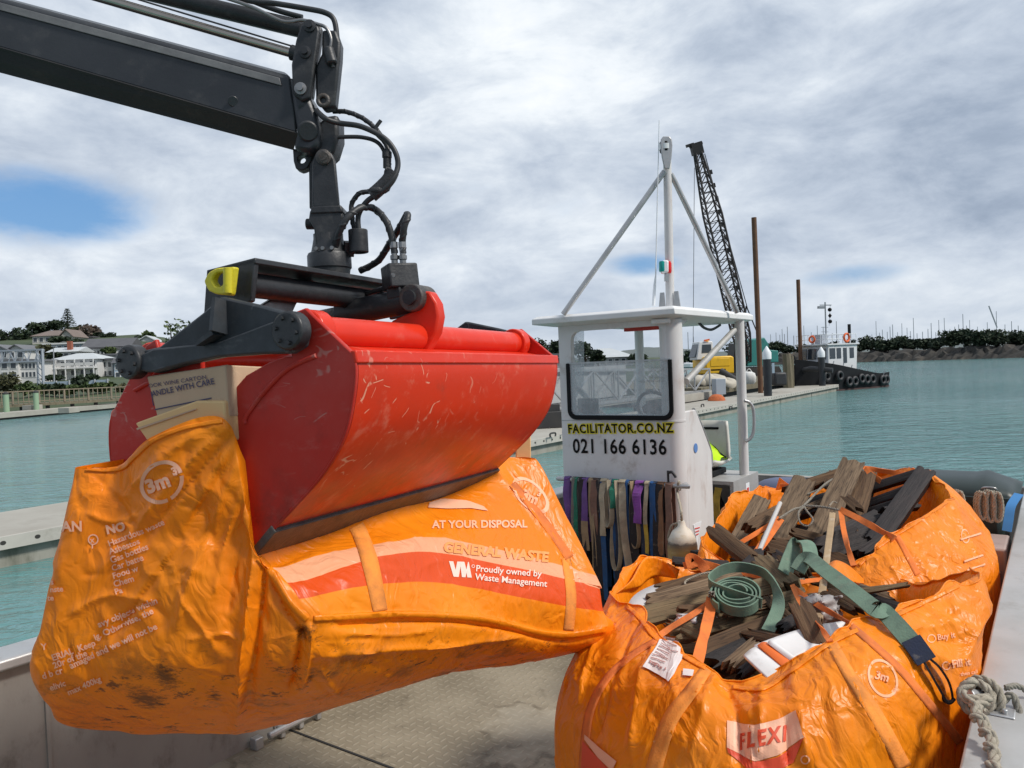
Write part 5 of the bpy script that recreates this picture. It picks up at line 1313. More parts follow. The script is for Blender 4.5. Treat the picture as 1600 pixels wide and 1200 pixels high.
class Cloth:
    """surface through a net of control points (rows from the rim down, columns round the bag)"""
    def __init__(s, rows, closed=True, sub_s=10, sub_t=10, tension=1.0):
        s.closed = closed
        A = np.array([[list(p) for p in r] for r in rows], float)
        s.nr, s.nc = A.shape[:2]
        def cr(a, n, closed):
            m = a.shape[0]; out = []
            for i in range(m if closed else m - 1):
                if closed: q = [a[i - 1], a[i], a[(i + 1) % m], a[(i + 2) % m]]
                else: q = [a[max(i - 1, 0)], a[i], a[i + 1], a[min(i + 2, m - 1)]]
                for k in range(n):
                    t = k / n; m1 = (q[2] - q[0]) * .5 * tension; m2 = (q[3] - q[1]) * .5 * tension
                    out.append((2 * t ** 3 - 3 * t * t + 1) * q[1] + (t ** 3 - 2 * t * t + t) * m1 + (-2 * t ** 3 + 3 * t * t) * q[2] + (t ** 3 - t * t) * m2)
            if not closed: out.append(a[-1])
            return np.array(out)
        a = cr(A, sub_t, False)                      # down
        a = np.swapaxes(cr(np.swapaxes(a, 0, 1), sub_s, closed), 0, 1)
        s.p = a; s.ht, s.wd = a.shape[:2]
    def normals(s):
        p = s.p
        if s.closed: ds = np.roll(p, -1, 1) - np.roll(p, 1, 1)
        else: ds = np.gradient(p, axis=1)
        dt = np.gradient(p, axis=0); n = np.cross(dt, ds)
        return n / np.maximum(np.linalg.norm(n, axis=2, keepdims=True), 1e-9)
    def px(s):
        q = s.p - np.array(EYE); d = q @ np.array(CF)
        return 800 + F_PX * (q @ np.array(CR)) / d, 600 - F_PX * (q @ np.array(CU)) / d, d
    def displace(s, folds, seed=0, ripple=0.006, crumple=0.004, ncrease=160, crease_dir=0.0):
        """folds: (list of pixel points seen on the near side, amplitude m, width m): raised or sunk creases in the cloth"""
        n = s.normals(); u, v, d = s.px()
        c = s.p.reshape(-1, 3).mean(0)
        face = ((s.p - np.array(EYE)) * n).sum(2)
        out = np.zeros((s.ht, s.wd))
        for pts, amp, wid in folds:
            q = []
            for (a, b) in pts:
                dd = (u - a) ** 2 + (v - b) ** 2 + d * 60
                i = np.unravel_index(np.argmin(dd), dd.shape); q.append(P(a, b, float(d[i])))
            q = [np.array(x) for x in spline(q, 6)]
            best = np.full((s.ht, s.wd), 1e9); prm = np.zeros((s.ht, s.wd))
            for k, (a, b) in enumerate(zip(q, q[1:])):
                e = b - a; L2 = max(e @ e, 1e-12)
                t = np.clip(((s.p - a) @ e) / L2, 0, 1)
                dist = np.linalg.norm(s.p - (a + t[..., None] * e), axis=2)
                m_ = dist < best; best[m_] = dist[m_]; prm[m_] = (k + t[m_]) / (len(q) - 1)
            out += amp * (.22 * np.exp(-(best / wid) ** 2) + 1.0 * np.exp(-best / (wid * .42))) * np.clip(np.minimum(prm, 1 - prm) * 6 + .25, 0, 1)
        flat = s.p.reshape(-1, 3); nz = np.zeros(len(flat))
        for i, (x, y, z) in enumerate(flat):
            nz[i] = ripple * noise.noise(Vector((x * 3 + seed, y * 3, z * 1.8)))
        out += nz.reshape(s.ht, s.wd)
        # short straight creases pressed into the cloth
        rng = random.Random(seed); vis = np.argwhere((v < 1230) & (u > -30) & (u < 1630) & (d < 5.2))
        for k in range(ncrease):
            i0, j0 = vis[rng.randrange(len(vis))]
            o = s.p[i0, j0]; di, dj = min(i0 + 1, s.ht - 1), (j0 + 1) % s.wd
            tt = s.p[di, j0] - s.p[di - 1 if di else 0, j0]; ss = s.p[i0, dj] - o
            tt = tt / max(np.linalg.norm(tt), 1e-9); ss = ss / max(np.linalg.norm(ss), 1e-9)
            an = rng.gauss(crease_dir, .55); e = (tt * math.cos(an) + ss * math.sin(an)) * rng.uniform(.06, .34)
            bend = (ss * math.cos(an) - tt * math.sin(an)) * rng.uniform(-.03, .03)
            amp = crumple * rng.uniform(.4, 1.5) * rng.choice((1, 1, -1)); wid = rng.uniform(.006, .014)
            sel = np.linalg.norm(s.p - (o + e / 2), axis=2) < np.linalg.norm(e) * .5 + .06
            q = s.p[sel]; L2 = e @ e
            tp = np.clip(((q - o) @ e) / L2, 0, 1)
            dist = np.linalg.norm(q - (o + tp[:, None] * e + (4 * tp * (1 - tp))[:, None] * bend), axis=1)
            out[sel] += amp * np.exp(-dist / wid) * np.clip(np.minimum(tp, 1 - tp) * 5, 0, 1)
        sgn = -1.0 if (face < 0).mean() > .5 else 1.0
        outward = ((s.p - c) * n).sum(2).mean()
        if outward < 0: n = -n
        s.p = s.p + n * out[..., None]
        return s
    def build(s, name, m, parent, solid=0.004, rows=None):
        p = s.p if rows is None else s.p[rows[0]:rows[1]]
        mb = MB().grid([[Vector(q) for q in r] for r in p], closed=s.closed)
        o = mb.build(name, m, parent, smooth=75, fix=False)
        uvl = o.data.uv_layers.new(name='UVMap'); me = o.data
        w = p.shape[1]; off = 0 if rows is None else rows[0]
        vi = np.zeros(len(me.loops), int); me.loops.foreach_get('vertex_index', vi)
        S = (vi % w) / w; Tt = (vi // w + off) / (s.ht - 1)
        if s.closed:   # the seam's last faces
            ls = np.zeros(len(me.polygons), int); me.polygons.foreach_get('loop_start', ls)
            for k in ls:
                q = S[k:k + 4]
                if q.max() - q.min() > .5: q[q < .5] += 1
        uvl.data.foreach_set('uv', np.stack([S, Tt], 1).astype(np.float32).ravel())
        if solid:
            md = o.modifiers.new('solid', 'SOLIDIFY'); md.thickness = solid; md.offset = 0
        s.obj = o
        return o
    def tree(s):
        h, w = s.ht, s.wd; P_ = [tuple(x) for x in s.p.reshape(-1, 3)]
        f = [(i * w + j, i * w + (j + 1) % w, (i + 1) * w + (j + 1) % w, (i + 1) * w + j) for i in range(h - 1) for j in range(w if s.closed else w - 1)]
        return BVHTree.FromPolygons([Vector(x) for x in P_], f)

def hit(tree, u, v, lift=.004):
    d = P(u, v, 1) - EYE
    loc, nn, i, t = tree.ray_cast(EYE, d.normalized())
    if loc is None: return None
    if nn.dot(d) > 0: nn = -nn
    return loc + nn * lift
def decal(tree, o, ex, ey, verts, faces, name, m, parent, lift=.0015):
    """print laid on the cloth: 2D shape with its origin at pixel o, unit axes ex, ey in photo pixels"""
    pts = []; ok = []
    for x, y in verts:
        q = hit(tree, o[0] + ex[0] * x + ey[0] * y, o[1] + ex[1] * x + ey[1] * y, lift)
        ok.append(q is not None); pts.append(q if q is not None else Vector((0, 0, 0)))
    fs = [f for f in faces if all(ok[i] for i in f)]
    if not fs: return None
    used = sorted({i for f in fs for i in f}); mp = {a: b for b, a in enumerate(used)}
    mb = MB(); mb.add([pts[i] for i in used], [tuple(mp[i] for i in f) for f in fs])
    return mb.build(name, m, parent, fix=False)
def cloth_text(tree, body, o, e, size, name, m, parent, bold=.02, tilt=None, lift=.003, align='LEFT', shear=0, spacing=1.0):
    """o: pixel of the first letter's foot; e: pixel where one em to the right lands, as a direction"""
    vs, fs = text_mesh(body, 1.0, bold, align, shear, 1.0, spacing)
    L = math.hypot(*e); ex = (e[0] / L * size, e[1] / L * size)
    ey = tilt if tilt else (ex[1], -ex[0])
    if tilt: ey = (tilt[0] * size, tilt[1] * size)
    return decal(tree, o, ex, ey, vs, fs, name, m, parent, lift)
def cloth_ring(tree, c, r, w, name, m, parent, ex=(1, 0), ey=(0, -1), a0=0, a1=360, lift=.0015):
    n = 48; vs = []; fs = []
    for i in range(n + 1):
        a = R(a0 + (a1 - a0) * i / n)
        for q in (r - w / 2, r + w / 2): vs.append((q * math.cos(a), q * math.sin(a)))
    fs = [(2 * i, 2 * i + 1, 2 * i + 3, 2 * i + 2) for i in range(n)]
    return decal(tree, c, ex, ey, vs, fs, name, m, parent, lift)
def cloth_patch(tree, poly_rows, name, m, parent, lift=.004, n=14):
    """rows of pixel points -> dense sheet on the cloth"""
    rows = []
    for r in poly_rows:
        q = [Vector((a, b, 0)) for a, b in r]; L = []
        for i in range(n + 1):
            t = i / n * (len(q) - 1); k = min(int(t), len(q) - 2); L.append(q[k].lerp(q[k + 1], t - k))
        rows.append(L)
    g = []
    m_ = max(4, n // 2) if len(rows) == 2 else 3
    for a, b in zip(rows, rows[1:]):
        for i in range(m_): g.append([p.lerp(q, i / m_) for p, q in zip(a, b)])
    g.append(rows[-1])
    vs = [(p.x, p.y) for r in g for p in r]; w = n + 1
    fs = [(i * w + j, i * w + j + 1, (i + 1) * w + j + 1, (i + 1) * w + j) for i in range(len(g) - 1) for j in range(n)]
    return decal(tree, (0, 0), (1, 0), (0, 1), vs, fs, name, m, parent, lift)
def cloth_strap(tree, pts, w, name, m, parent, lift=.0015, th=.0012):
    """webbing sewn to the cloth along pixel points, w pixels wide (or list)"""
    q = spline([Vector((a, b, 0)) for a, b in pts], 10)
    ws = w if isinstance(w, (list, tuple)) else [w, w]
    rows = []
    for i, p in enumerate(q):
        t = (q[min(i + 1, len(q) - 1)] - q[max(i - 1, 0)]).normalized(); nn = Vector((-t.y, t.x, 0))
        f = i / (len(q) - 1) * (len(ws) - 1); k = min(int(f), len(ws) - 2); ww = ws[k] + (ws[k + 1] - ws[k]) * (f - k)
        row = [hit(tree, (p + nn * ww * c).x, (p + nn * ww * c).y, lift) for c in (-.5, -.17, .17, .5)]
        if all(x is not None for x in row) and max((a - b).length for a, b in zip(row, row[1:])) < .15: rows.append(row)
    if len(rows) < 2: return None
    # even out jumps
    return MB().grid(rows).build(name, m, parent, smooth=70, solid=th)
def air_strap(pts, w, side, name, m, parent, th=.004, n=8):
    """free webbing through 3D points"""
    return MB().ribbon(spline(pts, n), side, w, th).build(name, m, parent, smooth=50)

M['print_pale'] = mat('print_pale', (0.92, 0.46, 0.27), 0.5, 0, (0.90, 0.40, 0.20), 9, 1)
M['print_pink'] = mat('print_pink', (0.92, 0.50, 0.33), 0.5, 0, (0.90, 0.43, 0.25), 9, 1)
M['print_white'] = mat('print_white', (0.88, 0.66, 0.56), 0.5)
M['print_red'] = mat('print_red', (0.72, 0.07, 0.02), 0.5)
M['print_tan'] = mat('print_tan', (0.88, 0.33, 0.09), 0.5)
M['label_white'] = mat('label_white', (0.74, 0.68, 0.66), 0.6, 0, (0.66, 0.58, 0.55), 14, 1)
M['label_print'] = mat('label_print', (0.45, 0.22, 0.2), 0.7)

# ---- the bag held in the grab
def V(u, v, d): return P(u, v, d)
def rowA(NL, e1, e2, e3, NR, s1, s2, s3, s4, FR, shrink=0.0, back=1.0):
    f = [V(*q) for q in (NL, e1, e2, e3, NR, s1, s2, s3, s4, FR)]
    nl, nr, s2_, fr_ = f[0], f[4], f[6], f[9]
    inw = Vector((-.76, .65, 0))
    b0 = fr_ + (Vector((-.55, .35, 0))) * back; b1 = s2_.lerp(fr_, .2) + inw * .80 * back; b2 = nl + Vector((.30, .55, 0)) * back
    b0.z = fr_.z; b1.z = (nr.z + fr_.z) / 2; b2.z = nl.z
    return f + [b0, b1, b2]
rows = [
    rowA((130, 728, 2.06), (187, 727, 2.03), (238, 682, 1.93), (345, 652, 1.925), (400, 740, 2.0), (500, 770, 2.28), (610, 750, 2.55), (700, 735, 2.92), (775, 715, 3.14), (834, 716, 3.22), back=.85),
    rowA((115, 800, 2.05), (190, 792, 1.99), (272, 772, 1.925), (372, 772, 1.935), (404, 874, 1.955), (500, 846, 2.17), (610, 812, 2.42), (700, 784, 2.76), (800, 738, 3.1), (846, 742, 3.22), back=.95),
    rowA((103, 850, 2.05), (188, 845, 1.98), (282, 832, 1.945), (376, 842, 1.95), (425, 886, 1.94), (500, 868, 2.09), (600, 850, 2.26), (700, 842, 2.52), (879, 884, 2.90), (921, 901, 3.06)),
    rowA((97, 875, 2.05), (184, 868, 1.975), (286, 862, 1.935), (379, 880, 1.94), (448, 911, 1.93), (520, 893, 2.06), (605, 868, 2.22), (700, 866, 2.46), (883, 905, 2.84), (926, 921, 3.04)),
    rowA((85, 930, 2.05), (180, 922, 1.97), (290, 918, 1.92), (382, 932, 1.93), (467, 936, 1.92), (535, 922, 2.03), (615, 911, 2.18), (705, 913, 2.40), (883, 947, 2.78), (932, 953, 3.0)),
    rowA((72, 985, 2.05), (170, 980, 1.97), (285, 976, 1.92), (380, 988, 1.93), (484, 968, 1.92), (545, 963, 2.02), (640, 958, 2.19), (754, 966, 2.45), (862, 989, 2.74), (953, 971, 2.98)),
    rowA((58, 1040, 2.06), (152, 1046, 1.98), (272, 1046, 1.93), (374, 1052, 1.95), (483, 1021, 1.94), (560, 1018, 2.04), (660, 1012, 2.24), (760, 1003, 2.48), (860, 1006, 2.75), (945, 992, 2.98)),
    rowA((84, 1090, 2.12), (168, 1104, 2.05), (286, 1106, 2.02), (380, 1104, 2.03), (462, 1088, 2.04), (540, 1076, 2.12), (650, 1050, 2.32), (760, 1024, 2.56), (860, 1019, 2.79), (938, 999, 3.0), back=.9),
    rowA((120, 1122, 2.26), (195, 1144, 2.24), (300, 1144, 2.22), (388, 1142, 2.22), (450, 1128, 2.24), (530, 1104, 2.3), (645, 1068, 2.46), (760, 1036, 2.66), (858, 1028, 2.86), (925, 1003, 3.05), back=.75),
]
mid = sum((p for p in rows[-1]), Vector()) / len(rows[-1])
rows.append([p.lerp(mid, .35) + Z * -.012 for p in rows[-1]]); rows.append([p.lerp(mid, .9) for p in rows[-2]])
# the folded edge under the side seam: drop a sharp sewn ridge in
NCOL = len(rows[0])
cl = Cloth(rows, True, 30, 20)
grip = (372, 690)
folds = [([(398, 872), (392, 930), (382, 1010), (374, 1080), (372, 1138)], .020, .022), ([(412, 880), (404, 950), (394, 1040), (388, 1110)], -.018, .018),
         ([(360, 665), (300, 720), (235, 800), (150, 905)], .014, .020), ([(365, 690), (318, 770), (262, 870), (205, 950)], .014, .018), ([(352, 660), (275, 700), (200, 772)], .012, .018),
         ([(372, 720), (340, 800), (300, 900), (276, 985)], .014, .020), ([(380, 760), (352, 850), (336, 930)], .012, .016), ([(368, 705), (308, 800), (240, 905), (170, 1000)], -.014, .018),
         ([(384, 800), (366, 890), (356, 960)], -.012, .016), ([(362, 680), (290, 760), (220, 850)], -.012, .016), ([(150, 745), (190, 790), (222, 830)], -.008, .014), ([(140, 770), (205, 775)], .008, .012), ([(135, 800), (175, 815), (215, 805)], .007, .010),
         ([(110, 960), (170, 930), (240, 940)], .008, .014), ([(130, 900), (210, 890)], -.006, .012), ([(280, 920), (300, 960), (340, 1010)], .007, .010), ([(290, 1000), (350, 990), (370, 1000)], .007, .01),
         ([(483, 970), (485, 1000), (482, 1025), (470, 1080)], .016, .014), ([(472, 980), (468, 1020), (455, 1080)], -.016, .014),
         ([(430, 890), (452, 935), (480, 965)], .006, .010), ([(420, 905), (440, 950), (468, 985), (478, 1010)], -.010, .012),
         ([(486, 966), (560, 962), (640, 959), (756, 966), (868, 990), (950, 978)], .011, .009), ([(490, 978), (600, 974), (700, 972), (790, 984), (870, 1002), (940, 992)], -.012, .012),
         ([(486, 1022), (590, 1016), (700, 1008), (820, 994)], .012, .016), ([(540, 990), (620, 992), (680, 984)], .006, .009), ([(500, 1000), (590, 998)], -.005, .010),
         ([(500, 1040), (512, 1066), (535, 1088)], .007, .010), ([(590, 1030), (570, 1085)], .006, .012), ([(650, 1020), (636, 1060)], .006, .012), ([(720, 1010), (712, 1040)], -.006, .012), ([(800, 1000), (790, 1028)], .005, .012),
         ([(770, 735), (830, 800), (890, 885), (930, 960)], .016, .018), ([(790, 728), (850, 800), (905, 890)], -.012, .016), ([(812, 718), (870, 800), (918, 890)], .010, .016),
         ([(560, 870), (600, 950)], -.004, .02), ([(680, 830), (740, 900), (760, 950)], .006, .03), ([(520, 860), (540, 950)], .006, .02), ([(840, 830), (870, 940)], -.010, .02), ([(820, 880), (850, 960)], .007, .014)]
cl.displace(folds, 3, .005, .0052, 520, .5)
sN = NCOL
t_ = lambda r: r / (len(rows) - 1)
bandrows = [(t_(2.0), t_(3.0), 4 / sN, 9.0 / sN, (0.94, 0.46, 0.26), .92), (t_(3.0), t_(4.0), 4 / sN, 9.0 / sN, (0.80, 0.085, 0.012), .95)]
lift_bag = thing('waste_bag', 'orange waste bag hanging in the grab, printed with pale and red bands', 'waste bag', Vector((mid.x, mid.y, mid.z)), 'orange waste bags')
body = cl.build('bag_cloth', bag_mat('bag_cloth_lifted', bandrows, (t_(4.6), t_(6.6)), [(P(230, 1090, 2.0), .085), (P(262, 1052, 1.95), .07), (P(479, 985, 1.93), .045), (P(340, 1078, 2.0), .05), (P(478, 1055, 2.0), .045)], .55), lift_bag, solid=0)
tr = cl.tree()
# dark smear low on the end panel
rng = random.Random(4)
# webbing straps
cloth_strap(tr, [(556, 822), (564, 838), (578, 880), (594, 955)], [24, 24, 26, 22], 'strap', M['strap_webbing'], lift_bag)
cloth_strap(tr, [(884, 872), (892, 930), (888, 985)], [14, 16, 16], 'strap', M['strap_webbing'], lift_bag)
cloth_strap(tr, [(800, 756), (850, 815), (890, 872)], [12, 14], 'strap', M['strap_bagcord'], lift_bag)
# hems along the rim and the side seam
def hem(tree, pts, w, name='hem', lift=.003): return cloth_strap(tree, pts, w, name, body.data.materials[0], body, lift, .002)
hem(tr, [(490, 966), (560, 963), (640, 960), (756, 968), (866, 992), (944, 984)], 9)
hem(tr, [(134, 733), (186, 733), (212, 712), (240, 688), (290, 668), (348, 658)], 7)
hem(tr, [(404, 872), (425, 896), (450, 938), (480, 968)], 10)
# print on the end panel
cloth_ring(tr, (253, 753), 31, 6, 'printed_ring', M['print_pink'], lift_bag, (1.0, -.12), (0.05, -1.0), 20, 290)
cloth_ring(tr, (253, 753), 31, 6, 'printed_ring', M['print_pink'], lift_bag, (1.0, -.12), (0.05, -1.0), 300, 372)
cloth_text(tr, '3m', (233, 771), (1, -.38), 30, 'volume_print', M['print_pink'], lift_bag, .05)
cloth_text(tr, '3', (272, 743), (1, -.42), 17, 'volume_print', M['print_pink'], lift_bag, .05)
cloth_text(tr, 'AN', (98, 830), (1, -.02), 22, 'heading_print', M['print_pink'], lift_bag, .03)
cloth_text(tr, 'NO', (168, 834), (1, -.20), 19, 'heading_print', M['print_pink'], lift_bag, .05)
cloth_ring(tr, (146, 843), 7.5, 2, 'printed_ring', M['print_pink'], lift_bag)
cloth_text(tr, 'x', (142, 848), (1, -.1), 13, 'cross_print', M['print_pink'], lift_bag, .02)
cloth_strap(tr, [(146, 851), (146, 857)], 2, 'cross_print', M['print_pink'], lift_bag, .005, .001)
for i, w in enumerate(('Hazardous waste', 'Asbestos', 'Gas bottles', 'Car batte', 'Food w', 'Chem', 'Pa')):
    cloth_text(tr, w, (172 + i * 1.6, 854 + i * 12.6), (1, -.40 + i * .02), 13.5, 'list_print', M['print_pink'], lift_bag, .02)
for w, o_, e_, sz in (('ERIAL  Keep', (84, 1032), (1, -.36), 15), ('avy objects within', (156, 980), (1, -.42), 15), ('20r of the', (86, 1044), (1, -.40), 15), ('ig. Otherwise, the', (150, 1000), (1, -.46), 15),
                      ('d b cr', (68, 1060), (1, -.30), 15), ('amaged and we will not be', (112, 1044), (1, -.46), 15), ('Y', (66, 1015), (1, -.1), 15), ('elivic', (80, 1078), (1, -.34), 14), ('max 400kg', (108, 1085), (1, -.42), 14),
                      ('s', (81, 913), (1, -.05), 13), ('nste', (80, 925), (1, -.08), 13), ('te', (76, 938), (1, -.05), 13)):
    cloth_text(tr, w, o_, e_, sz * .92, 'notice_print', M['print_pink'], lift_bag, .025)
# print on the long side
cloth_text(tr, 'AT YOUR DISPOSAL', (675, 826), (1, -.01), 16.5, 'slogan_print', M['print_pink'], lift_bag, .03)
cloth_text(tr, 'GENERAL WASTE', (692, 862), (1, .10), 21, 'waste_type_print', M['print_tan'], lift_bag, .05)
def wm_logo(o, sx, sy):
    polys = [[(0, 1), (.22, 1), (.32, .45), (.42, 1), (.62, 1), (.46, 0), (.2, 0)], [(.55, 1), (.78, 1), (.86, .5), (.96, 1), (1.0, 1), (1.12, 0), (.9, 0), (.86, .3), (.8, 0), (.62, 0)]]
    vs = []; fs = []
    for pl2 in polys:
        bm = bmesh.new(); f = bm.faces.new([bm.verts.new((x, y, 0)) for x, y in pl2]); bmesh.ops.triangulate(bm, faces=[f])
        bmesh.ops.subdivide_edges(bm, edges=bm.edges, cuts=2); bmesh.ops.triangulate(bm, faces=bm.faces)
        bm.verts.index_update(); k_ = len(vs); vs += [(v.co.x, v.co.y) for v in bm.verts]; fs += [tuple(v.index + k_ for v in f.verts) for f in bm.faces]; bm.free()
    return decal(tr, o, (sx, 1.5), (-1, -sy), vs, fs, 'logo_print', M['print_white'], lift_bag)
wm_logo((702, 901), 31, 24)
cloth_ring(tr, (739, 885), 2.2, .8, 'registered_mark', M['print_white'], lift_bag)
cloth_text(tr, 'Proudly owned by', (742, 893), (1, .085), 14, 'owner_print', M['print_white'], lift_bag, .015)
cloth_text(tr, 'Waste Management', (741, 906), (1, .10), 14, 'owner_print', M['print_white'], lift_bag, .015)
cloth_patch(tr, [[(670, 786), (690, 780), (730, 783), (755, 792)], [(668, 794), (700, 796), (735, 795), (762, 799)]], 'pale_flash', M['print_pink'], lift_bag)
cloth_text(tr, 'FLEXI', (694, 788), (1, .12), 10, 'brand_print', M['print_red'], lift_bag, .05)
cloth_ring(tr, (829, 774), 25, 5, 'printed_ring', M['print_pale'], lift_bag, (1, .3), (-.3, -1))
cloth_text(tr, '3m', (813, 778), (1, .45), 21, 'volume_print', M['print_pale'], lift_bag, .05)
cloth_text(tr, '3', (838, 774), (1, .5), 12, 'volume_print', M['print_pale'], lift_bag, .05)

# ---- the two open bags full of timber
def open_bag(name, label, rim, r1, r2, back_from, ctr, fold_list, seed, bands, soil_shade, inner_drop):
    """rim, r1, r2: pixel+depth control columns; those from back_from on are given only at the rim and dropped"""
    Rm = [V(*q) for q in rim]; n = len(Rm)
    c = sum(Rm, Vector()) / n
    def drop(p, dz, outw):
        q = Vector((p.x - c.x, p.y - c.y, 0)).normalized(); return p + q * outw - Z * dz
    A = [V(*r1[i]) if i < len(r1) and r1[i] else drop(Rm[i], .28, .06) for i in range(n)]
    Bv = [V(*r2[i]) if i < len(r2) and r2[i] else drop(Rm[i], .58, .07) for i in range(n)]
    def at_floor(p, k, z):
        return Vector((c.x + (p.x - c.x) * k, c.y + (p.y - c.y) * k, z))
    Cc = [at_floor(p, .99, min(p.z - .12, DECK + .16)) for p in Bv]
    D = [at_floor(p, .90, DECK + .012) for p in Bv]
    I0 = [p + Vector((c.x - p.x, c.y - p.y, 0)).normalized() * .035 - Z * .10 for p in Rm]
    I1 = [p + Vector((c.x - p.x, c.y - p.y, 0)).normalized() * .05 - Z * inner_drop for p in Rm]
    outer = Cloth([Rm, A, Bv, Cc, D], True, 24, 24)
    outer.displace(fold_list, seed, .012, .0070, 420, .2)
    for i in range(16):
        k_ = (1 - i / 16) ** 1.5
        for j in range(outer.wd):
            x, y, z = outer.p[0, j] if i == 0 else outer.p[i, j]
            v_ = noise.noise_vector(Vector((x * 7, y * 7, z * 3 + seed))) * .034 + noise.noise_vector(Vector((x * 19, y * 19, z * 9 + seed))) * .012
            outer.p[i, j] += np.array(v_) * k_
    inner = Cloth([list(map(Vector, Rm)), I0, I1], True, 24, 8)
    inner.p[0] = outer.p[0]
    inner.displace([], seed + 5, .006, .005, 60)
    inner.p[0] = outer.p[0]
    b = thing(name, label, 'waste bag', Vector((c.x, c.y, DECK)), 'orange waste bags')
    m = bag_mat('bag_cloth_' + str(seed), bands, soil_shade)
    o = outer.build('bag_cloth', m, b, solid=0)
    inner.build('inner_wall', m, b, solid=0)
    # sewn rim
    MB().tube([Vector(q) for q in outer.p[0]], .0035, 8, closed=True).build('rim_hem', m, b, smooth=60)
    return b, o, outer.tree(), inner.tree(), c, outer, m
rimF = [(959, 927, 3.20), (994, 953, 2.98), (1026, 990, 2.75), (1082, 1027, 2.58), (1137, 1066, 2.42), (1193, 1068, 2.36), (1295, 999, 2.38), (1378, 962, 2.50), (1461, 926, 2.65), (1528, 893, 2.86), (1440, 908, 3.25), (1345, 898, 3.5), (1230, 905, 3.62), (1120, 900, 3.65), (1013, 869, 3.55)]
r1F = [(910, 1008, 3.02), (938, 1040, 2.76), (985, 1075, 2.52), (1060, 1105, 2.32), (1135, 1122, 2.22), (1210, 1122, 2.16), (1310, 1085, 2.16), (1400, 1050, 2.27), (1480, 1010, 2.46), (1549, 950, 2.74)]
r2F = [(876, 1110, 2.92), (897, 1170, 2.62), (950, 1240, 2.37), (1040, 1290, 2.18), (1140, 1310, 2.08), (1220, 1310, 2.05), (1330, 1270, 2.06), (1420, 1215, 2.16), (1480, 1150, 2.34), (1536, 1020, 2.64)]
foldsF = [([(1140, 1072), (1150, 1120), (1160, 1200)], -.03, .05), ([(1120, 1050), (1100, 1110), (1080, 1190)], .018, .03), ([(1195, 1072), (1190, 1120), (1185, 1190)], .016, .025), ([(1240, 1050), (1250, 1120), (1262, 1200)], .016, .022), ([(1265, 1030), (1290, 1110), (1310, 1190)], -.014, .02),
          ([(1290, 1010), (1340, 1090), (1380, 1180)], .014, .02), ([(1315, 995), (1380, 1060), (1440, 1150)], -.012, .02), ([(1400, 965), (1440, 1010), (1490, 1040)], .014, .022), ([(1450, 940), (1480, 970), (1535, 985)], .012, .018), ([(1420, 990), (1470, 1000), (1540, 1005)], -.012, .018),
          ([(1225, 1065), (1228, 1130), (1232, 1200)], -.012, .016), ([(1170, 1080), (1172, 1140), (1176, 1200)], .010, .014), ([(960, 940), (930, 1010), (905, 1100)], .012, .02), ([(1000, 970), (960, 1060), (930, 1150)], -.014, .025), ([(1030, 1000), (1000, 1080), (985, 1180)], .014, .025), ([(890, 1060), (960, 1080), (1040, 1080)], .008, .02), ([(1060, 1020), (1050, 1060), (1062, 1100)], .010, .014),
          ([(1400, 1000), (1430, 985), (1480, 975)], .012, .012), ([(1430, 1020), (1470, 1035), (1520, 1030)], .010, .014), ([(1450, 960), (1500, 950)], -.01, .012), ([(1330, 1020), (1360, 1040), (1400, 1045)], .008, .012)]
bagF, bagF_o, trF, trFi, cF, clF, matF = open_bag('waste_bag', 'nearest orange waste bag on deck, brimming with old planks and white foam', rimF, r1F, r2F, 10, None, foldsF, 11, [], (0.55, 0.95), .42)
rimR = [(1100, 846, 4.05), (1120, 812, 4.3), (1156, 770, 4.75), (1226, 763, 5.1), (1330, 750, 5.05), (1421, 733, 4.7), (1452, 738, 4.4), (1486, 774, 4.05), (1446, 802, 3.78), (1397, 832, 3.62), (1337, 880, 3.52), (1230, 900, 3.7), (1150, 884, 3.95)]
r1R = [(1090, 880, 4.02), (1108, 850, 4.3), (1140, 800, 4.8), None, None, None, (1492, 772, 4.32), (1542, 836, 3.98), (1520, 868, 3.66), (1440, 890, 3.44), (1360, 930, 3.36), (1230, 960, 3.55), (1140, 930, 3.85)]
r2R = [(1090, 960, 4.0), (1105, 920, 4.3), (1140, 880, 4.8), None, None, None, (1530, 850, 4.3), (1560, 890, 3.9), (1550, 940, 3.6), (1470, 960, 3.38), (1370, 1010, 3.3), (1230, 1040, 3.5), (1140, 1010, 3.8)]
foldsR = [([(1400, 835), (1450, 900), (1480, 950)], .016, .02), ([(1490, 790), (1520, 850), (1540, 920)], .014, .022), ([(1440, 800), (1480, 850), (1500, 900)], -.012, .02), ([(1350, 880), (1390, 870), (1440, 880)], .010, .014), ([(1420, 850), (1470, 830), (1510, 840)], .008, .012), ([(1380, 860), (1400, 900), (1420, 930)], .01, .014), ([(1160, 775), (1130, 830), (1110, 880)], .02, .025), ([(1180, 770), (1160, 800), (1150, 850)], -.014, .02), ([(1450, 870), (1500, 880), (1550, 890)], -.01, .016), ([(1130, 800), (1115, 850)], .01, .014)]
bagR, bagR_o, trR, trRi, cR, clR, matR = open_bag('waste_bag', 'orange waste bag at the back, its mouth full of a broken pallet and charred frames', rimR, r1R, r2R, 99, None, foldsR, 23, [], (0.6, 0.95), .40)

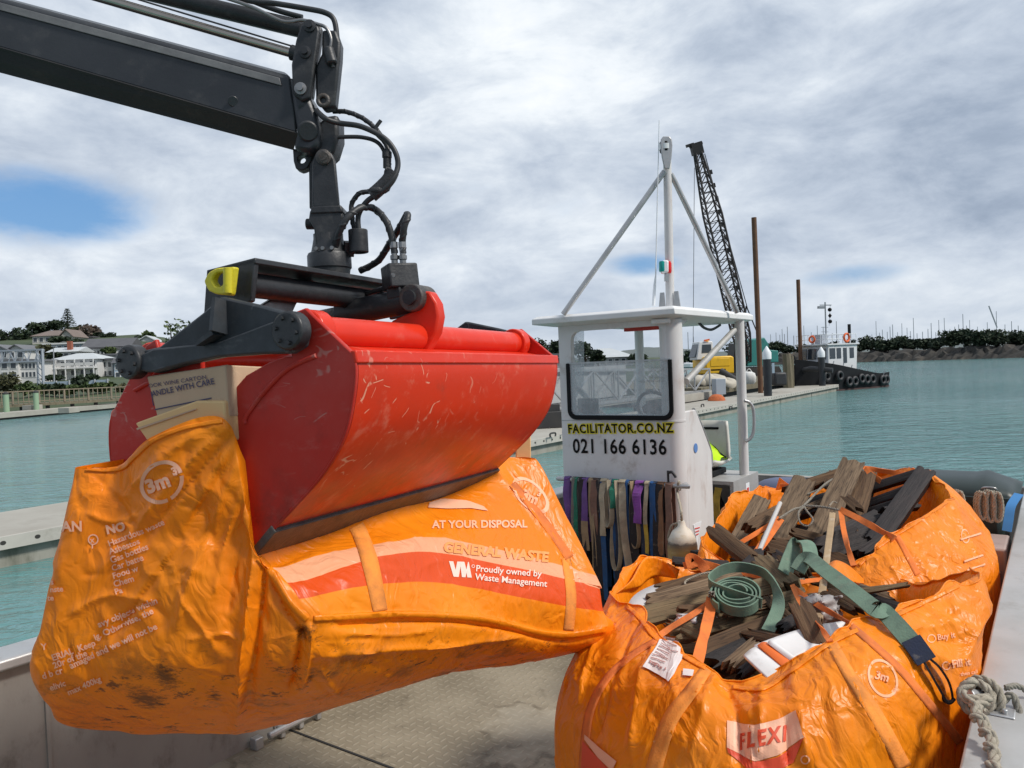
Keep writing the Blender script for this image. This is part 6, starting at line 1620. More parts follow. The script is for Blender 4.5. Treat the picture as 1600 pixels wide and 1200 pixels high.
# straps and print on the near bag
cloth_strap(trF, [(1108, 1040), (1080, 1080), (1045, 1130), (1018, 1215)], [17, 24, 26], 'strap', M['strap_webbing'], bagF)
cloth_strap(trF, [(1027, 1000), (985, 1026), (945, 1065), (920, 1120), (912, 1200)], [9, 12, 15], 'strap', M['strap_bagcord'], bagF)
cloth_strap(trF, [(1298, 1002), (1330, 1060), (1370, 1120), (1412, 1200)], [16, 20, 24], 'strap', M['strap_webbing'], bagF)
cloth_strap(trF, [(1330, 978), (1400, 1040), (1460, 1110), (1500, 1160)], [10, 12, 14], 'strap', M['strap_bagcord'], bagF)
hem(trF, [(960, 934), (994, 960), (1026, 998), (1082, 1034), (1110, 1048)], 7)
hem(trF, [(1145, 1074), (1193, 1076), (1240, 1046), (1295, 1007), (1340, 985)], 7)
hem(trF, [(1400, 962), (1461, 934), (1526, 901)], 7)
cloth_patch(trF, [[(1034, 992), (1058, 996), (1074, 1012)], [(1020, 1020), (1046, 1030), (1064, 1034)], [(1004, 1044), (1028, 1056), (1047, 1067)]], 'care_label', M['label_white'], bagF, .008)
for i in range(9):
    a = (1037 - i * 2.9 + 0, 1000 + i * 4.4)
    cloth_strap(trF, [a, (a[0] + 28 - (i % 3) * 5, a[1] + 9)], 1.1, 'label_line', M['label_print'], bagF, .012, .001)
for k_ in range(6):
    cloth_strap(trF, [(1014 + k_ * 5, 1038 + k_ * 2.2), (1017 + k_ * 5, 1039.3 + k_ * 2.2)], 3.2, 'label_line', M['label_print'], bagF, .012, .001)
cloth_patch(trF, [[(1068, 1048), (1084, 1050)], [(1066, 1058), (1082, 1060)]], 'care_label', M['label_white'], bagF, .008)
cloth_patch(trF, [[(1136, 1126), (1178, 1134), (1216, 1124), (1244, 1110)], [(1136, 1168), (1178, 1190), (1216, 1180), (1256, 1152)]], 'pale_flash', M['print_pink'], bagF, .0025, 26)
cloth_patch(trF, [[(1136, 1168), (1178, 1191), (1216, 1183), (1256, 1153)], [(1138, 1176), (1180, 1212), (1216, 1204), (1240, 1192)]], 'red_flash', M['print_red'], bagF, .0025, 26)
cloth_text(trF, 'FLEXI', (1153, 1172), (1, -.20), 26, 'brand_print', M['print_red'], bagF, .03, tilt=(-.10, -1.30), lift=.005, shear=.16, spacing=1.25)
cloth_ring(trF, (1379, 1060), 22, 3.5, 'printed_ring', M['print_pale'], bagF, (1, .2), (-.1, -1.25))
cloth_text(trF, '3m', (1365, 1060), (1, .25), 18, 'volume_print', M['print_pale'], bagF, .03)
cloth_ring(trF, (1478, 1040), 6, 1.6, 'printed_ring', M['print_pale'], bagF)
cloth_text(trF, 'Fill it', (1487, 1043), (1, -.16), 15, 'slogan_print', M['print_pale'], bagF, .03)
cloth_text(trF, 'then call', (1500, 1056), (1, -.18), 8, 'slogan_print', M['print_pale'], bagF, .02)
cloth_ring(trF, (1455, 998), 6, 1.6, 'printed_ring', M['print_pale'], bagF)
cloth_text(trF, 'Buy it', (1464, 1000), (1, -.16), 12, 'slogan_print', M['print_pale'], bagF, .02)
cloth_ring(trF, (1258, 1187), 6, 2, 'printed_ring', M['print_pale'], bagF)
cloth_patch(trF, [[(915, 1148), (940, 1170), (965, 1190)], [(915, 1156), (936, 1184), (958, 1205)]], 'pale_flash', M['print_pink'], bagF, .005)
cloth_patch(trF, [[(912, 1158), (930, 1178), (958, 1207)], [(910, 1200), (926, 1206), (940, 1215)]], 'red_flash', M['print_red'], bagF, .005)
# straps and print on the rear bag
cloth_strap(trR, [(1399, 834), (1412, 856), (1434, 898)], [8, 10], 'strap', M['strap_bagcord'], bagR)
hem(trR, [(1342, 884), (1364, 862), (1397, 838), (1446, 808), (1482, 782)], 5)
hem(trR, [(1103, 850), (1123, 816), (1158, 775)], 5)
cloth_ring(trR, (1508, 838), 10, 2, 'printed_ring', M['print_pale'], bagR, (.6, .2), (0, -1))
for i, v0 in enumerate((838, 872, 886)):
    cloth_strap(trR, [(1500 + i * 5, v0 + 6), (1532 + i * 3, v0 - 4)], 3, 'worn_print', M['print_pale'], bagR, .005, .001)
# ------------------------------------------------------------------ old timber in the two open bags
def plank(p0, p1, w, th, m, label, name='timber_plank', group=None, nrm=None, rough=1.0, ends=(1, 1), seed=0, taper=None, roll=0.0, cat='plank'):
    p0, p1 = Vector(p0), Vector(p1); L = (p1 - p0).length; x = (p1 - p0).normalized()
    n = Vector(nrm) if nrm is not None else ((EYE - (p0 + p1) / 2).normalized() + Z * .6)
    n = (n - x * n.dot(x)).normalized(); y = n.cross(x)
    if roll: 
        q = Matrix.Rotation(roll, 3, x); n = q @ n; y = q @ y
    rng = random.Random(seed * 77 + int(L * 1e4)); nx, ny = max(6, int(L / .035)), 7
    offs = [[rng.uniform(0, 1) ** 2 * .05 * rough * e for _ in range(ny + 1)] for e in ends]
    vs = []; 
    def pt(i, j, k):
        t = i / nx; s = j / ny - .5; ww = w * (1 if taper is None else 1 + (taper - 1) * t)
        xx = -L / 2 + L * t
        e0 = offs[0][j] * max(0, 1 - t * nx / 2.0); e1 = offs[1][j] * max(0, 1 - (1 - t) * nx / 2.0)
        edge = .0035 * rough * (noise.noise(Vector((t * L * 9 + seed, s * 3, k))) + .6 * noise.noise(Vector((t * L * 30, s * 8 + seed, k))))
        yy = s * ww + (edge * (1 if abs(s) > .45 else .2)) * (1 if s > 0 else -1)
        zz = (k - .5) * th + .0022 * rough * noise.noise(Vector((t * L * 3, s * w * 160 + seed * 3, k * 3))) + .004 * noise.noise(Vector((t * L * 2.5, seed, 4)))
        if abs(s) > .45: zz *= .86
        return (xx + e0 - e1, yy, zz)
    for k in (0, 1):
        for i in range(nx + 1):
            for j in range(ny + 1): vs.append(pt(i, j, k))
    W1 = ny + 1; N = (nx + 1) * W1; fs = []
    for i in range(nx):
        for j in range(ny):
            a = i * W1 + j
            fs += [(a, a + W1, a + W1 + 1, a + 1), (N + a, N + a + 1, N + a + W1 + 1, N + a + W1)]
    for i in range(nx):
        a = i * W1; b = a + ny
        fs += [(a, N + a, N + a + W1, a + W1), (b, b + W1, N + b + W1, N + b)]
    for j in range(ny):
        a = j; b = nx * W1 + j
        fs += [(a, a + 1, N + a + 1, N + a), (b, N + b, N + b + 1, b + 1)]
    me = bpy.data.meshes.new(name); me.from_pydata(vs, [], fs); me.update()
    bm = bmesh.new(); bm.from_mesh(me); bmesh.ops.recalc_face_normals(bm, faces=bm.faces); bm.to_mesh(me); bm.free()
    me.materials.append(m); me.polygons.foreach_set('use_smooth', [True] * len(me.polygons)); me.set_sharp_from_angle(angle=R(38))
    o = bpy.data.objects.new(name, me); COL.objects.link(o)
    c = (p0 + p1) / 2
    o.matrix_world = Matrix(((x.x, y.x, n.x, c.x), (x.y, y.y, n.y, c.y), (x.z, y.z, n.z, c.z), (0, 0, 0, 1)))
    return tag(o, label, cat, group)
def pk(a, b, wpx, th, m, label, **kw):
    d = (a[2] + b[2]) / 2
    return plank(P(*a), P(*b), wpx * d / F_PX, th, M[m], label, **kw)
GF, GRr = 'loose timber in the nearest bag', 'loose timber in the rear bag'
fl = 0
# filling under what shows
for k in range(16):
    rng = random.Random(100 + k); a = cF + Vector((rng.uniform(-.42, .42), rng.uniform(-.38, .38), 0)); an = rng.uniform(-.5, .5) + .35 + (1.4 if k % 3 == 0 else 0)
    L = rng.uniform(.45, .75); dv_ = Vector((math.cos(an), math.sin(an), 0)) * L / 2
    dd = Vector((a.x - cF.x, a.y - cF.y, 0)); sc_ = max(0, 1 - dd.length / .6)
    z = 1.10 + .18 * sc_ + .035 * (k % 4)
    a = cF + dd * .62; a.z = z
    plank(a - dv_ * .75, a + dv_ * .75 + Z * rng.uniform(-.04, .04), rng.uniform(.09, .14), .03, M[rng.choice(['wood_brown', 'wood_dark', 'wood_moss'])], 'dark broken plank lying deep in the pile of the nearest bag', group='buried planks in the nearest bag', nrm=Z, seed=k)
for k in range(16):
    rng = random.Random(300 + k); dd = Vector((rng.uniform(-.5, .5), rng.uniform(-.5, .5), 0)); an = rng.uniform(-.5, .5) + .4 + (1.5 if k % 2 == 0 else 0)
    L = rng.uniform(.6, .9); dv_ = Vector((math.cos(an), math.sin(an), 0)) * L / 2
    a = cR + dd * .7; a.z = 1.14 + .20 * max(0, 1 - dd.length / .7) + .03 * (k % 4)
    plank(a - dv_ * .8, a + dv_ * .8, rng.uniform(.10, .16), .03, M[rng.choice(['wood_brown', 'wood_dark', 'wood_dark'])], 'dark broken plank lying deep in the pile of the rear bag', group='buried planks in the rear bag', nrm=Z, seed=k)
# nearest bag
pk((1000, 966, 2.98), (1218, 912, 3.22), 30, .035, 'wood_moss', 'weathered grey brown plank along the left rim of the nearest bag, under the green coil', seed=1)
pk((1008, 944, 3.10), (1205, 893, 3.36), 26, .03, 'wood_grey', 'split greyish plank second from the rim at the left of the nearest pile', seed=2)
pk((1022, 926, 3.22), (1160, 888, 3.48), 20, .03, 'wood_brown', 'narrow brown plank farthest back on the left of the nearest pile', seed=3)
pk((1050, 992, 2.84), (1262, 934, 3.02), 34, .04, 'wood_moss', 'long mossy grey plank running below the green coil across the nearest bag', seed=4)
pk((1090, 1020, 2.68), (1220, 970, 2.86), 28, .035, 'wood_brown', 'brown plank just below the long mossy one, above the white foam', seed=5)
pk((1100, 1040, 2.62), (1190, 998, 2.76), 24, .035, 'wood_dark', 'dark wet plank lowest on the left near the front rim', seed=6)
pk((1134, 1046, 2.55), (1182, 1004, 2.66), 18, .04, 'wood_grey', 'short pale ended batten pointing up beside the white foam', seed=7)
pk((1150, 1060, 2.50), (1206, 1016, 2.6), 16, .03, 'wood_dark', 'thin black batten tucked in at the front dip of the rim', seed=8)
pk((1252, 936, 3.0), (1420, 914, 3.06), 13, .02, 'wood_moss', 'long thin pointed batten sticking out to the right under the green strap', seed=9, taper=.5)
pk((1248, 942, 2.72), (1288, 1026, 2.48), 33, .05, 'wood_brown', 'short thick brown offcut leaning over the front rim beside the white foam', seed=10)
pk((1186, 874, 3.36), (1240, 920, 3.06), 30, .05, 'wood_moss', 'stubby cross cut weathered end piece beside the large green loop', seed=11)
pk((1222, 870, 3.4), (1262, 902, 3.2), 22, .04, 'wood_brown', 'small brown offcut behind the green strap fold', seed=12)
pk((1111, 826, 3.72), (1180, 880, 3.42), 24, .05, 'wood_brown', 'heavy dark brown beam jutting up toward the fender', seed=13)
pk((1050, 877, 3.50), (1140, 884, 3.46), 13, .03, 'wood_dark', 'square purplish black bar lying level in front of the fender', seed=14, rough=.3)
pk((1330, 930, 3.1), (1425, 962, 2.95), 24, .03, 'wood_dark', 'black charred plank under the right flap of the nearest bag', seed=15)
pk((1300, 918, 3.2), (1390, 934, 3.15), 18, .03, 'wood_dark', 'black charred batten above the charred plank at the right', seed=16)
pk((1130, 905, 3.30), (1215, 880, 3.45), 18, .03, 'wood_grey', 'grey plank end showing behind the top of the green coil', seed=17)
pk((1060, 958, 2.95), (1150, 950, 3.0), 22, .03, 'wood_brown', 'brown splinter of plank to the left of the green coil', seed=18)
pk((1215, 985, 2.72), (1262, 960, 2.82), 20, .03, 'wood_dark', 'dark stub between the long mossy plank and the white foam', seed=19)
for k, (a, b, w_, t_2, m_, lab) in enumerate((((1126, 962, 2.86), (1200, 944, 2.93), 13, .02, 'wood_brown', 'thin brown batten right under the rolled green coil'), ((1195, 935, 3.0), (1252, 986, 2.72), 17, .03, 'wood_brown', 'brown stick slanting down from the green loop to the foam'),
        ((1290, 925, 3.0), (1350, 958, 2.80), 20, .03, 'wood_brown', 'brown board end under the long green sling'), ((1330, 915, 3.25), (1400, 940, 3.1), 16, .03, 'wood_grey', 'grey board end against the back flap of the nearest bag'), ((1040, 972, 2.92), (1108, 1000, 2.74), 14, .02, 'wood_moss', 'split lath crossing below the left rim strap'),
        ((1160, 990, 2.76), (1232, 1004, 2.62), 16, .03, 'wood_brown', 'short brown stick touching the top of the white foam'), ((1150, 900, 3.32), (1190, 862, 3.5), 16, .04, 'wood_dark', 'black stump behind the green coil pointing back'), ((1262, 905, 3.2), (1330, 925, 3.05), 12, .02, 'wood_moss', 'greenish lath parallel to the long pointed batten'))):
    pk(a, b, w_, t_2, m_, lab, seed=80 + k)
# rear bag
pal = thing('broken_pallet', 'broken wooden pallet of wide grey brown boards leaning up in the rear bag', 'pallet', P(1270, 850, 4.0))
def part_plank(*a, **kw):
    o = pk(*a, None, **kw); del_keys = [k for k in ('category', 'label', 'group') if k in o]
    for k in del_keys: del o[k]
    mw = o.matrix_world.copy(); o.parent = pal; o.matrix_basis = Matrix.Translation(-pal.location) @ mw
    o.name = 'board'; return o
for a, b, w_, m_ in [((1191, 778, 4.55), (1150, 854, 4.12), 28, 'wood_grey'), ((1258, 748, 4.75), (1206, 852, 4.14), 36, 'wood_grey'), ((1334, 720, 4.62), (1268, 862, 3.92), 35, 'wood_grey'), ((1354, 738, 4.60), (1322, 848, 4.0), 32, 'wood_brown')]:
    part_plank(a, b, w_, .028, m_, seed=w_)
for a, b, w_, m_ in [((1160, 826, 4.45), (1330, 772, 4.75), 26, 'wood_dark'), ((1230, 866, 4.0), (1345, 842, 4.02), 30, 'wood_brown'), ((1225, 772, 4.8), (1340, 732, 4.85), 16, 'wood_brown')]:
    o = part_plank(a, b, w_, .07, m_, seed=w_); o.name = 'bearer'
chf = thing('charred_frame', 'blackened timber frame of one post and three rails at the right of the rear bag', 'frame', P(1400, 840, 4.0))
def part_of(root, name, o):
    for k in ('category', 'label', 'group'):
        if k in o: del o[k]
    mw = o.matrix_world.copy(); o.parent = root; o.matrix_basis = Matrix.Translation(-root.location) @ mw; o.name = name
part_of(chf, 'post', pk((1447, 738, 4.42), (1366, 852, 3.86), 29, .06, 'wood_dark', None, seed=41, rough=.5))
for i, (a, b) in enumerate([((1444, 738, 4.5), (1352, 766, 4.62)), ((1424, 764, 4.36), (1348, 792, 4.5)), ((1408, 786, 4.25), (1344, 806, 4.36))]):
    part_of(chf, 'rail', pk(a, b, 13, .05, 'wood_dark', None, seed=50 + i, rough=.5))
pk((1166, 830, 4.04), (1208, 806, 4.18), 20, .06, 'wood_brown', 'short brown block wedged beside the white pipe', seed=61)
pk((1196, 852, 3.92), (1268, 872, 3.84), 30, .05, 'wood_brown', 'broken brown board across the near side of the pallet', seed=62)
pk((1276, 862, 3.86), (1352, 838, 3.92), 40, .04, 'wood_dark', 'wide black board in the shade below the charred frame', seed=63)
pk((1300, 846, 3.95), (1380, 808, 4.15), 34, .03, 'wood_dark', 'black board behind the orange loop at the right of the pallet', seed=64)
pk((1142, 868, 3.86), (1190, 880, 3.78), 16, .04, 'wood_dark', 'dark stub at the left rim of the rear bag', seed=65)
pk((1256, 796, 4.38), (1312, 772, 4.45), 9, .02, 'wood_grey', 'thin splintered lath lying across the pallet boards under the cord', seed=66)
pk((1318, 776, 4.3), (1346, 800, 4.15), 16, .03, 'wood_brown', 'small split corner piece on the darkest pallet board', seed=67)
for k, (a, b, w_, t_2, m_, lab) in enumerate((((1186, 816, 4.3), (1236, 792, 4.5), 22, .04, 'wood_brown', 'brown board end between the first two pallet boards'), ((1290, 870, 3.8), (1340, 890, 3.66), 26, .04, 'wood_brown', 'brown board end below the right lifting loop of the rear bag'), ((1205, 868, 3.86), (1250, 892, 3.72), 22, .04, 'wood_dark', 'dark broken end at the near rim of the rear bag'),
        ((1345, 868, 3.74), (1392, 836, 3.84), 18, .04, 'wood_dark', 'black rail end along the front rim of the rear bag'), ((1380, 800, 4.1), (1436, 790, 4.2), 12, .04, 'wood_dark', 'black lath right of the charred post'), ((1232, 830, 4.02), (1292, 846, 3.95), 16, .03, 'wood_brown', 'split brown slat lying across the second pallet board'), ((1290, 762, 4.75), (1306, 738, 4.85), 18, .03, 'wood_brown', 'brown board top peeping out left of the tallest pallet board'))):
    pk(a, b, w_, t_2, m_, lab, seed=120 + k)
tag(MB().cyl(P(1219, 786, 4.1), P(1183, 868, 3.74), .0115, 14).build('plastic_pipe', M['pvc'], smooth=40), 'thin grey white plastic pipe leaning on the pallet in the rear bag', 'pipe')
pk((1301, 803, 3.98), (1279, 970, 2.80), 10, .02, 'stake', 'pale flat wooden stake standing between the two open bags', name='wooden_stake', seed=70, rough=.3, cat='stake')

# white foam sheets with orange bands
def sheet(pts, d, th, m, label=None, name='foam_sheet', parent=None, cat='sheet', bend=0.0):
    g = [P(u, v, q) for u, v, q in pts]
    a, b, c, e = g; rows = []
    for i in range(9):
        t = i / 8; L, Rr = a.lerp(e, t), b.lerp(c, t)
        rows.append([L.lerp(Rr, s / 12) + Z * bend * math.sin(math.pi * s / 12) for s in range(13)])
    o = MB().grid(rows).build(name, M[m], parent, smooth=60, solid=th)
    return tag(o, label, cat) if label else o
f1 = sheet([(1178, 1010, 2.52), (1322, 972, 2.70), (1296, 1008, 2.5), (1216, 1048, 2.42)], 0, .012, 'foam_white', 'large curved white foam sheet sticking out at the front of the nearest bag', bend=.012)
f2 = thing('foam_sheet', 'narrow white foam strip with an orange edge in front of the large foam sheet', 'sheet', P(1190, 1035, 2.42))
sheet([(1162, 1026, 2.46), (1182, 1012, 2.49), (1232, 1052, 2.36), (1204, 1066, 2.34)], 0, .012, 'foam_white', parent=f2, name='strip', bend=.004)
sheet([(1184, 1010, 2.485), (1198, 1006, 2.49), (1248, 1044, 2.375), (1233, 1052, 2.355)], 0, .010, 'foam_orange', parent=f2, name='orange_band', bend=.006)
sheet([(1200, 1006, 2.475), (1206, 1004, 2.48), (1256, 1040, 2.375), (1250, 1044, 2.372)], 0, .012, 'foam_white', parent=f2, name='strip', bend=.006)
# crumpled grey plastic
def crumple(c, ru, rv, d, m, name, label, cat, seed, depth=.08):
    rows = []
    for i in range(19):
        row = []
        for j in range(23):
            s, t = j / 11 - 1, i / 9 - 1
            h = depth * max(0, 1 - (s * s + t * t) * .6) + .05 * noise.noise(Vector((s * 2.4, t * 2.4, seed))) + .03 * abs(noise.noise(Vector((s * 6, t * 6, seed))))
            p = P(c[0] + ru * s * (1 + .2 * noise.noise(Vector((t * 2, s, seed)))), c[1] + rv * t * (1 + .2 * noise.noise(Vector((s * 2, t, seed + 3)))), d)
            row.append(p + (EYE - p).normalized() * h - Z * .0)
        rows.append(row)
    return tag(MB().grid(rows).build(name, M[m], smooth=80, solid=.003), label, cat)
crumple((1282, 958), 34, 28, 2.92, 'plastic_grey', 'plastic_sheeting', 'crumpled translucent grey plastic sheeting behind the white foam', 'plastic', 3)
crumple((1090, 975), 34, 16, 2.93, 'liner_white', 'plastic_sheeting', 'scrap of pale lilac plastic between the planks and the left rim strap', 'plastic', 8, .05)
lw = MB().grid([[P(u, v, d), P(u2, v2, d2)] for (u, v, d), (u2, v2, d2) in zip(spline([Vector(q) for q in ((978, 952, 3.05), (986, 936, 3.1), (1000, 924, 3.18), (1022, 914, 3.26))], 6), spline([Vector(q) for q in ((996, 976, 2.98), (1010, 962, 3.04), (1030, 946, 3.12), (1044, 930, 3.2))], 6))])
lw.build('white_lining', M['liner_white'], bagF, smooth=70, solid=.004)

# loops and lashings of the bags
def astrap(parent, pts, wpx, name='lifting_loop', m='strap_bagcord', face=None):
    q = [P(*p) for p in pts]; d = sum(p[2] for p in pts) / len(pts)
    q = spline(q, 8); sd = []
    for i, p in enumerate(q):
        t = (q[min(i + 1, len(q) - 1)] - q[max(i - 1, 0)]).normalized()
        sd.append(t.cross((EYE - p).normalized() + Z * .4 * math.sin(i * .3)).normalized())
    return MB().ribbon(q, sd, wpx * d / F_PX, .004).build(name, M[m], parent, smooth=50)
astrap(bagF, [(1112, 934, 2.92), (1108, 960, 2.84), (1098, 1000, 2.68), (1090, 1034, 2.56)], 17)
astrap(bagF, [(1112, 938, 2.92), (1090, 955, 2.88), (1052, 978, 2.8), (1026, 996, 2.73)], 9)
astrap(bagF, [(1238, 914, 3.02), (1250, 940, 2.86), (1276, 972, 2.6), (1297, 1002, 2.37)], 8)
astrap(bagF, [(1240, 918, 3.0), (1272, 942, 2.86), (1322, 970, 2.6), (1346, 984, 2.42)], 9)
astrap(bagF, [(1068, 884, 3.42), (1095, 880, 3.4), (1130, 890, 3.38)], 11)
astrap(bagF, [(1082, 888, 3.40), (1078, 872, 3.42), (1092, 878, 3.4), (1104, 892, 3.36)], 15)
astrap(bagF, [(1246, 910, 3.1), (1290, 906, 3.15), (1342, 914, 3.2)], 7)
astrap(bagF, [(1128, 892, 3.36), (1160, 896, 3.3), (1200, 905, 3.2)], 6)
astrap(bagR, [(1313, 796, 4.0), (1345, 812, 3.85), (1384, 834, 3.62), (1398, 842, 3.56)], 10)
astrap(bagR, [(1314, 798, 4.0), (1318, 826, 3.85), (1326, 860, 3.62), (1334, 884, 3.5)], 8)
astrap(bagR, [(1218, 810, 4.05), (1190, 828, 3.98), (1150, 852, 3.92)], 7)
astrap(bagR, [(1220, 810, 4.04), (1205, 832, 3.94), (1178, 868, 3.74)], 12)
astrap(bagR, [(1322, 742, 4.6), (1346, 732, 4.62), (1380, 736, 4.7), (1416, 742, 4.68)], 8)
astrap(bagR, [(1350, 733, 4.62), (1362, 742, 4.56), (1376, 752, 4.5)], 9)
astrap(bagR, [(1264, 764, 4.72), (1240, 762, 4.8), (1220, 760, 4.9)], 9)
MB().add([P(1212, 766, 5.0), P(1218, 746, 4.98), P(1240, 762, 4.86), P(1236, 768, 4.86), P(1226, 764, 4.9)], [(0, 1, 2, 4), (4, 2, 3)]).build('rim_corner', matR, bagR, solid=.004)
MB().add([P(u, v, d) for u, v, d in ((1406, 742, 4.72), (1421, 730, 4.7), (1430, 740, 4.62), (1418, 748, 4.6))], [(0, 1, 2, 3)]).build('rim_corner', matR, bagR, solid=.004)
# the folded back flap of the nearest bag and the curl by the stake
rows = []
for i in range(10):
    t = i / 9
    rows.append([P(*q) for q in spline([Vector((1293, 884 + 2 * t, 3.3 - .1 * t)), Vector((1306, 876 + 22 * t, 3.28 - .22 * t)), Vector((1326, 884 + 24 * t, 3.3 - .2 * t)), Vector((1350, 906 + 6 * t, 3.4 - .1 * t))], 6)])
MB().grid(rows).build('rim_corner', matF, bagF, smooth=70, solid=.004)
# peak of cloth at the left back
rows = []
for i in range(9):
    t = i / 8
    rows.append([P(*q) for q in spline([Vector((958 + 22 * t, 930 - 10 * t, 3.2 + .1 * t)), Vector((985 + 14 * t, 908 + 8 * t, 3.3 + .06 * t)), Vector((1013 + 8 * t, 869 + 32 * t, 3.52)), Vector((1062 - 4 * t, 890 + 14 * t, 3.5))], 7)])
MB().grid(rows).build('rim_corner', matF, bagF, smooth=70, solid=.004)

# cords tied over the pallet
def cord(pts, r, label, m='rope_grey', name='lashing_rope'):
    mb = MB(); rope_mb(mb, spline([P(*p) for p in pts], 10), r, n=5); return tag(mb.build(name, M[m], smooth=60), label, 'cord')
cord([(1218, 810, 4.02), (1240, 796, 4.1), (1256, 790, 4.16), (1290, 756, 4.4), (1318, 742, 4.52), (1350, 734, 4.58)], .0065, 'grey cord running from the left loop up over the tall pallet board')
cord([(1256, 790, 4.15), (1285, 792, 4.1), (1312, 797, 4.0)], .0065, 'short grey cord knotted level across the two middle pallet boards')
cord([(1258, 791, 4.12), (1248, 800, 4.08), (1250, 816, 4.04), (1262, 822, 4.02), (1270, 812, 4.04), (1262, 800, 4.08), (1256, 792, 4.12)], .005, 'small loop of grey cord dangling from the knot on the pallet')
cord([(1262, 772, 4.55), (1290, 760, 4.6), (1330, 740, 4.66)], .005, 'thin grey cord behind the knotted one near the tops of the boards')
cord([(1296, 790, 4.02), (1302, 784, 4.04), (1308, 786, 4.03)], .004, 'wisp of pale cord at the top of the pale stake', 'rope_pale')
cord([(1128, 893, 3.3), (1100, 896, 3.3), (1074, 906, 3.28), (1072, 914, 3.25), (1090, 918, 3.22), (1112, 912, 3.24), (1128, 900, 3.28)], .0045, 'thin pale cord looped on the planks behind the rim at the left', 'rope_pale')
cord([(1216, 902, 3.15), (1236, 906, 3.12), (1258, 905, 3.12)], .006, 'knotted pale cord end beside the large green loop', 'rope_pale')
crumple((1112, 929), 5, 5, 2.90, 'rope_grey', 'rope_knot', 'tight grey knot of cord beside the green coil', 'cord', 12, .02)

# green lifting slings
coil = thing('coiled_sling', 'green webbing sling rolled into a flat coil with one wide outer loop on the planks', 'sling', P(1151, 935, 2.92))
cc = P(1151, 932, 2.90); cn = ((EYE - cc).normalized() * .42 + Z).normalized()
cx_ = CR - cn * CR.dot(cn); cx_.normalize(); cy_ = cn.cross(cx_)
def coilpt(an, r, h=0): return cc + (cx_ * math.cos(an) + cy_ * math.sin(an)) * r + cn * h
pts = [coilpt(q, .040 + .0092 * q / (2 * math.pi) * 1.75 + .003 * math.sin(q * 2.3), .003 * math.sin(q * 1.7)) for q in np.linspace(0, 2 * math.pi * 3.6, 150)]
MB().ribbon(pts, cn, .042, .006).build('rolled_webbing', M['strap_sling'], coil, smooth=50)
lp = spline([coilpt(2 * math.pi * .9, .096), P(1112, 915, 2.96), P(1120, 895, 3.05), P(1150, 886, 3.12), P(1186, 892, 3.1), P(1204, 905, 3.02), P(1214, 928, 2.92), P(1216, 948, 2.84), P(1210, 966, 2.78), P(1200, 986, 2.72)], 10)
MB().ribbon(lp, [cn.lerp(CR, .0 if i < 50 else min(.9, (i - 50) / 25)) for i in range(len(lp))], .046, .006).build('outer_loop', M['strap_sling'], coil, smooth=50)
gs = thing('green_sling', 'long green webbing sling laid over the right rim, ending in a dark sewn eye', 'sling', P(1330, 930, 2.8))
p_ = spline([P(1226, 896, 3.12), P(1236, 868, 3.22), P(1246, 847, 3.28), P(1262, 850, 3.22), P(1268, 876, 3.1)], 10)
MB().ribbon(p_, CR * .9 + CF * .5, .062, .006).build('folded_end', M['strap_sling'], gs, smooth=50)
def lay(u, v, up=.02):
    q = hit(trF, u, v, up)
    return q if q is not None else P(u, v, 2.4)
p_ = spline([P(1246, 892, 3.06), P(1262, 872, 3.08), P(1290, 892, 2.88), P(1330, 922, 2.66), P(1366, 950, 2.46), lay(1384, 972, .035), lay(1402, 990, .03), lay(1424, 1016), lay(1436, 1034)], 10)
sd_ = []
for i, p in enumerate(p_):
    t = (p_[min(i + 1, len(p_) - 1)] - p_[max(i - 1, 0)]).normalized(); sd_.append(t.cross(((EYE - p).normalized() + Z * .5)).normalized())
MB().ribbon(p_, sd_, .058, .007).build('webbing', M['strap_sling'], gs, smooth=50)
a_, b_ = lay(1416, 1007, .026), lay(1437, 1036, .026)
MB().ribbon([a_ + (EYE - a_) * .004, (a_ + b_) / 2 + (EYE - a_) * .005, b_ + (EYE - b_) * .004], sd_[-1], .060, .007).build('sewn_patch', M['strap_navy'], gs, smooth=50)
ey_ = spline([lay(*q) for q in ((1434, 1034), (1446, 1056), (1460, 1082), (1467, 1094), (1474, 1096), (1478, 1088), (1472, 1066), (1458, 1044), (1444, 1030))], 8)
MB().ribbon(ey_, [(EYE - p).normalized() for p in ey_], .026, .007).build('eye', M['strap_dark'], gs, smooth=50)
# ------------------------------------------------------------------ pontoons and the works behind
def strip_mat(base):
    m = M[base].copy(); m.name = base + '_bolted'
    T = NT(m.node_tree); p = T.n['Principled BSDF']
    co = T.mapping(T.node('ShaderNodeTexCoord').outputs['Object'], rot=(0, 0, -math.atan2(AX.y, AX.x)))
    sp = T.node('ShaderNodeSeparateXYZ', i0=co)
    fx = T.math('SUBTRACT', T.math('FRACT', T.math('MULTIPLY', sp.outputs[0], 1 / .42)), .5); dz = T.math('SUBTRACT', sp.outputs[2], .345)
    e = T.math('ADD', T.math('MULTIPLY', T.math('MULTIPLY', fx, fx), 80.0), T.math('MULTIPLY', T.math('MULTIPLY', dz, dz), 750.0))
    src = p.inputs['Base Color'].links[0].from_socket
    T.put(p.inputs['Base Color'], T.mix(T.step(e, .75, .5), src, (.03, .028, .025)))
    return m
pn = thing('floating_pontoon', 'long pale concrete floating pontoon running from beside the barge out to the tug', 'pontoon', B(20, -12.5, 0))
LP = -11.38
for k in range(10):
    a0, a1 = -9 + 6.03 * k, -9 + 6.03 * k + 6.0
    slab(MB(), a0, a1, LP - 2.2, LP, .34, .43).build('deck_slab', M['concrete'], pn, bevel=.015)
    slab(MB(), a0 + .04, a1 - .04, LP - 2.15, LP - .07, -.5, .34).build('float', M['concrete_side'], pn, bevel=.02)
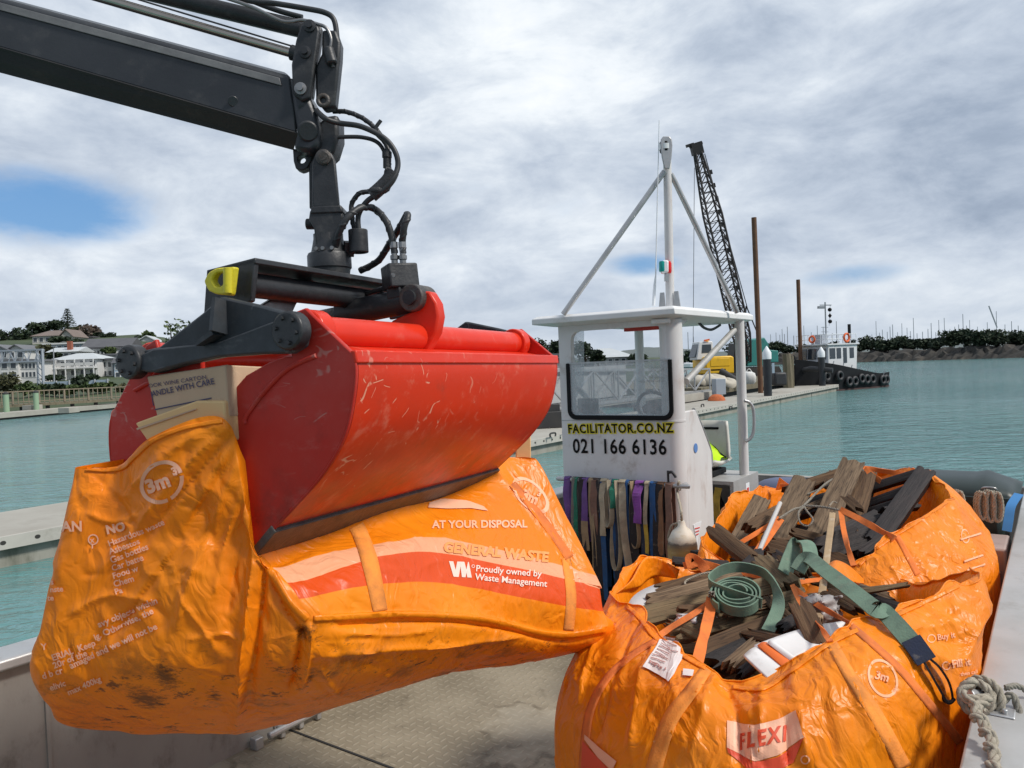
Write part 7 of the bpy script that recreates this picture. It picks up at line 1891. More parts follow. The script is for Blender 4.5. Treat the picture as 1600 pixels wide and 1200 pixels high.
slab(MB(), -9, 51.3, LP - .012, LP + .045, .255, .425).build('rubbing_strip', strip_mat('rub_strip'), pn)
slab(MB(), 51.3, 51.36, LP - 2.2, LP + .045, .1, .425).build('end_beam', M['rub_strip'], pn)
mb = MB()
for (u, v) in ((1096, 636), (1140, 640), (860, 683), (880, 679)): mb.tube(spline([PZ(u, v, .44), PZ(u, v, .44) + Z * .09, PZ(u, v, .44) + Z * .09 + AX * .25, PZ(u, v, .44) + AX * .25], 4), .025, 6)
mb.build('cleat', M['dark_machine'], pn)

def pile(u, vb, vt, wpx, d, m, name, label, cap=None, u2=None):
    b = P(u, vb, d); t = P(u2 if u2 is not None else u, vt, d); b2 = b - (t - b).normalized() * 3
    r = wpx * d / F_PX / 2
    o = thing(name, label, 'pile', b)
    MB().cyl(b2, t, r, 14).build('shaft', M[m], o, smooth=40)
    if cap: MB().lathe([(r * 1.12, -.32), (r * 1.12, 0), (r * .2, .3), (.01, .33)], t, Z, 14).build('cone_cap', M['white_cap'], o, smooth=40)
pile(1188, 596, 340, 8, 41, 'rust_pile', 'steel_pile', 'tall rusty steel pile just right of the wheelhouse roof', u2=1178)
pile(1252, 594, 437, 6, 50, 'rust_pile', 'steel_pile', 'shorter rusty steel pile between the timber stump and the tug', u2=1247)
pile(1200, 619, 551, 12.5, 37.7, 'black_pile', 'mooring_pile', 'thick black mooring pile with white cone cap in front of the teal crane', True, 1198)
pile(1285, 604, 550, 10, 47, 'black_pile', 'mooring_pile', 'thinner black mooring pile with white cone cap in front of the tug', True, 1283)
o = thing('timber_pile', 'old cracked timber pile stump with moss behind the first black pile', 'pile', P(1231, 598, 46))
MB().tube([P(1232, 612, 46), P(1231, 580, 46), P(1229, 553, 46)], [.30, .28, .25], 9).build('shaft', M['old_timber'], o)
MB().tube([P(1238, 612, 46.2), P(1237, 556, 46.2)], [.13, .11], 7).build('split_side', M['old_timber'], o)

wf_ = thing('work_wharf', 'low brown timber wharf carrying the excavator and crawler crane', 'wharf', B(45, -18, 0))
slab(MB(), 36, 57, -25, -14.3, .55, .95).build('deck', M['old_timber'], wf_)
slab(MB(), 36.2, 56.8, -24.8, -14.5, -.5, .55).build('hull', M['dark_machine'], wf_)
slab(MB(), 31, 37.5, -15.6, -13.75, .45, .78).build('landing', M['concrete'], wf_)
slab(MB(), 31, 37.5, -15.5, -13.8, -.4, .45).build('landing_float', M['dark_machine'], wf_)
gw = thing('gangway', 'pale aluminium truss gangway behind the wheelhouse, seen through its window', 'gangway', B(28, -14.5, .5))
for l in (-14.0, -15.2):
    mb = MB()
    a0, a1, zb0, zb1 = 21, 36.4, .86, .80
    zf = lambda a: 2.22 - .35 * (a - a0) / (a1 - a0)
    mb.bar(B(a0, l, .9), B(a1, l, .82), .08, .10); mb.bar(B(a0, l, zf(a0)), B(a1, l, zf(a1)), .08, .08)
    n = 8
    for i in range(n + 1):
        a = a0 + (a1 - a0) * i / n; mb.bar(B(a, l, .88), B(a, l, zf(a)), .06, .06, AX)
        if i < n:
            b_ = a0 + (a1 - a0) * (i + 1) / n
            mb.bar(B(a, l, .9 if i % 2 else zf(a)), B(b_, l, zf(b_) if i % 2 else .9), .06, .06, AL)
    mb.build('side_truss', M['galv'], gw)
slab(MB(), 21, 36.4, -15.2, -14.0, .74, .82).build('walkway_deck', M['concrete'], gw)
slab(MB(), 20.5, 30, -15.35, -15.3, .95, 2.25).build('windbreak', M['grey_tarp'], gw)

# excavator
ec = P(1125, 585, 50); EX = (CR + CF * .15).normalized(); EX.z = 0; EX.normalize(); EY_ = Vector((-EX.y, EX.x, 0))
def E(x, y, z): return Vector((ec.x, ec.y, 0)) + EX * x + EY_ * y + Z * z
ex = thing('excavator', 'yellow excavator with a white cab parked on the wharf behind the wheelhouse brace', 'excavator', E(0, 0, .95))
MB().prism([E(-.95, 0, 1.35), E(1.0, 0, 1.35), E(1.0, 0, 2.42), E(.8, 0, 2.5), E(-.9, 0, 2.5), E(-.95, 0, 2.4)], EY_ * 2.3).build('body', M['excavator_yellow'], ex, bevel=.08)
MB().box(E(.03, -.01, 2.1), (1.3, .03, .5), EX).build('engine_panel', M['excavator_yellow'], ex, bevel=.02)
MB().box(E(-.1, .0, 1.62), (1.0, .02, .09), EX).build('stripe', M['black_print'], ex)
MB().prism([E(-1.35, .6, 2.3), E(-.1, .6, 2.3), E(-.15, .6, 3.5), E(-1.1, .6, 3.5)], EY_ * 1.2).build('cab', M['tug_white'], ex, bevel=.06)
MB().prism([E(-.95, .58, 2.75), E(-.28, .58, 2.75), E(-.3, .58, 3.3), E(-.9, .58, 3.3)], EY_ * .02).build('cab_window', M['dark_glass'], ex)
MB().prism([E(-1.42, .7, 2.5), E(-1.2, .7, 2.5), E(-1.08, .7, 3.35), E(-1.13, .7, 3.35)], EY_ * 1.0).build('cab_window', M['dark_glass'], ex)
mb = MB(); mb.bar(E(.05, 1.6, 2.5), E(.1, 2.2, 3.5), .25, .35); mb.build('boom', M['excavator_yellow'], ex, bevel=.04)
MB().bar(E(-.75, .6, 3.56), E(-.4, .6, 3.62), .15, .1).build('beacon', M['lifering'], ex)
for s in (-.75, 1.9): MB().prism([E(-1.3, s + .3, .95), E(1.3, s + .3, .95), E(1.5, s + .3, 1.15), E(1.3, s + .3, 1.35), E(-1.3, s + .3, 1.35), E(-1.5, s + .3, 1.15)], EY_ * .5).build('track', M['dark_machine'], ex)

# crawler crane with its lattice boom
cc2 = P(1176, 578, 56); KX = EX
def K(x, y, z): return Vector((cc2.x, cc2.y, 0)) + EX * x + EY_ * y + Z * z
kr = thing('crawler_crane', 'teal crawler crane whose black lattice boom rises high behind the wheelhouse mast', 'crane', K(0, 0, .95))
MB().prism([K(-.4, 0, 1.7), K(1.3, 0, 1.7), K(1.3, 0, 3.3), K(1.0, 0, 3.75), K(.1, 0, 3.6), K(-.4, 0, 2.6)], EY_ * 2.4).build('machinery_house', M['teal_paint'], kr, bevel=.05)
MB().prism([K(1.3, .3, 1.9), K(2.2, .3, 1.9), K(2.2, .3, 2.75), K(1.3, .3, 2.85)], EY_ * 1.8).build('counterweight', M['teal_paint'], kr, bevel=.05)
MB().prism([K(-1.5, .1, 1.5), K(-.45, .1, 1.5), K(-.45, .1, 3.4), K(-1.2, .1, 3.4)], EY_ * 1.2).build('cab', M['dark_machine'], kr, bevel=.04)
MB().prism([K(-1.25, .08, 2.3), K(-.6, .08, 2.3), K(-.6, .08, 3.1), K(-1.1, .08, 3.1)], EY_ * .02).build('cab_window', M['dark_glass'], kr)
MB().lathe([(.1, 0), (.42, .02), (.42, .5), (.1, .52)], K(-.55, .4, 3.2), EY_, 14).build('winch_drum', M['dark_machine'], kr, smooth=40)
for s in (-.1, 2.0): MB().prism([K(-1.6, s, .95), K(2.0, s, .95), K(2.2, s, 1.25), K(2.0, s, 1.6), K(-1.6, s, 1.6), K(-1.8, s, 1.25)], EY_ * .6).build('track', M['dark_machine'], kr)
b0, b1 = P(1168, 566, 55.5), P(1090, 238, 52)
bx_ = (b1 - b0).normalized(); by_ = bx_.cross(CF).normalized(); bz_ = bx_.cross(by_).normalized(); BL = (b1 - b0).length
def bw(t): return .5 * (min(1, .35 + t * 5) if t < .5 else min(1, .40 + (1 - t) * 2.2))
lat = MB(); NB = 22
for sy, sz in ((1, 1), (1, -1), (-1, 1), (-1, -1)):
    lat.tube([b0 + bx_ * BL * t + by_ * sy * bw(t) + bz_ * sz * bw(t) for t in np.linspace(0, 1, 15)], .075, 5)
for i in range(NB):
    t0, t1 = i / NB, (i + 1) / NB
    for (p, q) in (((1, 1), (-1, 1)), ((1, -1), (-1, -1)), ((1, 1), (1, -1)), ((-1, 1), (-1, -1))):
        A_ = b0 + bx_ * BL * t0 + by_ * p[0] * bw(t0) + bz_ * p[1] * bw(t0); B_ = b0 + bx_ * BL * t1 + by_ * q[0] * bw(t1) + bz_ * q[1] * bw(t1)
        C_ = b0 + bx_ * BL * t0 + by_ * q[0] * bw(t0) + bz_ * q[1] * bw(t0)
        lat.tube([A_, B_], .045, 4); lat.tube([A_, C_], .035, 4)
lo_ = lat.build('lattice_boom', M['lattice'], kr)
MB().bar(b0 + bx_ * .5 + by_ * -.35, b0 + bx_ * BL * .97 - by_ * -.0 + by_ * .2, .16, .5, CF).build('cable_ladder', M['lattice'], lo_) if False else None
mb = MB(); mb.box(b1 + bx_ * .25, (.8, .75, .5), bx_, by_); mb.cyl(b1 + bx_ * .5 - by_ * .45, b1 + bx_ * .5 + by_ * .45, .12, 8); mb.box(b1 + bx_ * .6 + by_ * .4, (.2, .5, .3), bx_, by_); mb.build('boom_head', M['lattice'], kr)
for i in range(10): MB().box(b0 + bx_ * BL * (.36 + .06 * i) - by_ * .55, (.3, .18, .25), bx_, by_).build('sheave_bracket', M['lattice'], lo_)
MB().tube([P(1101, 240, 52), P(1168, 482, 55), K(.9, .6, 3.7)], .035, 4).build('pendant_wire', M['cable'], kr)
MB().tube([P(1085, 262, 52), P(1083, 540, 52)], .022, 4).build('hoist_wire', M['cable'], kr)
MB().tube([K(-.4, .5, 3.5), P(1166, 478, 55)], .05, 4).build('gantry_leg', M['lattice'], kr)
MB().tube([K(.9, .5, 3.6), P(1166, 478, 55)], .05, 4).build('gantry_leg', M['lattice'], kr)

# stores lying on the wharf
c = P(1171, 600, 42); mb = MB()
rows = [[c + (CR * math.cos(q) + Vector((0, 1, 0)) * math.sin(q)) * r * (1 + .06 * math.sin(5 * q)) + Z * h for q in np.linspace(0, 2 * math.pi, 21)[:-1]] for r, h in ((.25, 0), (.36, .12), (.38, .4), (.32, .6), (.15, .68), (.05, .62))]
bb = thing('bulk_bag', 'white bulk bag standing on the wharf between the rusty pile and rear post', 'bag', c)
MB().grid(rows, closed=True).build('bag_cloth', M['bulk_bag'], bb, smooth=60)
MB().tube(spline([c + Z * .6 - CR * .2, c + Z * .8 - CR * .05, c + Z * .8 + CR * .05, c + Z * .6 + CR * .2], 5), .025, 5).build('lifting_loop', M['bulk_bag'], bb)
mb = MB()
for i, (u, v, w_, h_) in enumerate(((1090, 600, 20, 12), (1112, 600, 26, 14), (1134, 602, 18, 10))):
    cb = P(u, v, 40)
    rows = [[cb + CR * (w_ / 30 * .5 * r * math.cos(q) * 2) + Vector((0, 1, 0)) * r * .6 * math.sin(q) + Z * (h_ / 30 * hh + .08 * math.sin(3 * q + i)) for q in np.linspace(0, 2 * math.pi, 17)[:-1]] for r, hh in ((.9, -.2), (1, .3), (.8, .75), (.3, 1.0), (.05, 1.02))]
    tag(MB().grid(rows, closed=True).build('covered_load', M['tarp_cream'], smooth=70), ['cream covered bundle on the wharf nearest the wheelhouse column', 'widest cream covered bundle, below the yellow excavator', 'smallest cream covered bundle beside the dark pipe'][i], 'bundle', 'cream covered bundles on the wharf')
tag(MB().cyl(P(1126, 579, 41), P(1152, 595, 40.5), .16, 10).build('steel_pipe', M['dark_machine'], smooth=40), 'short dark pipe leaning on the cream bundles', 'pipe')
tag(MB().box(P(1123, 604, 36.5), (.5, .5, .75), EX).build('grey_cabinet', M['gantry_grey'], bevel=.02), 'dented grey metal cabinet standing at the back edge of the pontoon', 'cabinet')
cb = PZ(1120, 626, .43)
rows = [[cb + CR * .42 * r * math.cos(q) * (1 + .15 * math.sin(4 * q)) + Vector((0, 1, 0)) * r * .4 * math.sin(q) + Z * (.3 * hh) for q in np.linspace(0, 2 * math.pi, 17)[:-1]] for r, hh in ((1, 0), (.85, .5), (.5, .9), (.1, 1))]
tag(MB().grid(rows, closed=True).build('orange_netting', M['orange_net'], smooth=70), 'heap of orange netting on the pontoon behind the wheelhouse', 'netting')
tag(MB().box(P(1217, 592, 41), (.7, .5, .7), EX).build('rubber_fender', M['rubber'], bevel=.1), 'dark rubber fender block at the foot of the timber stump', 'fender')
tag(MB().box(P(1208, 575, 37.9), (.13, .04, .5), EX).build('notice_board', M['wall_blue']), 'small pale blue notice on the thick black mooring pile', 'notice')
mb = MB(); c = PZ(852, 668, .44)
mb.box(c + Z * .25, (1.1, .6, .5), EX); mb.box(c + Z * .6 + EX * .2, (.5, .4, .25), EX); mb.tube(spline([c + EX * .8, c + EX * .75 + Z * .5, c + EX * 1.1 + Z * .62], 5), .035, 6)
tag(mb.build('pump_unit', M['dark_machine'], bevel=.03), 'dark pump unit with a bent pipe on the pontoon left of the wheelhouse', 'pump')

# ------------------------------------------------------------------ tug
TS, TB = PZ(1393, 604, 0), PZ(1266, 614, 0)
tx = (TS - TB).normalized(); tl = Vector((tx.y, -tx.x, 0)); TL = (TS - TB).length      # tl points to the camera side
def TG(x, y, z): return TB + tx * x + tl * (y - 1.5) + Z * z
tug = thing('tugboat', 'black hulled tugboat with white wheelhouse and a row of tyre fenders', 'tug', TG(TL / 2, 0, 0))
st = []
for i in range(13):
    t = i / 12; x = TL * t
    hb = 1.65 * min(1, (t * 3.2 + .12) ** .6) * (1 - .18 * max(0, t - .8) / .2); sh = 2.1 - 1.15 * min(1, t * 1.25) + .08 * max(0, t - .9) * 10 * .4
    st.append([TG(x, hb * q, z) for q, z in ((-.55, -.6), (-.95, 0), (-1, sh * .6), (-1.02, sh), (-.9, sh), (-.88, sh - .35), (.88, sh - .35), (.9, sh), (1.02, sh), (1, sh * .6), (.95, 0), (.55, -.6))])
hb_ = MB().grid(st, closed=True); n = len(st[0]); hb_.f += [tuple(range(n))[::-1], tuple(range(12 * n, 13 * n))]
hb_.build('hull', M['tug_black'], tug, smooth=30)
mb = MB(); mb.grid([[TG(TL * t, 1.66 * min(1, (t * 3.2 + .12) ** .6) * (1 - .18 * max(0, t - .8) / .2) * .97 + .03, z) for z in (0.0, .10)] for t in np.linspace(0, 1, 13)]); mb.build('boot_stripe', M['tug_rust'], tug)
hx0 = 2.2; HW = 1.15; hz0, hz1 = 1.2, 2.92; HLn = 2.9
wh = MB().prism([TG(hx0, -HW, hz0), TG(hx0, HW, hz0), TG(hx0 + .12, HW, hz1), TG(hx0 + .12, -HW, hz1)], tx * HLn).build('deckhouse', M['tug_white'], tug, bevel=.05)
MB().prism([TG(hx0 - .1, -HW - .1, hz1 + .003), TG(hx0 - .1, HW + .1, hz1 + .003), TG(hx0 - .1, HW + .1, hz1 + .09), TG(hx0 - .1, -HW - .1, hz1 + .09)], tx * (HLn + .3)).build('deckhouse_roof', M['tug_white'], tug)
for k in range(3):
    y0 = -HW + .1 + k * .72
    MB().prism([TG(hx0 - .005, y0, 2.05), TG(hx0 - .005, y0 + .6, 2.05), TG(hx0 + .055, y0 + .6, 2.72), TG(hx0 + .055, y0, 2.72)], tx * -.02).build('window', M['dark_glass'], wh)
for x0, ww in ((.2, .55), (.9, .42), (1.55, .35), (2.2, .42)):
    MB().prism([TG(hx0 + x0, HW + .002, 1.75 if x0 == 1.55 else 2.05), TG(hx0 + x0 + ww, HW + .002, 1.75 if x0 == 1.55 else 2.05), TG(hx0 + x0 + ww, HW + .002, 2.72), TG(hx0 + x0, HW + .002, 2.72)], tl * .02).build('window', M['dark_glass'], wh)
mb = MB()
rp = [(hx0 - .05, -HW), (hx0 - .05, HW), (hx0 + HLn, HW), (hx0 + HLn, -HW)]
for h in (.3, .6): mb.tube([TG(x, y, hz1 + .09 + h) for x, y in rp], .02, 5, closed=True)
for i in range(4):
    (x0, y0), (x1, y1) = rp[i], rp[(i + 1) % 4]
    for k in range(5): t = k / 5; mb.tube([TG(x0 + (x1 - x0) * t, y0 + (y1 - y0) * t, hz1 + .09), TG(x0 + (x1 - x0) * t, y0 + (y1 - y0) * t, hz1 + .7)], .02, 5)
mb.build('roof_railing', M['white_cap'], tug)
MB().box(TG(hx0 + .9, -.1, hz1 + .42), (.6, .8, .6), tx).build('roof_locker', M['gantry_grey'], tug)
MB().torus(TG(hx0 + 1.9, HW + .03, hz1 + .45), tl, .26, .07, 14, 6).build('lifebuoy', M['lifering'], tug, smooth=60)
MB().torus(TG(hx0 - .1, .1, hz1 + .42), tx, .2, .06, 14, 6).build('lifebuoy', M['lifering'], tug, smooth=60)
mx = TG(hx0 + 1.3, .1, hz1 + .09)
tm = MB().tube([mx, mx + Z * 2.75], .045, 6).build('mast', M['mast_grey'], tug)
mb = MB(); mb.bar(mx + Z * 2.55 - CR * .35, mx + Z * 2.55 + CR * .4, .06, .06); mb.box(mx + Z * 2.4 - CR * .28, (.4, .2, .16), CR)
for h in (.5, .8, 1.1): mb.bar(mx + Z * h - CR * .3, mx + Z * h + CR * .15, .03, .03)
mb.tube([mx + Z * 2.55 + CR * .33, mx + Z * 1.2 + CR * .22], .012, 4); mb.build('cross_arm', M['mast_grey'], tm)
for k, h in enumerate((2.25, 1.86, 1.48)):
    c = mx + Z * h + CR * .29
    if k == 1: MB().lathe([(.01, -.16), (.13, 0), (.01, .16)], c, Z, 8).build('day_shape', M['gasket'], tug)
    else: MB().lathe([(.13 * math.sin(q), -.13 * math.cos(q)) for q in np.linspace(.05, 3.09, 9)], c, Z, 12).build('day_shape', M['gasket'], tug, smooth=60)
MB().cyl(TG(hx0 + HLn + .1, .6, 1.2), TG(hx0 + HLn + .1, .6, hz1 + 1.35), .10, 10).build('exhaust_pipe', M['tug_black'], tug, smooth=40)
for t, z in ((.20, .95), (.31, .95), (.42, .55), (.49, .55), (.575, .68), (.64, .62), (.71, .60), (.86, .5), (.92, .5)):
    hb = 1.65 * min(1, (t * 3.2 + .12) ** .6) * (1 - .18 * max(0, t - .8) / .2)
    MB().torus(TG(TL * t, hb + .1, z), tl, .24, .1, 16, 8).build('tyre_fender', M['rubber'], tug, smooth=60)
mb = MB()
for t in (.16, .26, .37, .47, .57, .67, .77, .88): 
    sh = 2.1 - 1.15 * min(1, t * 1.25); hb = 1.65 * min(1, (t * 3.2 + .12) ** .6)
    mb.tube([TG(TL * t, hb * .93, sh - .3), TG(TL * t + .12, hb * .98, sh + .18)], .03, 4)
mb.build('bulwark_stay', M['mast_grey'], tug)
MB().tube([TG(.6, .3, 1.35), TG(.1, 1.5, 1.5), TG(.6, 2.7, 1.35)], .16, 8).build('bow_fender', M['rubber'], tug, smooth=50)

# ------------------------------------------------------------------ land
def bump_line(x, y, s, k): return noise.noise(Vector((x / s, y / s, k)))
def leaf_mat(name, a, b):
    m = bpy.data.materials.new(name); m.use_nodes = True
    T = NT(m.node_tree); p = T.n['Principled BSDF']
    co = T.node('ShaderNodeTexCoord').outputs['Object']
    c = T.mix(T.step(T.noise(co, .55, 4, .6), .35, .65), a, b)
    T.put(p.inputs['Base Color'], c); p.inputs['Roughness'].default_value = .7; p.inputs['Specular IOR Level'].default_value = .25
    return m
LF = {'dark': leaf_mat('leaf_dark', (.016, .028, .016), (.042, .062, .030)), 'green': leaf_mat('leaf_green', (.040, .068, .024), (.095, .125, .045)), 'olive': leaf_mat('leaf_olive', (.05, .055, .028), (.11, .105, .05)),
      'brown': leaf_mat('leaf_brown', (.085, .065, .05), (.17, .135, .11)), 'shore': leaf_mat('leaf_shore', (.020, .033, .020), (.050, .068, .036))}
def tree(base, h, w, kind, label, cat='tree', name='broadleaf_tree', group=None, n=520, leaf=None, flat=1.0, trunk=.35, seed=0, lobes=7):
    rng = random.Random(seed); base = Vector(base); o = thing(name, label, cat, base, group)
    mb = MB(); top = base + Z * h * .72
    if trunk > 0:
        mb.tube([base - Z * .5, base + Z * h * .25, top], [w * .035 + .05, w * .028 + .04, .04], 6)
    cs = []
    for i in range(lobes):
        a = rng.uniform(0, 6.28); r = w * .5 * rng.uniform(.15, .68)
        c = base + Vector((math.cos(a) * r, math.sin(a) * r, h * (trunk + (1 - trunk) * rng.uniform(.28, .78))))
        cs.append((c, w * rng.uniform(.20, .34), h * (1 - trunk) * rng.uniform(.20, .32) * flat))
        if trunk > 0: mb.tube([base + Z * h * trunk * .7, base.lerp(c, .6) + Z * h * .1, c], [w * .018 + .03, w * .012 + .02, .02], 4)
    if trunk > 0: mb.build('trunk', M['bark'], o)
    leaf = leaf or max(.22, w * .045); vs = []; fs = []
    for k in range(n):
        c, rx, rz = cs[k % lobes]
        d = Vector((rng.gauss(0, 1), rng.gauss(0, 1), rng.gauss(0, 1))).normalized() * rng.uniform(.55, 1.06)
        p = c + Vector((d.x * rx, d.y * rx, d.z * rz))
        a = Vector((rng.gauss(0, 1), rng.gauss(0, 1), rng.gauss(0, .6))).normalized(); b = a.cross(Vector((rng.gauss(0, 1), rng.gauss(0, 1), rng.gauss(0, 1)))).normalized()
        s = leaf * rng.uniform(.6, 1.35); i = len(vs)
        vs += [p - a * s, p - b * s * .55, p + a * s, p + b * s * .55]; fs.append((i, i + 1, i + 2, i + 3))
    MB().add(vs, fs).build('crown', LF[kind], o, fix=False)
    return o
# ground: the wooded slope on the left and the low shore behind
def ground_z(u, d):
    k = 1.0 if u < 240 else max(.12, 1 - (u - 240) / 220)
    pts = [(62, -1.5), (74, .6), (90, 1.6), (115, 2.4), (135, 3.2), (150, 6.4), (165, 9.0), (190, 13.0), (215, 15.5), (300, 16.5), (520, 10)]
    for (d0, z0), (d1, z1) in zip(pts, pts[1:]):
        if d <= d1: z = z0 + (z1 - z0) * max(0, (d - d0) / (d1 - d0)); break
    else: z = 10
    return min(z, 1.4) + max(0, z - 1.4) * k
def flat(u, d):
    q = EYE + d * (CF + (u - 800) / F_PX * CR); return Vector((q.x, q.y, 0))
def gp(u, d): q = flat(u, d); q.z = ground_z(u, d); return q
us = list(range(-700, 1080, 40)); dsl = [58, 66, 72, 80, 95, 115, 128, 138, 146, 155, 165, 178, 192, 205, 220, 260, 320, 420, 520]
M['slope'] = mat('slope', (.032, .052, .020), .9, 0, (.065, .088, .036), .12, 1, .3, 1, dirt=(.14, .12, .09), dscale=.06, damt=.5)
o = MB().grid([[gp(u, d) + Z * .5 * bump_line(u, d * 8, 60, 1) for u in us] for d in dsl]).build('hillside_ground', M['slope'], smooth=60); tag(o, kind='structure')
# far hills
M['far_hill'] = mat('far_hill', (.085, .11, .105), .95, 0, (.13, .15, .145), .01, 1)
def far_ridge(u0, u1, d, hpx, seed):
    rows = [[], [], []]
    for u in range(u0, u1 + 1, 8):
        h = hpx(u) + 2.2 * bump_line(u, seed, 22, 2) + 1.2 * bump_line(u, seed, 7, 5)
        q = flat(u, d); h = max(h, .5) * d / F_PX
        rows[0].append(q - Vector((q.x, q.y, 0)).normalized() * d * .12 - Z * 4); rows[1].append(q + Z * h); rows[2].append(q + Vector((q.x, q.y, 0)).normalized() * d * .15 - Z * 4)
    tag(MB().grid(rows).build('far_hills', M['far_hill'], smooth=80), kind='structure')
far_ridge(560, 1240, 2400, lambda u: 9 + 13 * math.exp(-((u - 1020) / 75) ** 2), 3)
far_ridge(1180, 2000, 1700, lambda u: 9 + 9 * math.exp(-((u - 1420) / 120) ** 2) + 14 * math.exp(-((u - 1610) / 90) ** 2), 8)

# the rock breakwater with its trees, and the yachts beyond
w0, w1 = PZ(1030, 575, 0), PZ(1700, 556, 0); wd = (w1 - w0).normalized(); wn = Vector((-wd.y, wd.x, 0)); WL = (w1 - w0).length
rows = []
for j, (off, z) in enumerate(((-2.5, -1.2), (-.6, -.1), (.4, .5), (1.4, 1.0), (2.4, 1.5), (3.4, 2.0), (5, 2.15), (12, 2.2), (20, 1.6), (26, -1))):
    rows.append([w0 + wd * s + wn * (off + .9 * bump_line(s, j * 2.3, 1.3, 3) * (j < 7)) + Z * (z + (1.1 * bump_line(s, j * 3.1, 1.0, 7) + .9 * abs(bump_line(s, j * 5.7, .7, 9))) * (0 < j < 7)) for s in np.arange(-40, WL + 60, .6)])
tag(MB().grid(rows).build('breakwater_rocks', M['rock']), kind='structure')
def on_bank(u, off=7):
    k = CF + (u - 800) / F_PX * CR; k = Vector((k.x, k.y, 0))
    p = w0 + wn * off
    # ray from the eye's foot along k meets the line p + wd*s
    s = (k.x * (-p.y) - k.y * (-p.x)) / (k.x * wd.y - k.y * wd.x)
    q = p + wd * s; q.z = 2.0; return q
i = 0
TL_ = ['tree with a low rounded dark crown on the breakwater', 'broad flat topped tree on the breakwater', 'dense dark tree on the breakwater']
for u, wpx, vt in ((1150, 34, 536), (1215, 30, 534), (1232, 26, 540), (1262, 30, 537), (1300, 34, 534), (1336, 30, 531), (1363, 30, 527), (1384, 26, 531), (1404, 34, 526), (1428, 26, 530), (1446, 30, 529), (1468, 26, 528), (1488, 34, 517), (1512, 36, 514), (1536, 36, 513), (1560, 40, 515), (1585, 36, 519), (1612, 40, 516), (1650, 40, 515)):
    b = on_bank(u, 6 + (i * 37 % 7)); d = proj(b)[2]
    h = (proj(b)[1] - vt) * d / F_PX
    tree(b, h, wpx * d / F_PX * 1.25, 'shore', ['low rounded', 'broad flat topped', 'dense spreading'][i % 3] + ' dark tree in the row along the breakwater rocks', group='trees along the breakwater', name='shore_tree', n=820, leaf=.40, trunk=.10, seed=i + 5, flat=1.15, lobes=9); i += 1
i = 0
for u, vt in [(1050 + .34375 * x, 440 + .344 * y) for x, y in ((80, 230), (105, 250), (455, 240), (480, 232), (497, 242), (508, 215), (518, 238), (532, 205), (560, 245), (595, 225), (607, 200), (625, 245), (640, 230), (668, 200), (695, 205), (706, 228), (735, 235), (755, 180), (782, 245), (915, 240), (935, 180), (950, 232), (963, 218), (985, 228), (998, 205), (1010, 195), (1032, 230), (1052, 190), (1075, 210), (1090, 225), (1105, 165), (1120, 235), (1145, 228), (1170, 215), (1185, 188), (1205, 230), (1220, 175), (1245, 165), (1270, 215), (1292, 205), (1310, 195), (1330, 147), (1345, 200), (1360, 175), (1395, 205), (1440, 185), (1482, 135), (1520, 195), (1550, 180), (1580, 200))]:
    d = 205 + (i * 53 % 60); b = flat(u, d); h = EYE.z + (572 - (u - 800) * .0402 - vt) * d / F_PX
    y = thing('yacht', 'moored yacht beyond the breakwater showing little more than its bare mast', 'yacht', b, 'yachts moored beyond the breakwater')
    hl = 4.6; hd = Vector((math.cos(i * 1.3), math.sin(i * 1.3), 0)); hs = Vector((-hd.y, hd.x, 0))
    MB().grid([[b + hd * hl * (t - .5) * 2 + hs * q * 1.5 * min(1, (1.02 - t) * 2.2) + Z * z for q, z in ((-.3, -.3), (-.9, .3), (-1, 1.1), (1, 1.1), (.9, .3), (.3, -.3))] for t in (0, .25, .5, .75, 1)], closed=True).build('hull', M['yacht_white'], y)
    MB().box(b + Z * 1.35, (3, 1.6, .5), hd).build('coachroof', M['yacht_white'], y)
    MB().tube([b + Z * 1, b + Z * h], [.13, .09], 5).build('mast', M['mast_grey'], y)
    MB().tube([b + Z * 2.2, b + Z * 2.2 - hd * 3.4], .09, 5).build('boom', M['mast_grey'], y)
    i += 1
tr_ = P(1552, 538, 225); tag(MB().bar(P(1558, 512, 215), P(1545, 478, 215), .25, .25).build('leaning_derrick', M['mast_grey']), 'thin derrick arm leaning above the trees on the far side of the breakwater', 'derrick')

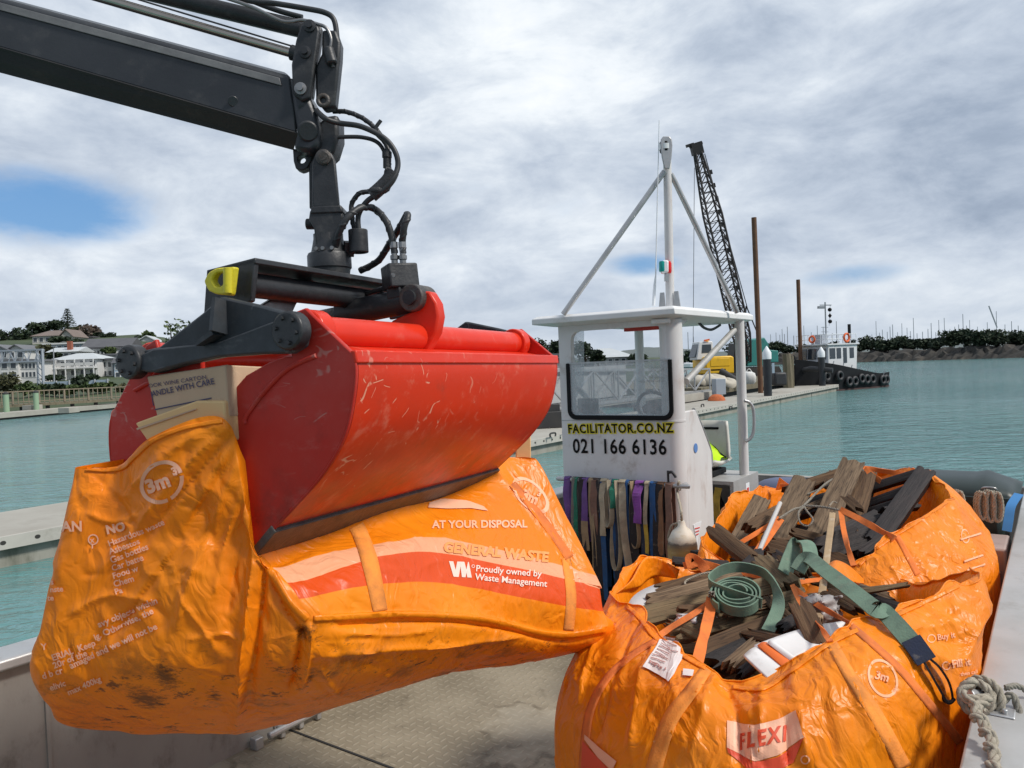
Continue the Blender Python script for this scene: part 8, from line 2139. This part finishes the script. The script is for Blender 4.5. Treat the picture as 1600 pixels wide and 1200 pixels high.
# ------------------------------------------------------------------ houses on the slope
def house_(u0, u1, vr, ve, vb, d, wall, roof, label, kind='hip', win=(4, 1), depth=8, yaw=.25, name='hillside_house', chim=False):
    c = (u0 + u1) / 2; w = (u1 - u0) * d / F_PX
    hz = lambda v: EYE.z + (572 - (c - 800) * .0402 - v) * d / F_PX
    zb, ze, zr = hz(vb) - 2.0, hz(ve), hz(vr)
    o0 = flat(c, d); X = CR.copy(); X.z = 0; X.normalize(); X = Matrix.Rotation(yaw, 3, 'Z') @ X; Y = Vector((-X.y, X.x, 0))
    def Q(x, y, z): return Vector((o0.x, o0.y, 0)) + X * x + Y * y + Z * z
    h = thing(name, label, 'house', Q(0, depth / 2, zb))
    hw = w / 2
    wl_ = MB(); wl_.add([Q(sx * hw, y, z) for z in (zb, ze) for sx, y in ((-1, 0), (1, 0), (1, depth), (-1, depth))], [(0, 1, 5, 4), (1, 2, 6, 5), (2, 3, 7, 6), (3, 0, 4, 7), (4, 5, 6, 7)])
    if kind == 'gable': wl_.add([Q(-hw, .05, ze), Q(hw, .05, ze), Q(0, .05, zr - .1)], [(0, 1, 2)])
    wall_o = wl_.build('wall', M[wall], h)
    e = .45
    rf = MB()
    if kind == 'hip': rf.add([Q(-hw - e, -e, ze), Q(hw + e, -e, ze), Q(hw + e, depth + e, ze), Q(-hw - e, depth + e, ze), Q(-hw * .35, depth / 2, zr), Q(hw * .35, depth / 2, zr)], [(0, 1, 5, 4), (1, 2, 5), (2, 3, 4, 5), (3, 0, 4), (3, 2, 1, 0)])
    elif kind == 'gable': rf.add([Q(-hw - e, -e, ze - .1), Q(0, -e, zr), Q(hw + e, -e, ze - .1), Q(-hw - e, depth, ze - .1), Q(0, depth, zr), Q(hw + e, depth, ze - .1), Q(-hw - e, -e, ze - .3), Q(0, -e, zr - .2), Q(hw + e, -e, ze - .3)], [(0, 1, 4, 3), (1, 2, 5, 4), (0, 6, 7, 1), (1, 7, 8, 2)])
    elif kind == 'side': rf.add([Q(-hw - e, -e, ze), Q(hw + e, -e, ze), Q(hw + e, depth / 2, zr), Q(-hw - e, depth / 2, zr), Q(-hw - e, depth + e, ze), Q(hw + e, depth + e, ze)], [(0, 1, 2, 3), (3, 2, 5, 4), (0, 3, 4), (1, 5, 2)])
    else: rf.add([Q(sx * (hw + e), y, z) for z in (ze + .003, ze + .35) for sx, y in ((-1, -e), (1, -e), (1, depth + e), (-1, depth + e))], [(0, 1, 5, 4), (1, 2, 6, 5), (2, 3, 7, 6), (3, 0, 4, 7), (4, 5, 6, 7), (3, 2, 1, 0)])
    ro = rf.build('roof', M[roof], h)
    if chim: MB().box(Q(hw * .3, 1.5, zr + .2), (.8, .8, 1.8), X).build('chimney', M['brick'], ro)
    nc, nr = win; ht = (ze - zb - 2.0) / nr
    for r in range(nr):
        z0 = zb + 2.0 + ht * r + ht * .22
        for k in range(nc):
            x0 = -hw + w * (k + .22) / nc; x1 = -hw + w * (k + .78) / nc
            f = MB().prism([Q(x0 - .1, -.003, z0 - .1), Q(x1 + .1, -.003, z0 - .1), Q(x1 + .1, -.003, z0 + ht * .55 + .1), Q(x0 - .1, -.003, z0 + ht * .55 + .1)], Y * -.06).build('window', M['trim_white'], h)
            MB().prism([Q(x0, -.066, z0), Q(x1, -.066, z0), Q(x1, -.066, z0 + ht * .55), Q(x0, -.066, z0 + ht * .55)], Y * -.02).build('pane', M['house_glass'], f)
    return h, Q, hw, zb, ze
h1, Q, hw, zb, ze = house_(81, 152, 551, 562, 589, 130, 'wall_white', 'roof_pale', 'large white two storey villa with verandas and a pale hipped roof', 'hip', (5, 2), 9, .1)
mb = MB(); mid_ = zb + 2 + (ze - zb - 2) / 2
mb.box(Q(0, -.7, mid_), (hw * 2, 1.4, .18), Q(1, 0, 0) - Q(0, 0, 0)); mb.build('veranda_deck', M['trim_white'], h1)
for k in range(6): MB().box(Q(-hw + .1 + k * (hw * 2 - .2) / 5, -1.3, (zb + ze) / 2), (.16, .16, ze - zb), Q(1, 0, 0) - Q(0, 0, 0)).build('veranda_post', M['trim_white'], h1)
MB().box(Q(0, -1.35, mid_ + .65), (hw * 2, .06, .5), Q(1, 0, 0) - Q(0, 0, 0)).build('veranda_rail', M['wall_white'], h1)
house_(160, 178, 560, 563, 590, 133, 'wall_white', 'roof_grey', 'narrow white flat fronted house right of the veranda villa', 'flat', (2, 2), 7, -.1)
house_(181, 212, 558, 567, 591, 131, 'wall_blue', 'roof_dark', 'pale blue grey house with dark roof beside the grab', 'side', (3, 2), 7, .3)
house_(-24, 28, 560, 565, 593, 122, 'wall_white', 'roof_grey', 'long white terrace behind the steel gantry, at the left edge', 'flat', (4, 2), 8, .1)
house_(29, 57, 560, 565, 592, 123, 'wall_white', 'roof_grey', 'white terrace end with paired windows behind the gantry leg', 'flat', (5, 2), 8, .1)
house_(-16, 14, 538, 547, 562, 152, 'wall_grey', 'roof_grey', 'grey gabled house above the terrace at the left edge', 'gable', (3, 1), 8, .1)
house_(15, 40, 538, 547, 562, 153, 'wall_white', 'roof_grey', 'white gabled house above the gantry', 'gable', (2, 1), 8, .1)
house_(56, 100, 515, 525, 536, 188, 'wall_cream', 'roof_brown', 'cream hilltop villa with brown hipped roof', 'hip', (5, 1), 9, .15)
house_(98, 117, 514, 526, 536, 187, 'wall_cream', 'roof_brown', 'gabled cream wing joined to the hilltop villa', 'gable', (2, 1), 8, .1)
house_(74, 138, 535, 538, 549, 170, 'wall_blue', 'trim_white', 'modern flat roofed house with a long blue glass front', 'flat', (7, 1), 8, .05)
house_(119, 146, 524, 528, 535, 196, 'wall_cream', 'roof_dark', 'low cream bungalow under the brown tree on the ridge', 'flat', (3, 1), 8, .1)
house_(136, 202, 527, 542, 553, 163, 'wall_grey', 'roof_dark', 'wide house with a big dark tiled roof', 'side', (5, 1), 10, .2)
house_(196, 221, 528, 532, 541, 186, 'wall_white', 'roof_pale', 'small white box shaped house on the ridge', 'flat', (2, 1), 8, 0)
house_(217, 248, 524, 534, 543, 184, 'wall_white', 'roof_pale', 'white gabled house on the ridge nearest the grab arm', 'gable', (3, 1), 8, .2)
house_(190, 228, 539, 551, 560, 150, 'wall_white', 'roof_grey', 'white house with wide front gable above the blue grey one', 'gable', (3, 1), 8, .2)
house_(148, 171, 541, 545, 556, 156, 'wall_white', 'roof_dark', 'white house with a row of windows under the big dark roof', 'flat', (4, 1), 6, .1)
house_(146, 184, 552, 556, 566, 145, 'wall_grey', 'roof_grey', 'low grey house behind the narrow white one', 'flat', (4, 1), 6, .1)
house_(80, 121, 542, 550, 560, 148, 'wall_white', 'roof_pale', 'pale gabled house with a brick chimney behind the villa', 'side', (4, 1), 7, .1, chim=True)
house_(228, 258, 538, 548, 570, 140, 'wall_white', 'roof_pale', 'white house half hidden behind the grab arm', 'side', (2, 2), 8, .1)
house_(928, 992, 543, 558, 570, 138, 'wall_grey', 'roof_pale', 'low boat shed with a pale hipped roof seen through the wheelhouse window', 'hip', (6, 1), 10, .2, name='boat_shed')
house_(852, 880, 553, 556, 572, 120, 'wall_grey', 'roof_grey', 'plain grey flat roofed shed between the grab and wheelhouse', 'flat', (3, 1), 8, 0, name='boat_shed')

g0 = thing('steel_gantry', 'grey blue lattice steel gantry in front of the white terraces', 'gantry', gp(66, 108))
def gz_(u, v, d): return P(u, v, d)
mb = MB()
for dy in (0, 2.0):
    for v in (546, 564): mb.bar(gz_(-60, v + 4.5, 108 + dy), gz_(67, v, 108 + dy), .22, .22)
    for k in range(13):
        u = -58 + k * 10.2; s = (67 - u) * .036
        mb.bar(gz_(u, 546 + s, 108 + dy), gz_(u + 10, 564 + s, 108 + dy) if k % 2 else gz_(u, 564 + s, 108 + dy), .12, .12); mb.bar(gz_(u, 564 + s, 108 + dy), gz_(u + 5, 546 + s, 108 + dy), .1, .1)
mb.build('cross_truss', M['gantry_grey'], g0)
mb = MB(); mb.bar(gz_(66, 545, 108), gz_(68, 604, 108), .3, .3, AX); mb.bar(gz_(58, 546, 109), gz_(60, 604, 109), .25, .25, AX)
for k in range(5): mb.bar(gz_(58 + .2 * k, 552 + k * 10, 108.5), gz_(67, 560 + k * 10, 108.5), .1, .1)
mb.build('leg', M['gantry_grey'], g0)
o = thing('light_pole', 'thin grey light pole in front of the veranda villa', 'pole', gp(84, 104))
MB().tube([P(85, 606, 104), P(83.5, 541, 104)], [.11, .06], 6).build('shaft', M['mast_grey'], o)
MB().box(P(84.5, 541, 104), (.6, .3, .12), CR).build('lamp_head', M['mast_grey'], o)
o = thing('boundary_fence', 'blue grey board fence along the foot of the slope', 'fence', gp(120, 96))
MB().prism([P(66, 597, 96), P(170, 593, 96), P(170, 606, 96), P(66, 610, 96)], CF * .1).build('boarding', M['wall_blue'], o)
for k in range(6): MB().bar(P(68 + 20 * k, 595.5 - .8 * k, 95.9), P(68 + 20 * k, 610 - .8 * k, 95.9), .14, .14, AX).build('post', M['wall_grey'], o)

# trees and bushes on the left shore
i = 0
for u, w_, vt, vb, d, kind, lab in ((14, 40, 512, 540, 208, 'dark', 'large dark dome shaped tree on the ridge at the left edge'), (44, 30, 514, 540, 206, 'dark', 'dark tree filling the ridge left of the cream villa'), (68, 24, 501, 524, 210, 'dark', 'spreading dark tree behind the cream villa, left one'), (92, 28, 500, 524, 211, 'dark', 'spreading dark tree behind the cream villa, nearest the conifer'),
                              (128, 22, 509, 532, 208, 'olive', 'olive green tree right of the tall conifer'), (144, 26, 505, 532, 206, 'brown', 'brownish bare looking tree on the ridge'), (162, 14, 520, 536, 204, 'dark', 'low dark tree between the brown tree and dark roof'), (175, 15, 519, 534, 200, 'dark', 'small round dark tree above the big dark roof'),
                              (222, 14, 524, 538, 195, 'dark', 'small dark tree beside the ridge gable house'), (238, 16, 518, 540, 205, 'green', 'green tree at the ridge near the grab arm'), (95, 26, 526, 537, 182, 'dark', 'dark hedge tree in front of the cream villa'), (126, 20, 530, 541, 180, 'dark', 'dark bush in front of the ridge bungalow'), (87, 17, 551, 565, 140, 'dark', 'dark shrub tree against the chimney house'), (72, 18, 537, 560, 160, 'olive', 'olive tree left of the glass fronted house'), (172, 14, 541, 556, 150, 'green', 'green shrub tree beside the row of windows'),
                              (848, 34, 528, 568, 134, 'dark', 'dark tree between the grab and wheelhouse'), (868, 26, 526, 568, 136, 'dark', 'dark tree right against the wheelhouse edge'), (916, 30, 532, 568, 137, 'dark', 'dark tree at the left inside the wheelhouse window'), (936, 22, 546, 570, 132, 'dark', 'low dark tree in front of the boat shed'), (1000, 26, 552, 570, 136, 'dark', 'low dark tree right of the boat shed'), (1066, 24, 552, 570, 139, 'dark', 'low dark tree by the wheelhouse column'), (1085, 20, 548, 570, 140, 'dark', 'low dark tree between the column and excavator cab'), (824, 30, 536, 570, 136, 'dark', 'dark tree just over the end of the red shell'), (780, 40, 540, 572, 138, 'dark', 'dark tree hidden behind the red shell')):
    b = flat(u, d); b.z = EYE.z + (572 - (u - 800) * .0402 - vb) * d / F_PX; s = d / F_PX
    tree(b, (vb - vt) * s, w_ * s * 1.35, kind, lab, n=620, leaf=.44 * d / 200 + .05, trunk=.1, seed=40 + i, lobes=8); i += 1
for u, w_, vt, vb, d, kind, lab in ((-6, 34, 588, 620, 84, 'olive', 'loose olive bush at the left edge above the walkway'), (18, 30, 582, 620, 84, 'olive', 'tall straggly olive bush behind the first green post'), (44, 26, 594, 618, 83, 'green', 'rounded green bush between the two green posts'), (66, 24, 598, 617, 82, 'green', 'low green bush under the gantry leg'), (88, 26, 600, 616, 82, 'dark', 'dark green bush under the light pole'), (110, 24, 602, 616, 82, 'green', 'low green bush below the veranda villa'), (125, 22, 587, 615, 84, 'dark', 'upright dark bush in front of the blue fence'), (146, 24, 598, 615, 83, 'green', 'bright green bush at the right of the blue fence'), (166, 22, 598, 614, 83, 'green', 'green bush beside the red shell'), (190, 26, 596, 614, 84, 'olive', 'olive bush mostly behind the red shell'), (84, 26, 582, 596, 118, 'dark', 'dark shrub in front of the villa, left one'), (140, 24, 584, 598, 118, 'dark', 'dark shrub in front of the villa, right one')):
    b = flat(u, d); b.z = EYE.z + (572 - (u - 800) * .0402 - vb) * d / F_PX; s = d / F_PX
    tree(b, (vb - vt) * s, w_ * s * 1.3, kind, lab, 'bush', 'shore_bush', None, 420, .24, 1.1, .0, 90 + i, 7); i += 1
# conifer with tiered branches, and a palm
b = flat(111, 200); b.z = EYE.z + (599.7 - 520) * 200 / F_PX; hh = (520 - 483) * 200 / F_PX
o = thing('norfolk_pine', 'tall tiered conifer standing above the ridge', 'tree', b)
MB().tube([b, b + Z * hh], [.25, .04], 6).build('trunk', M['bark'], o)
rng = random.Random(2); vs = []; fs = []
for k in range(13):
    z = hh * (.12 + .86 * k / 12); r = 2.3 * (1 - k / 13.5) + .15
    for q in range(7):
        a = q * .9 + k * .5; dirv = Vector((math.cos(a), math.sin(a), .18))
        for s in range(9):
            p = b + Z * z + dirv * r * (s + 1) / 9; e = Vector((rng.gauss(0, 1), rng.gauss(0, 1), rng.gauss(0, .5))).normalized() * .26; f = Vector((rng.gauss(0, 1), rng.gauss(0, 1), 1)).normalized() * .16; n = len(vs)
            vs += [p - e, p - f, p + e, p + f]; fs.append((n, n + 1, n + 2, n + 3))
MB().add(vs, fs).build('crown', LF['dark'], o, fix=False)
b = flat(271, 180); b.z = EYE.z + (593 - 530) * 180 / F_PX; t = b + Z * (530 - 508) * 180 / F_PX
o = thing('palm_tree', 'single small palm above the ridge beside the grab frame', 'tree', b)
MB().tube([b, t], [.16, .11], 6).build('trunk', M['bark'], o)
mb = MB()
for q in range(14):
    a = q * .449; L = 1.0
    dirv = Vector((math.cos(a), math.sin(a), 0))
    mb.ribbon([t + dirv * L * s + Z * (.55 * s - .75 * s * s + .25 * (q % 2)) for s in (0, .3, .6, .85, 1.05)], Vector((-dirv.y, dirv.x, .2)), .22, .02)
mb.build('crown', LF['dark'], o)

# the far pontoon, walkway and green posts on the left
f0, f1 = PZ(-160, 672, 0), PZ(168, 641, 0); fd = (f1 - f0).normalized(); fn = Vector((-fd.y, fd.x, 0)); FLn = (f1 - f0).length + 40
o = thing('low_pontoon', 'low pale pontoon below the railed walkway on the far left shore', 'pontoon', f0)
MB().prism([f0 + Z * .15, f0 + fn * 2.2 + Z * .15, f0 + fn * 2.2 + Z * .48, f0 + Z * .48], fd * FLn).build('deck', M['concrete'], o)
MB().prism([f0 + fn * .1 - Z * .5, f0 + fn * 2.1 - Z * .5, f0 + fn * 2.1 + Z * .15, f0 + fn * .1 + Z * .15], fd * FLn).build('float', M['dark_gap'], o)
for u, lab in ((8, 'green timber post at the left end of the walkway railing'), (55, 'green timber post farther along the walkway railing')):
    b = flat(u, 57.2 if u < 30 else 60) + Z * .47; t = thing('green_post', lab, 'post', b)
    MB().cyl(b, b + Z * 1.35, .20, 10).build('shaft', M['green_post'], t, smooth=40)
    MB().lathe([(.21, 0), (.21, .1), (.05, .2)], b + Z * 1.33, Z, 10).build('cap', M['dark_machine'], t)
wk = thing('walkway', 'timber walkway with a baluster railing along the far left shore', 'walkway', flat(80, 60))
r0, r1 = flat(-120, 56), flat(240, 70); rd = (r1 - r0).normalized(); rn = Vector((-rd.y, rd.x, 0)); RLn = (r1 - r0).length
MB().prism([r0 + Z * .72, r0 + rn * 2 + Z * .72, r0 + rn * 2 + Z * .95, r0 + Z * .95], rd * RLn).build('deck', M['old_timber'], wk)
MB().bar(r0 + Z * 1.95, r1 + Z * 1.95, .09, .08).build('hand_rail', M['fence_wood'], wk)
MB().bar(r0 + Z * 1.12, r1 + Z * 1.12, .06, .06).build('bottom_rail', M['fence_wood'], wk)
for k in range(46): q = r0 + rd * RLn * k / 45; MB().bar(q + Z * .95, q + Z * 1.95, .055 if k % 5 else .13, .055 if k % 5 else .13, AX).build('baluster' if k % 5 else 'post', M['fence_wood'], wk)
for k in range(9): q = r0 + rd * RLn * (k + .4) / 9 + rn * .4; MB().cyl(q - Z, q + Z * .72, .16, 8).build('support_pile', M['dark_machine'], wk)
for u, v, w_ in ((51, 640, 1.2), (108, 645, 1.0)):
    q = PZ(u, v, .48); tag(MB().box(q + Z * .18, (w_, .8, .36), fd).build('dock_box', M['concrete'], bevel=.02), ['long', 'short'][u > 60] + ' pale dock box sitting on the low far pontoon', 'box')

for i in range(16):
    u = 262 + i * 36; d = 150 + (i * 29 % 60); b = gp(u, d)
    tree(b, 5 + i * 7 % 4, 9 + i * 5 % 6, ['dark', 'green', 'olive'][i % 3], 'bushy tree on the low shore that the grab and boom frame hide from the barge', group='trees on the hidden low shore', n=300, leaf=.5, trunk=.1, seed=200 + i, lobes=6)
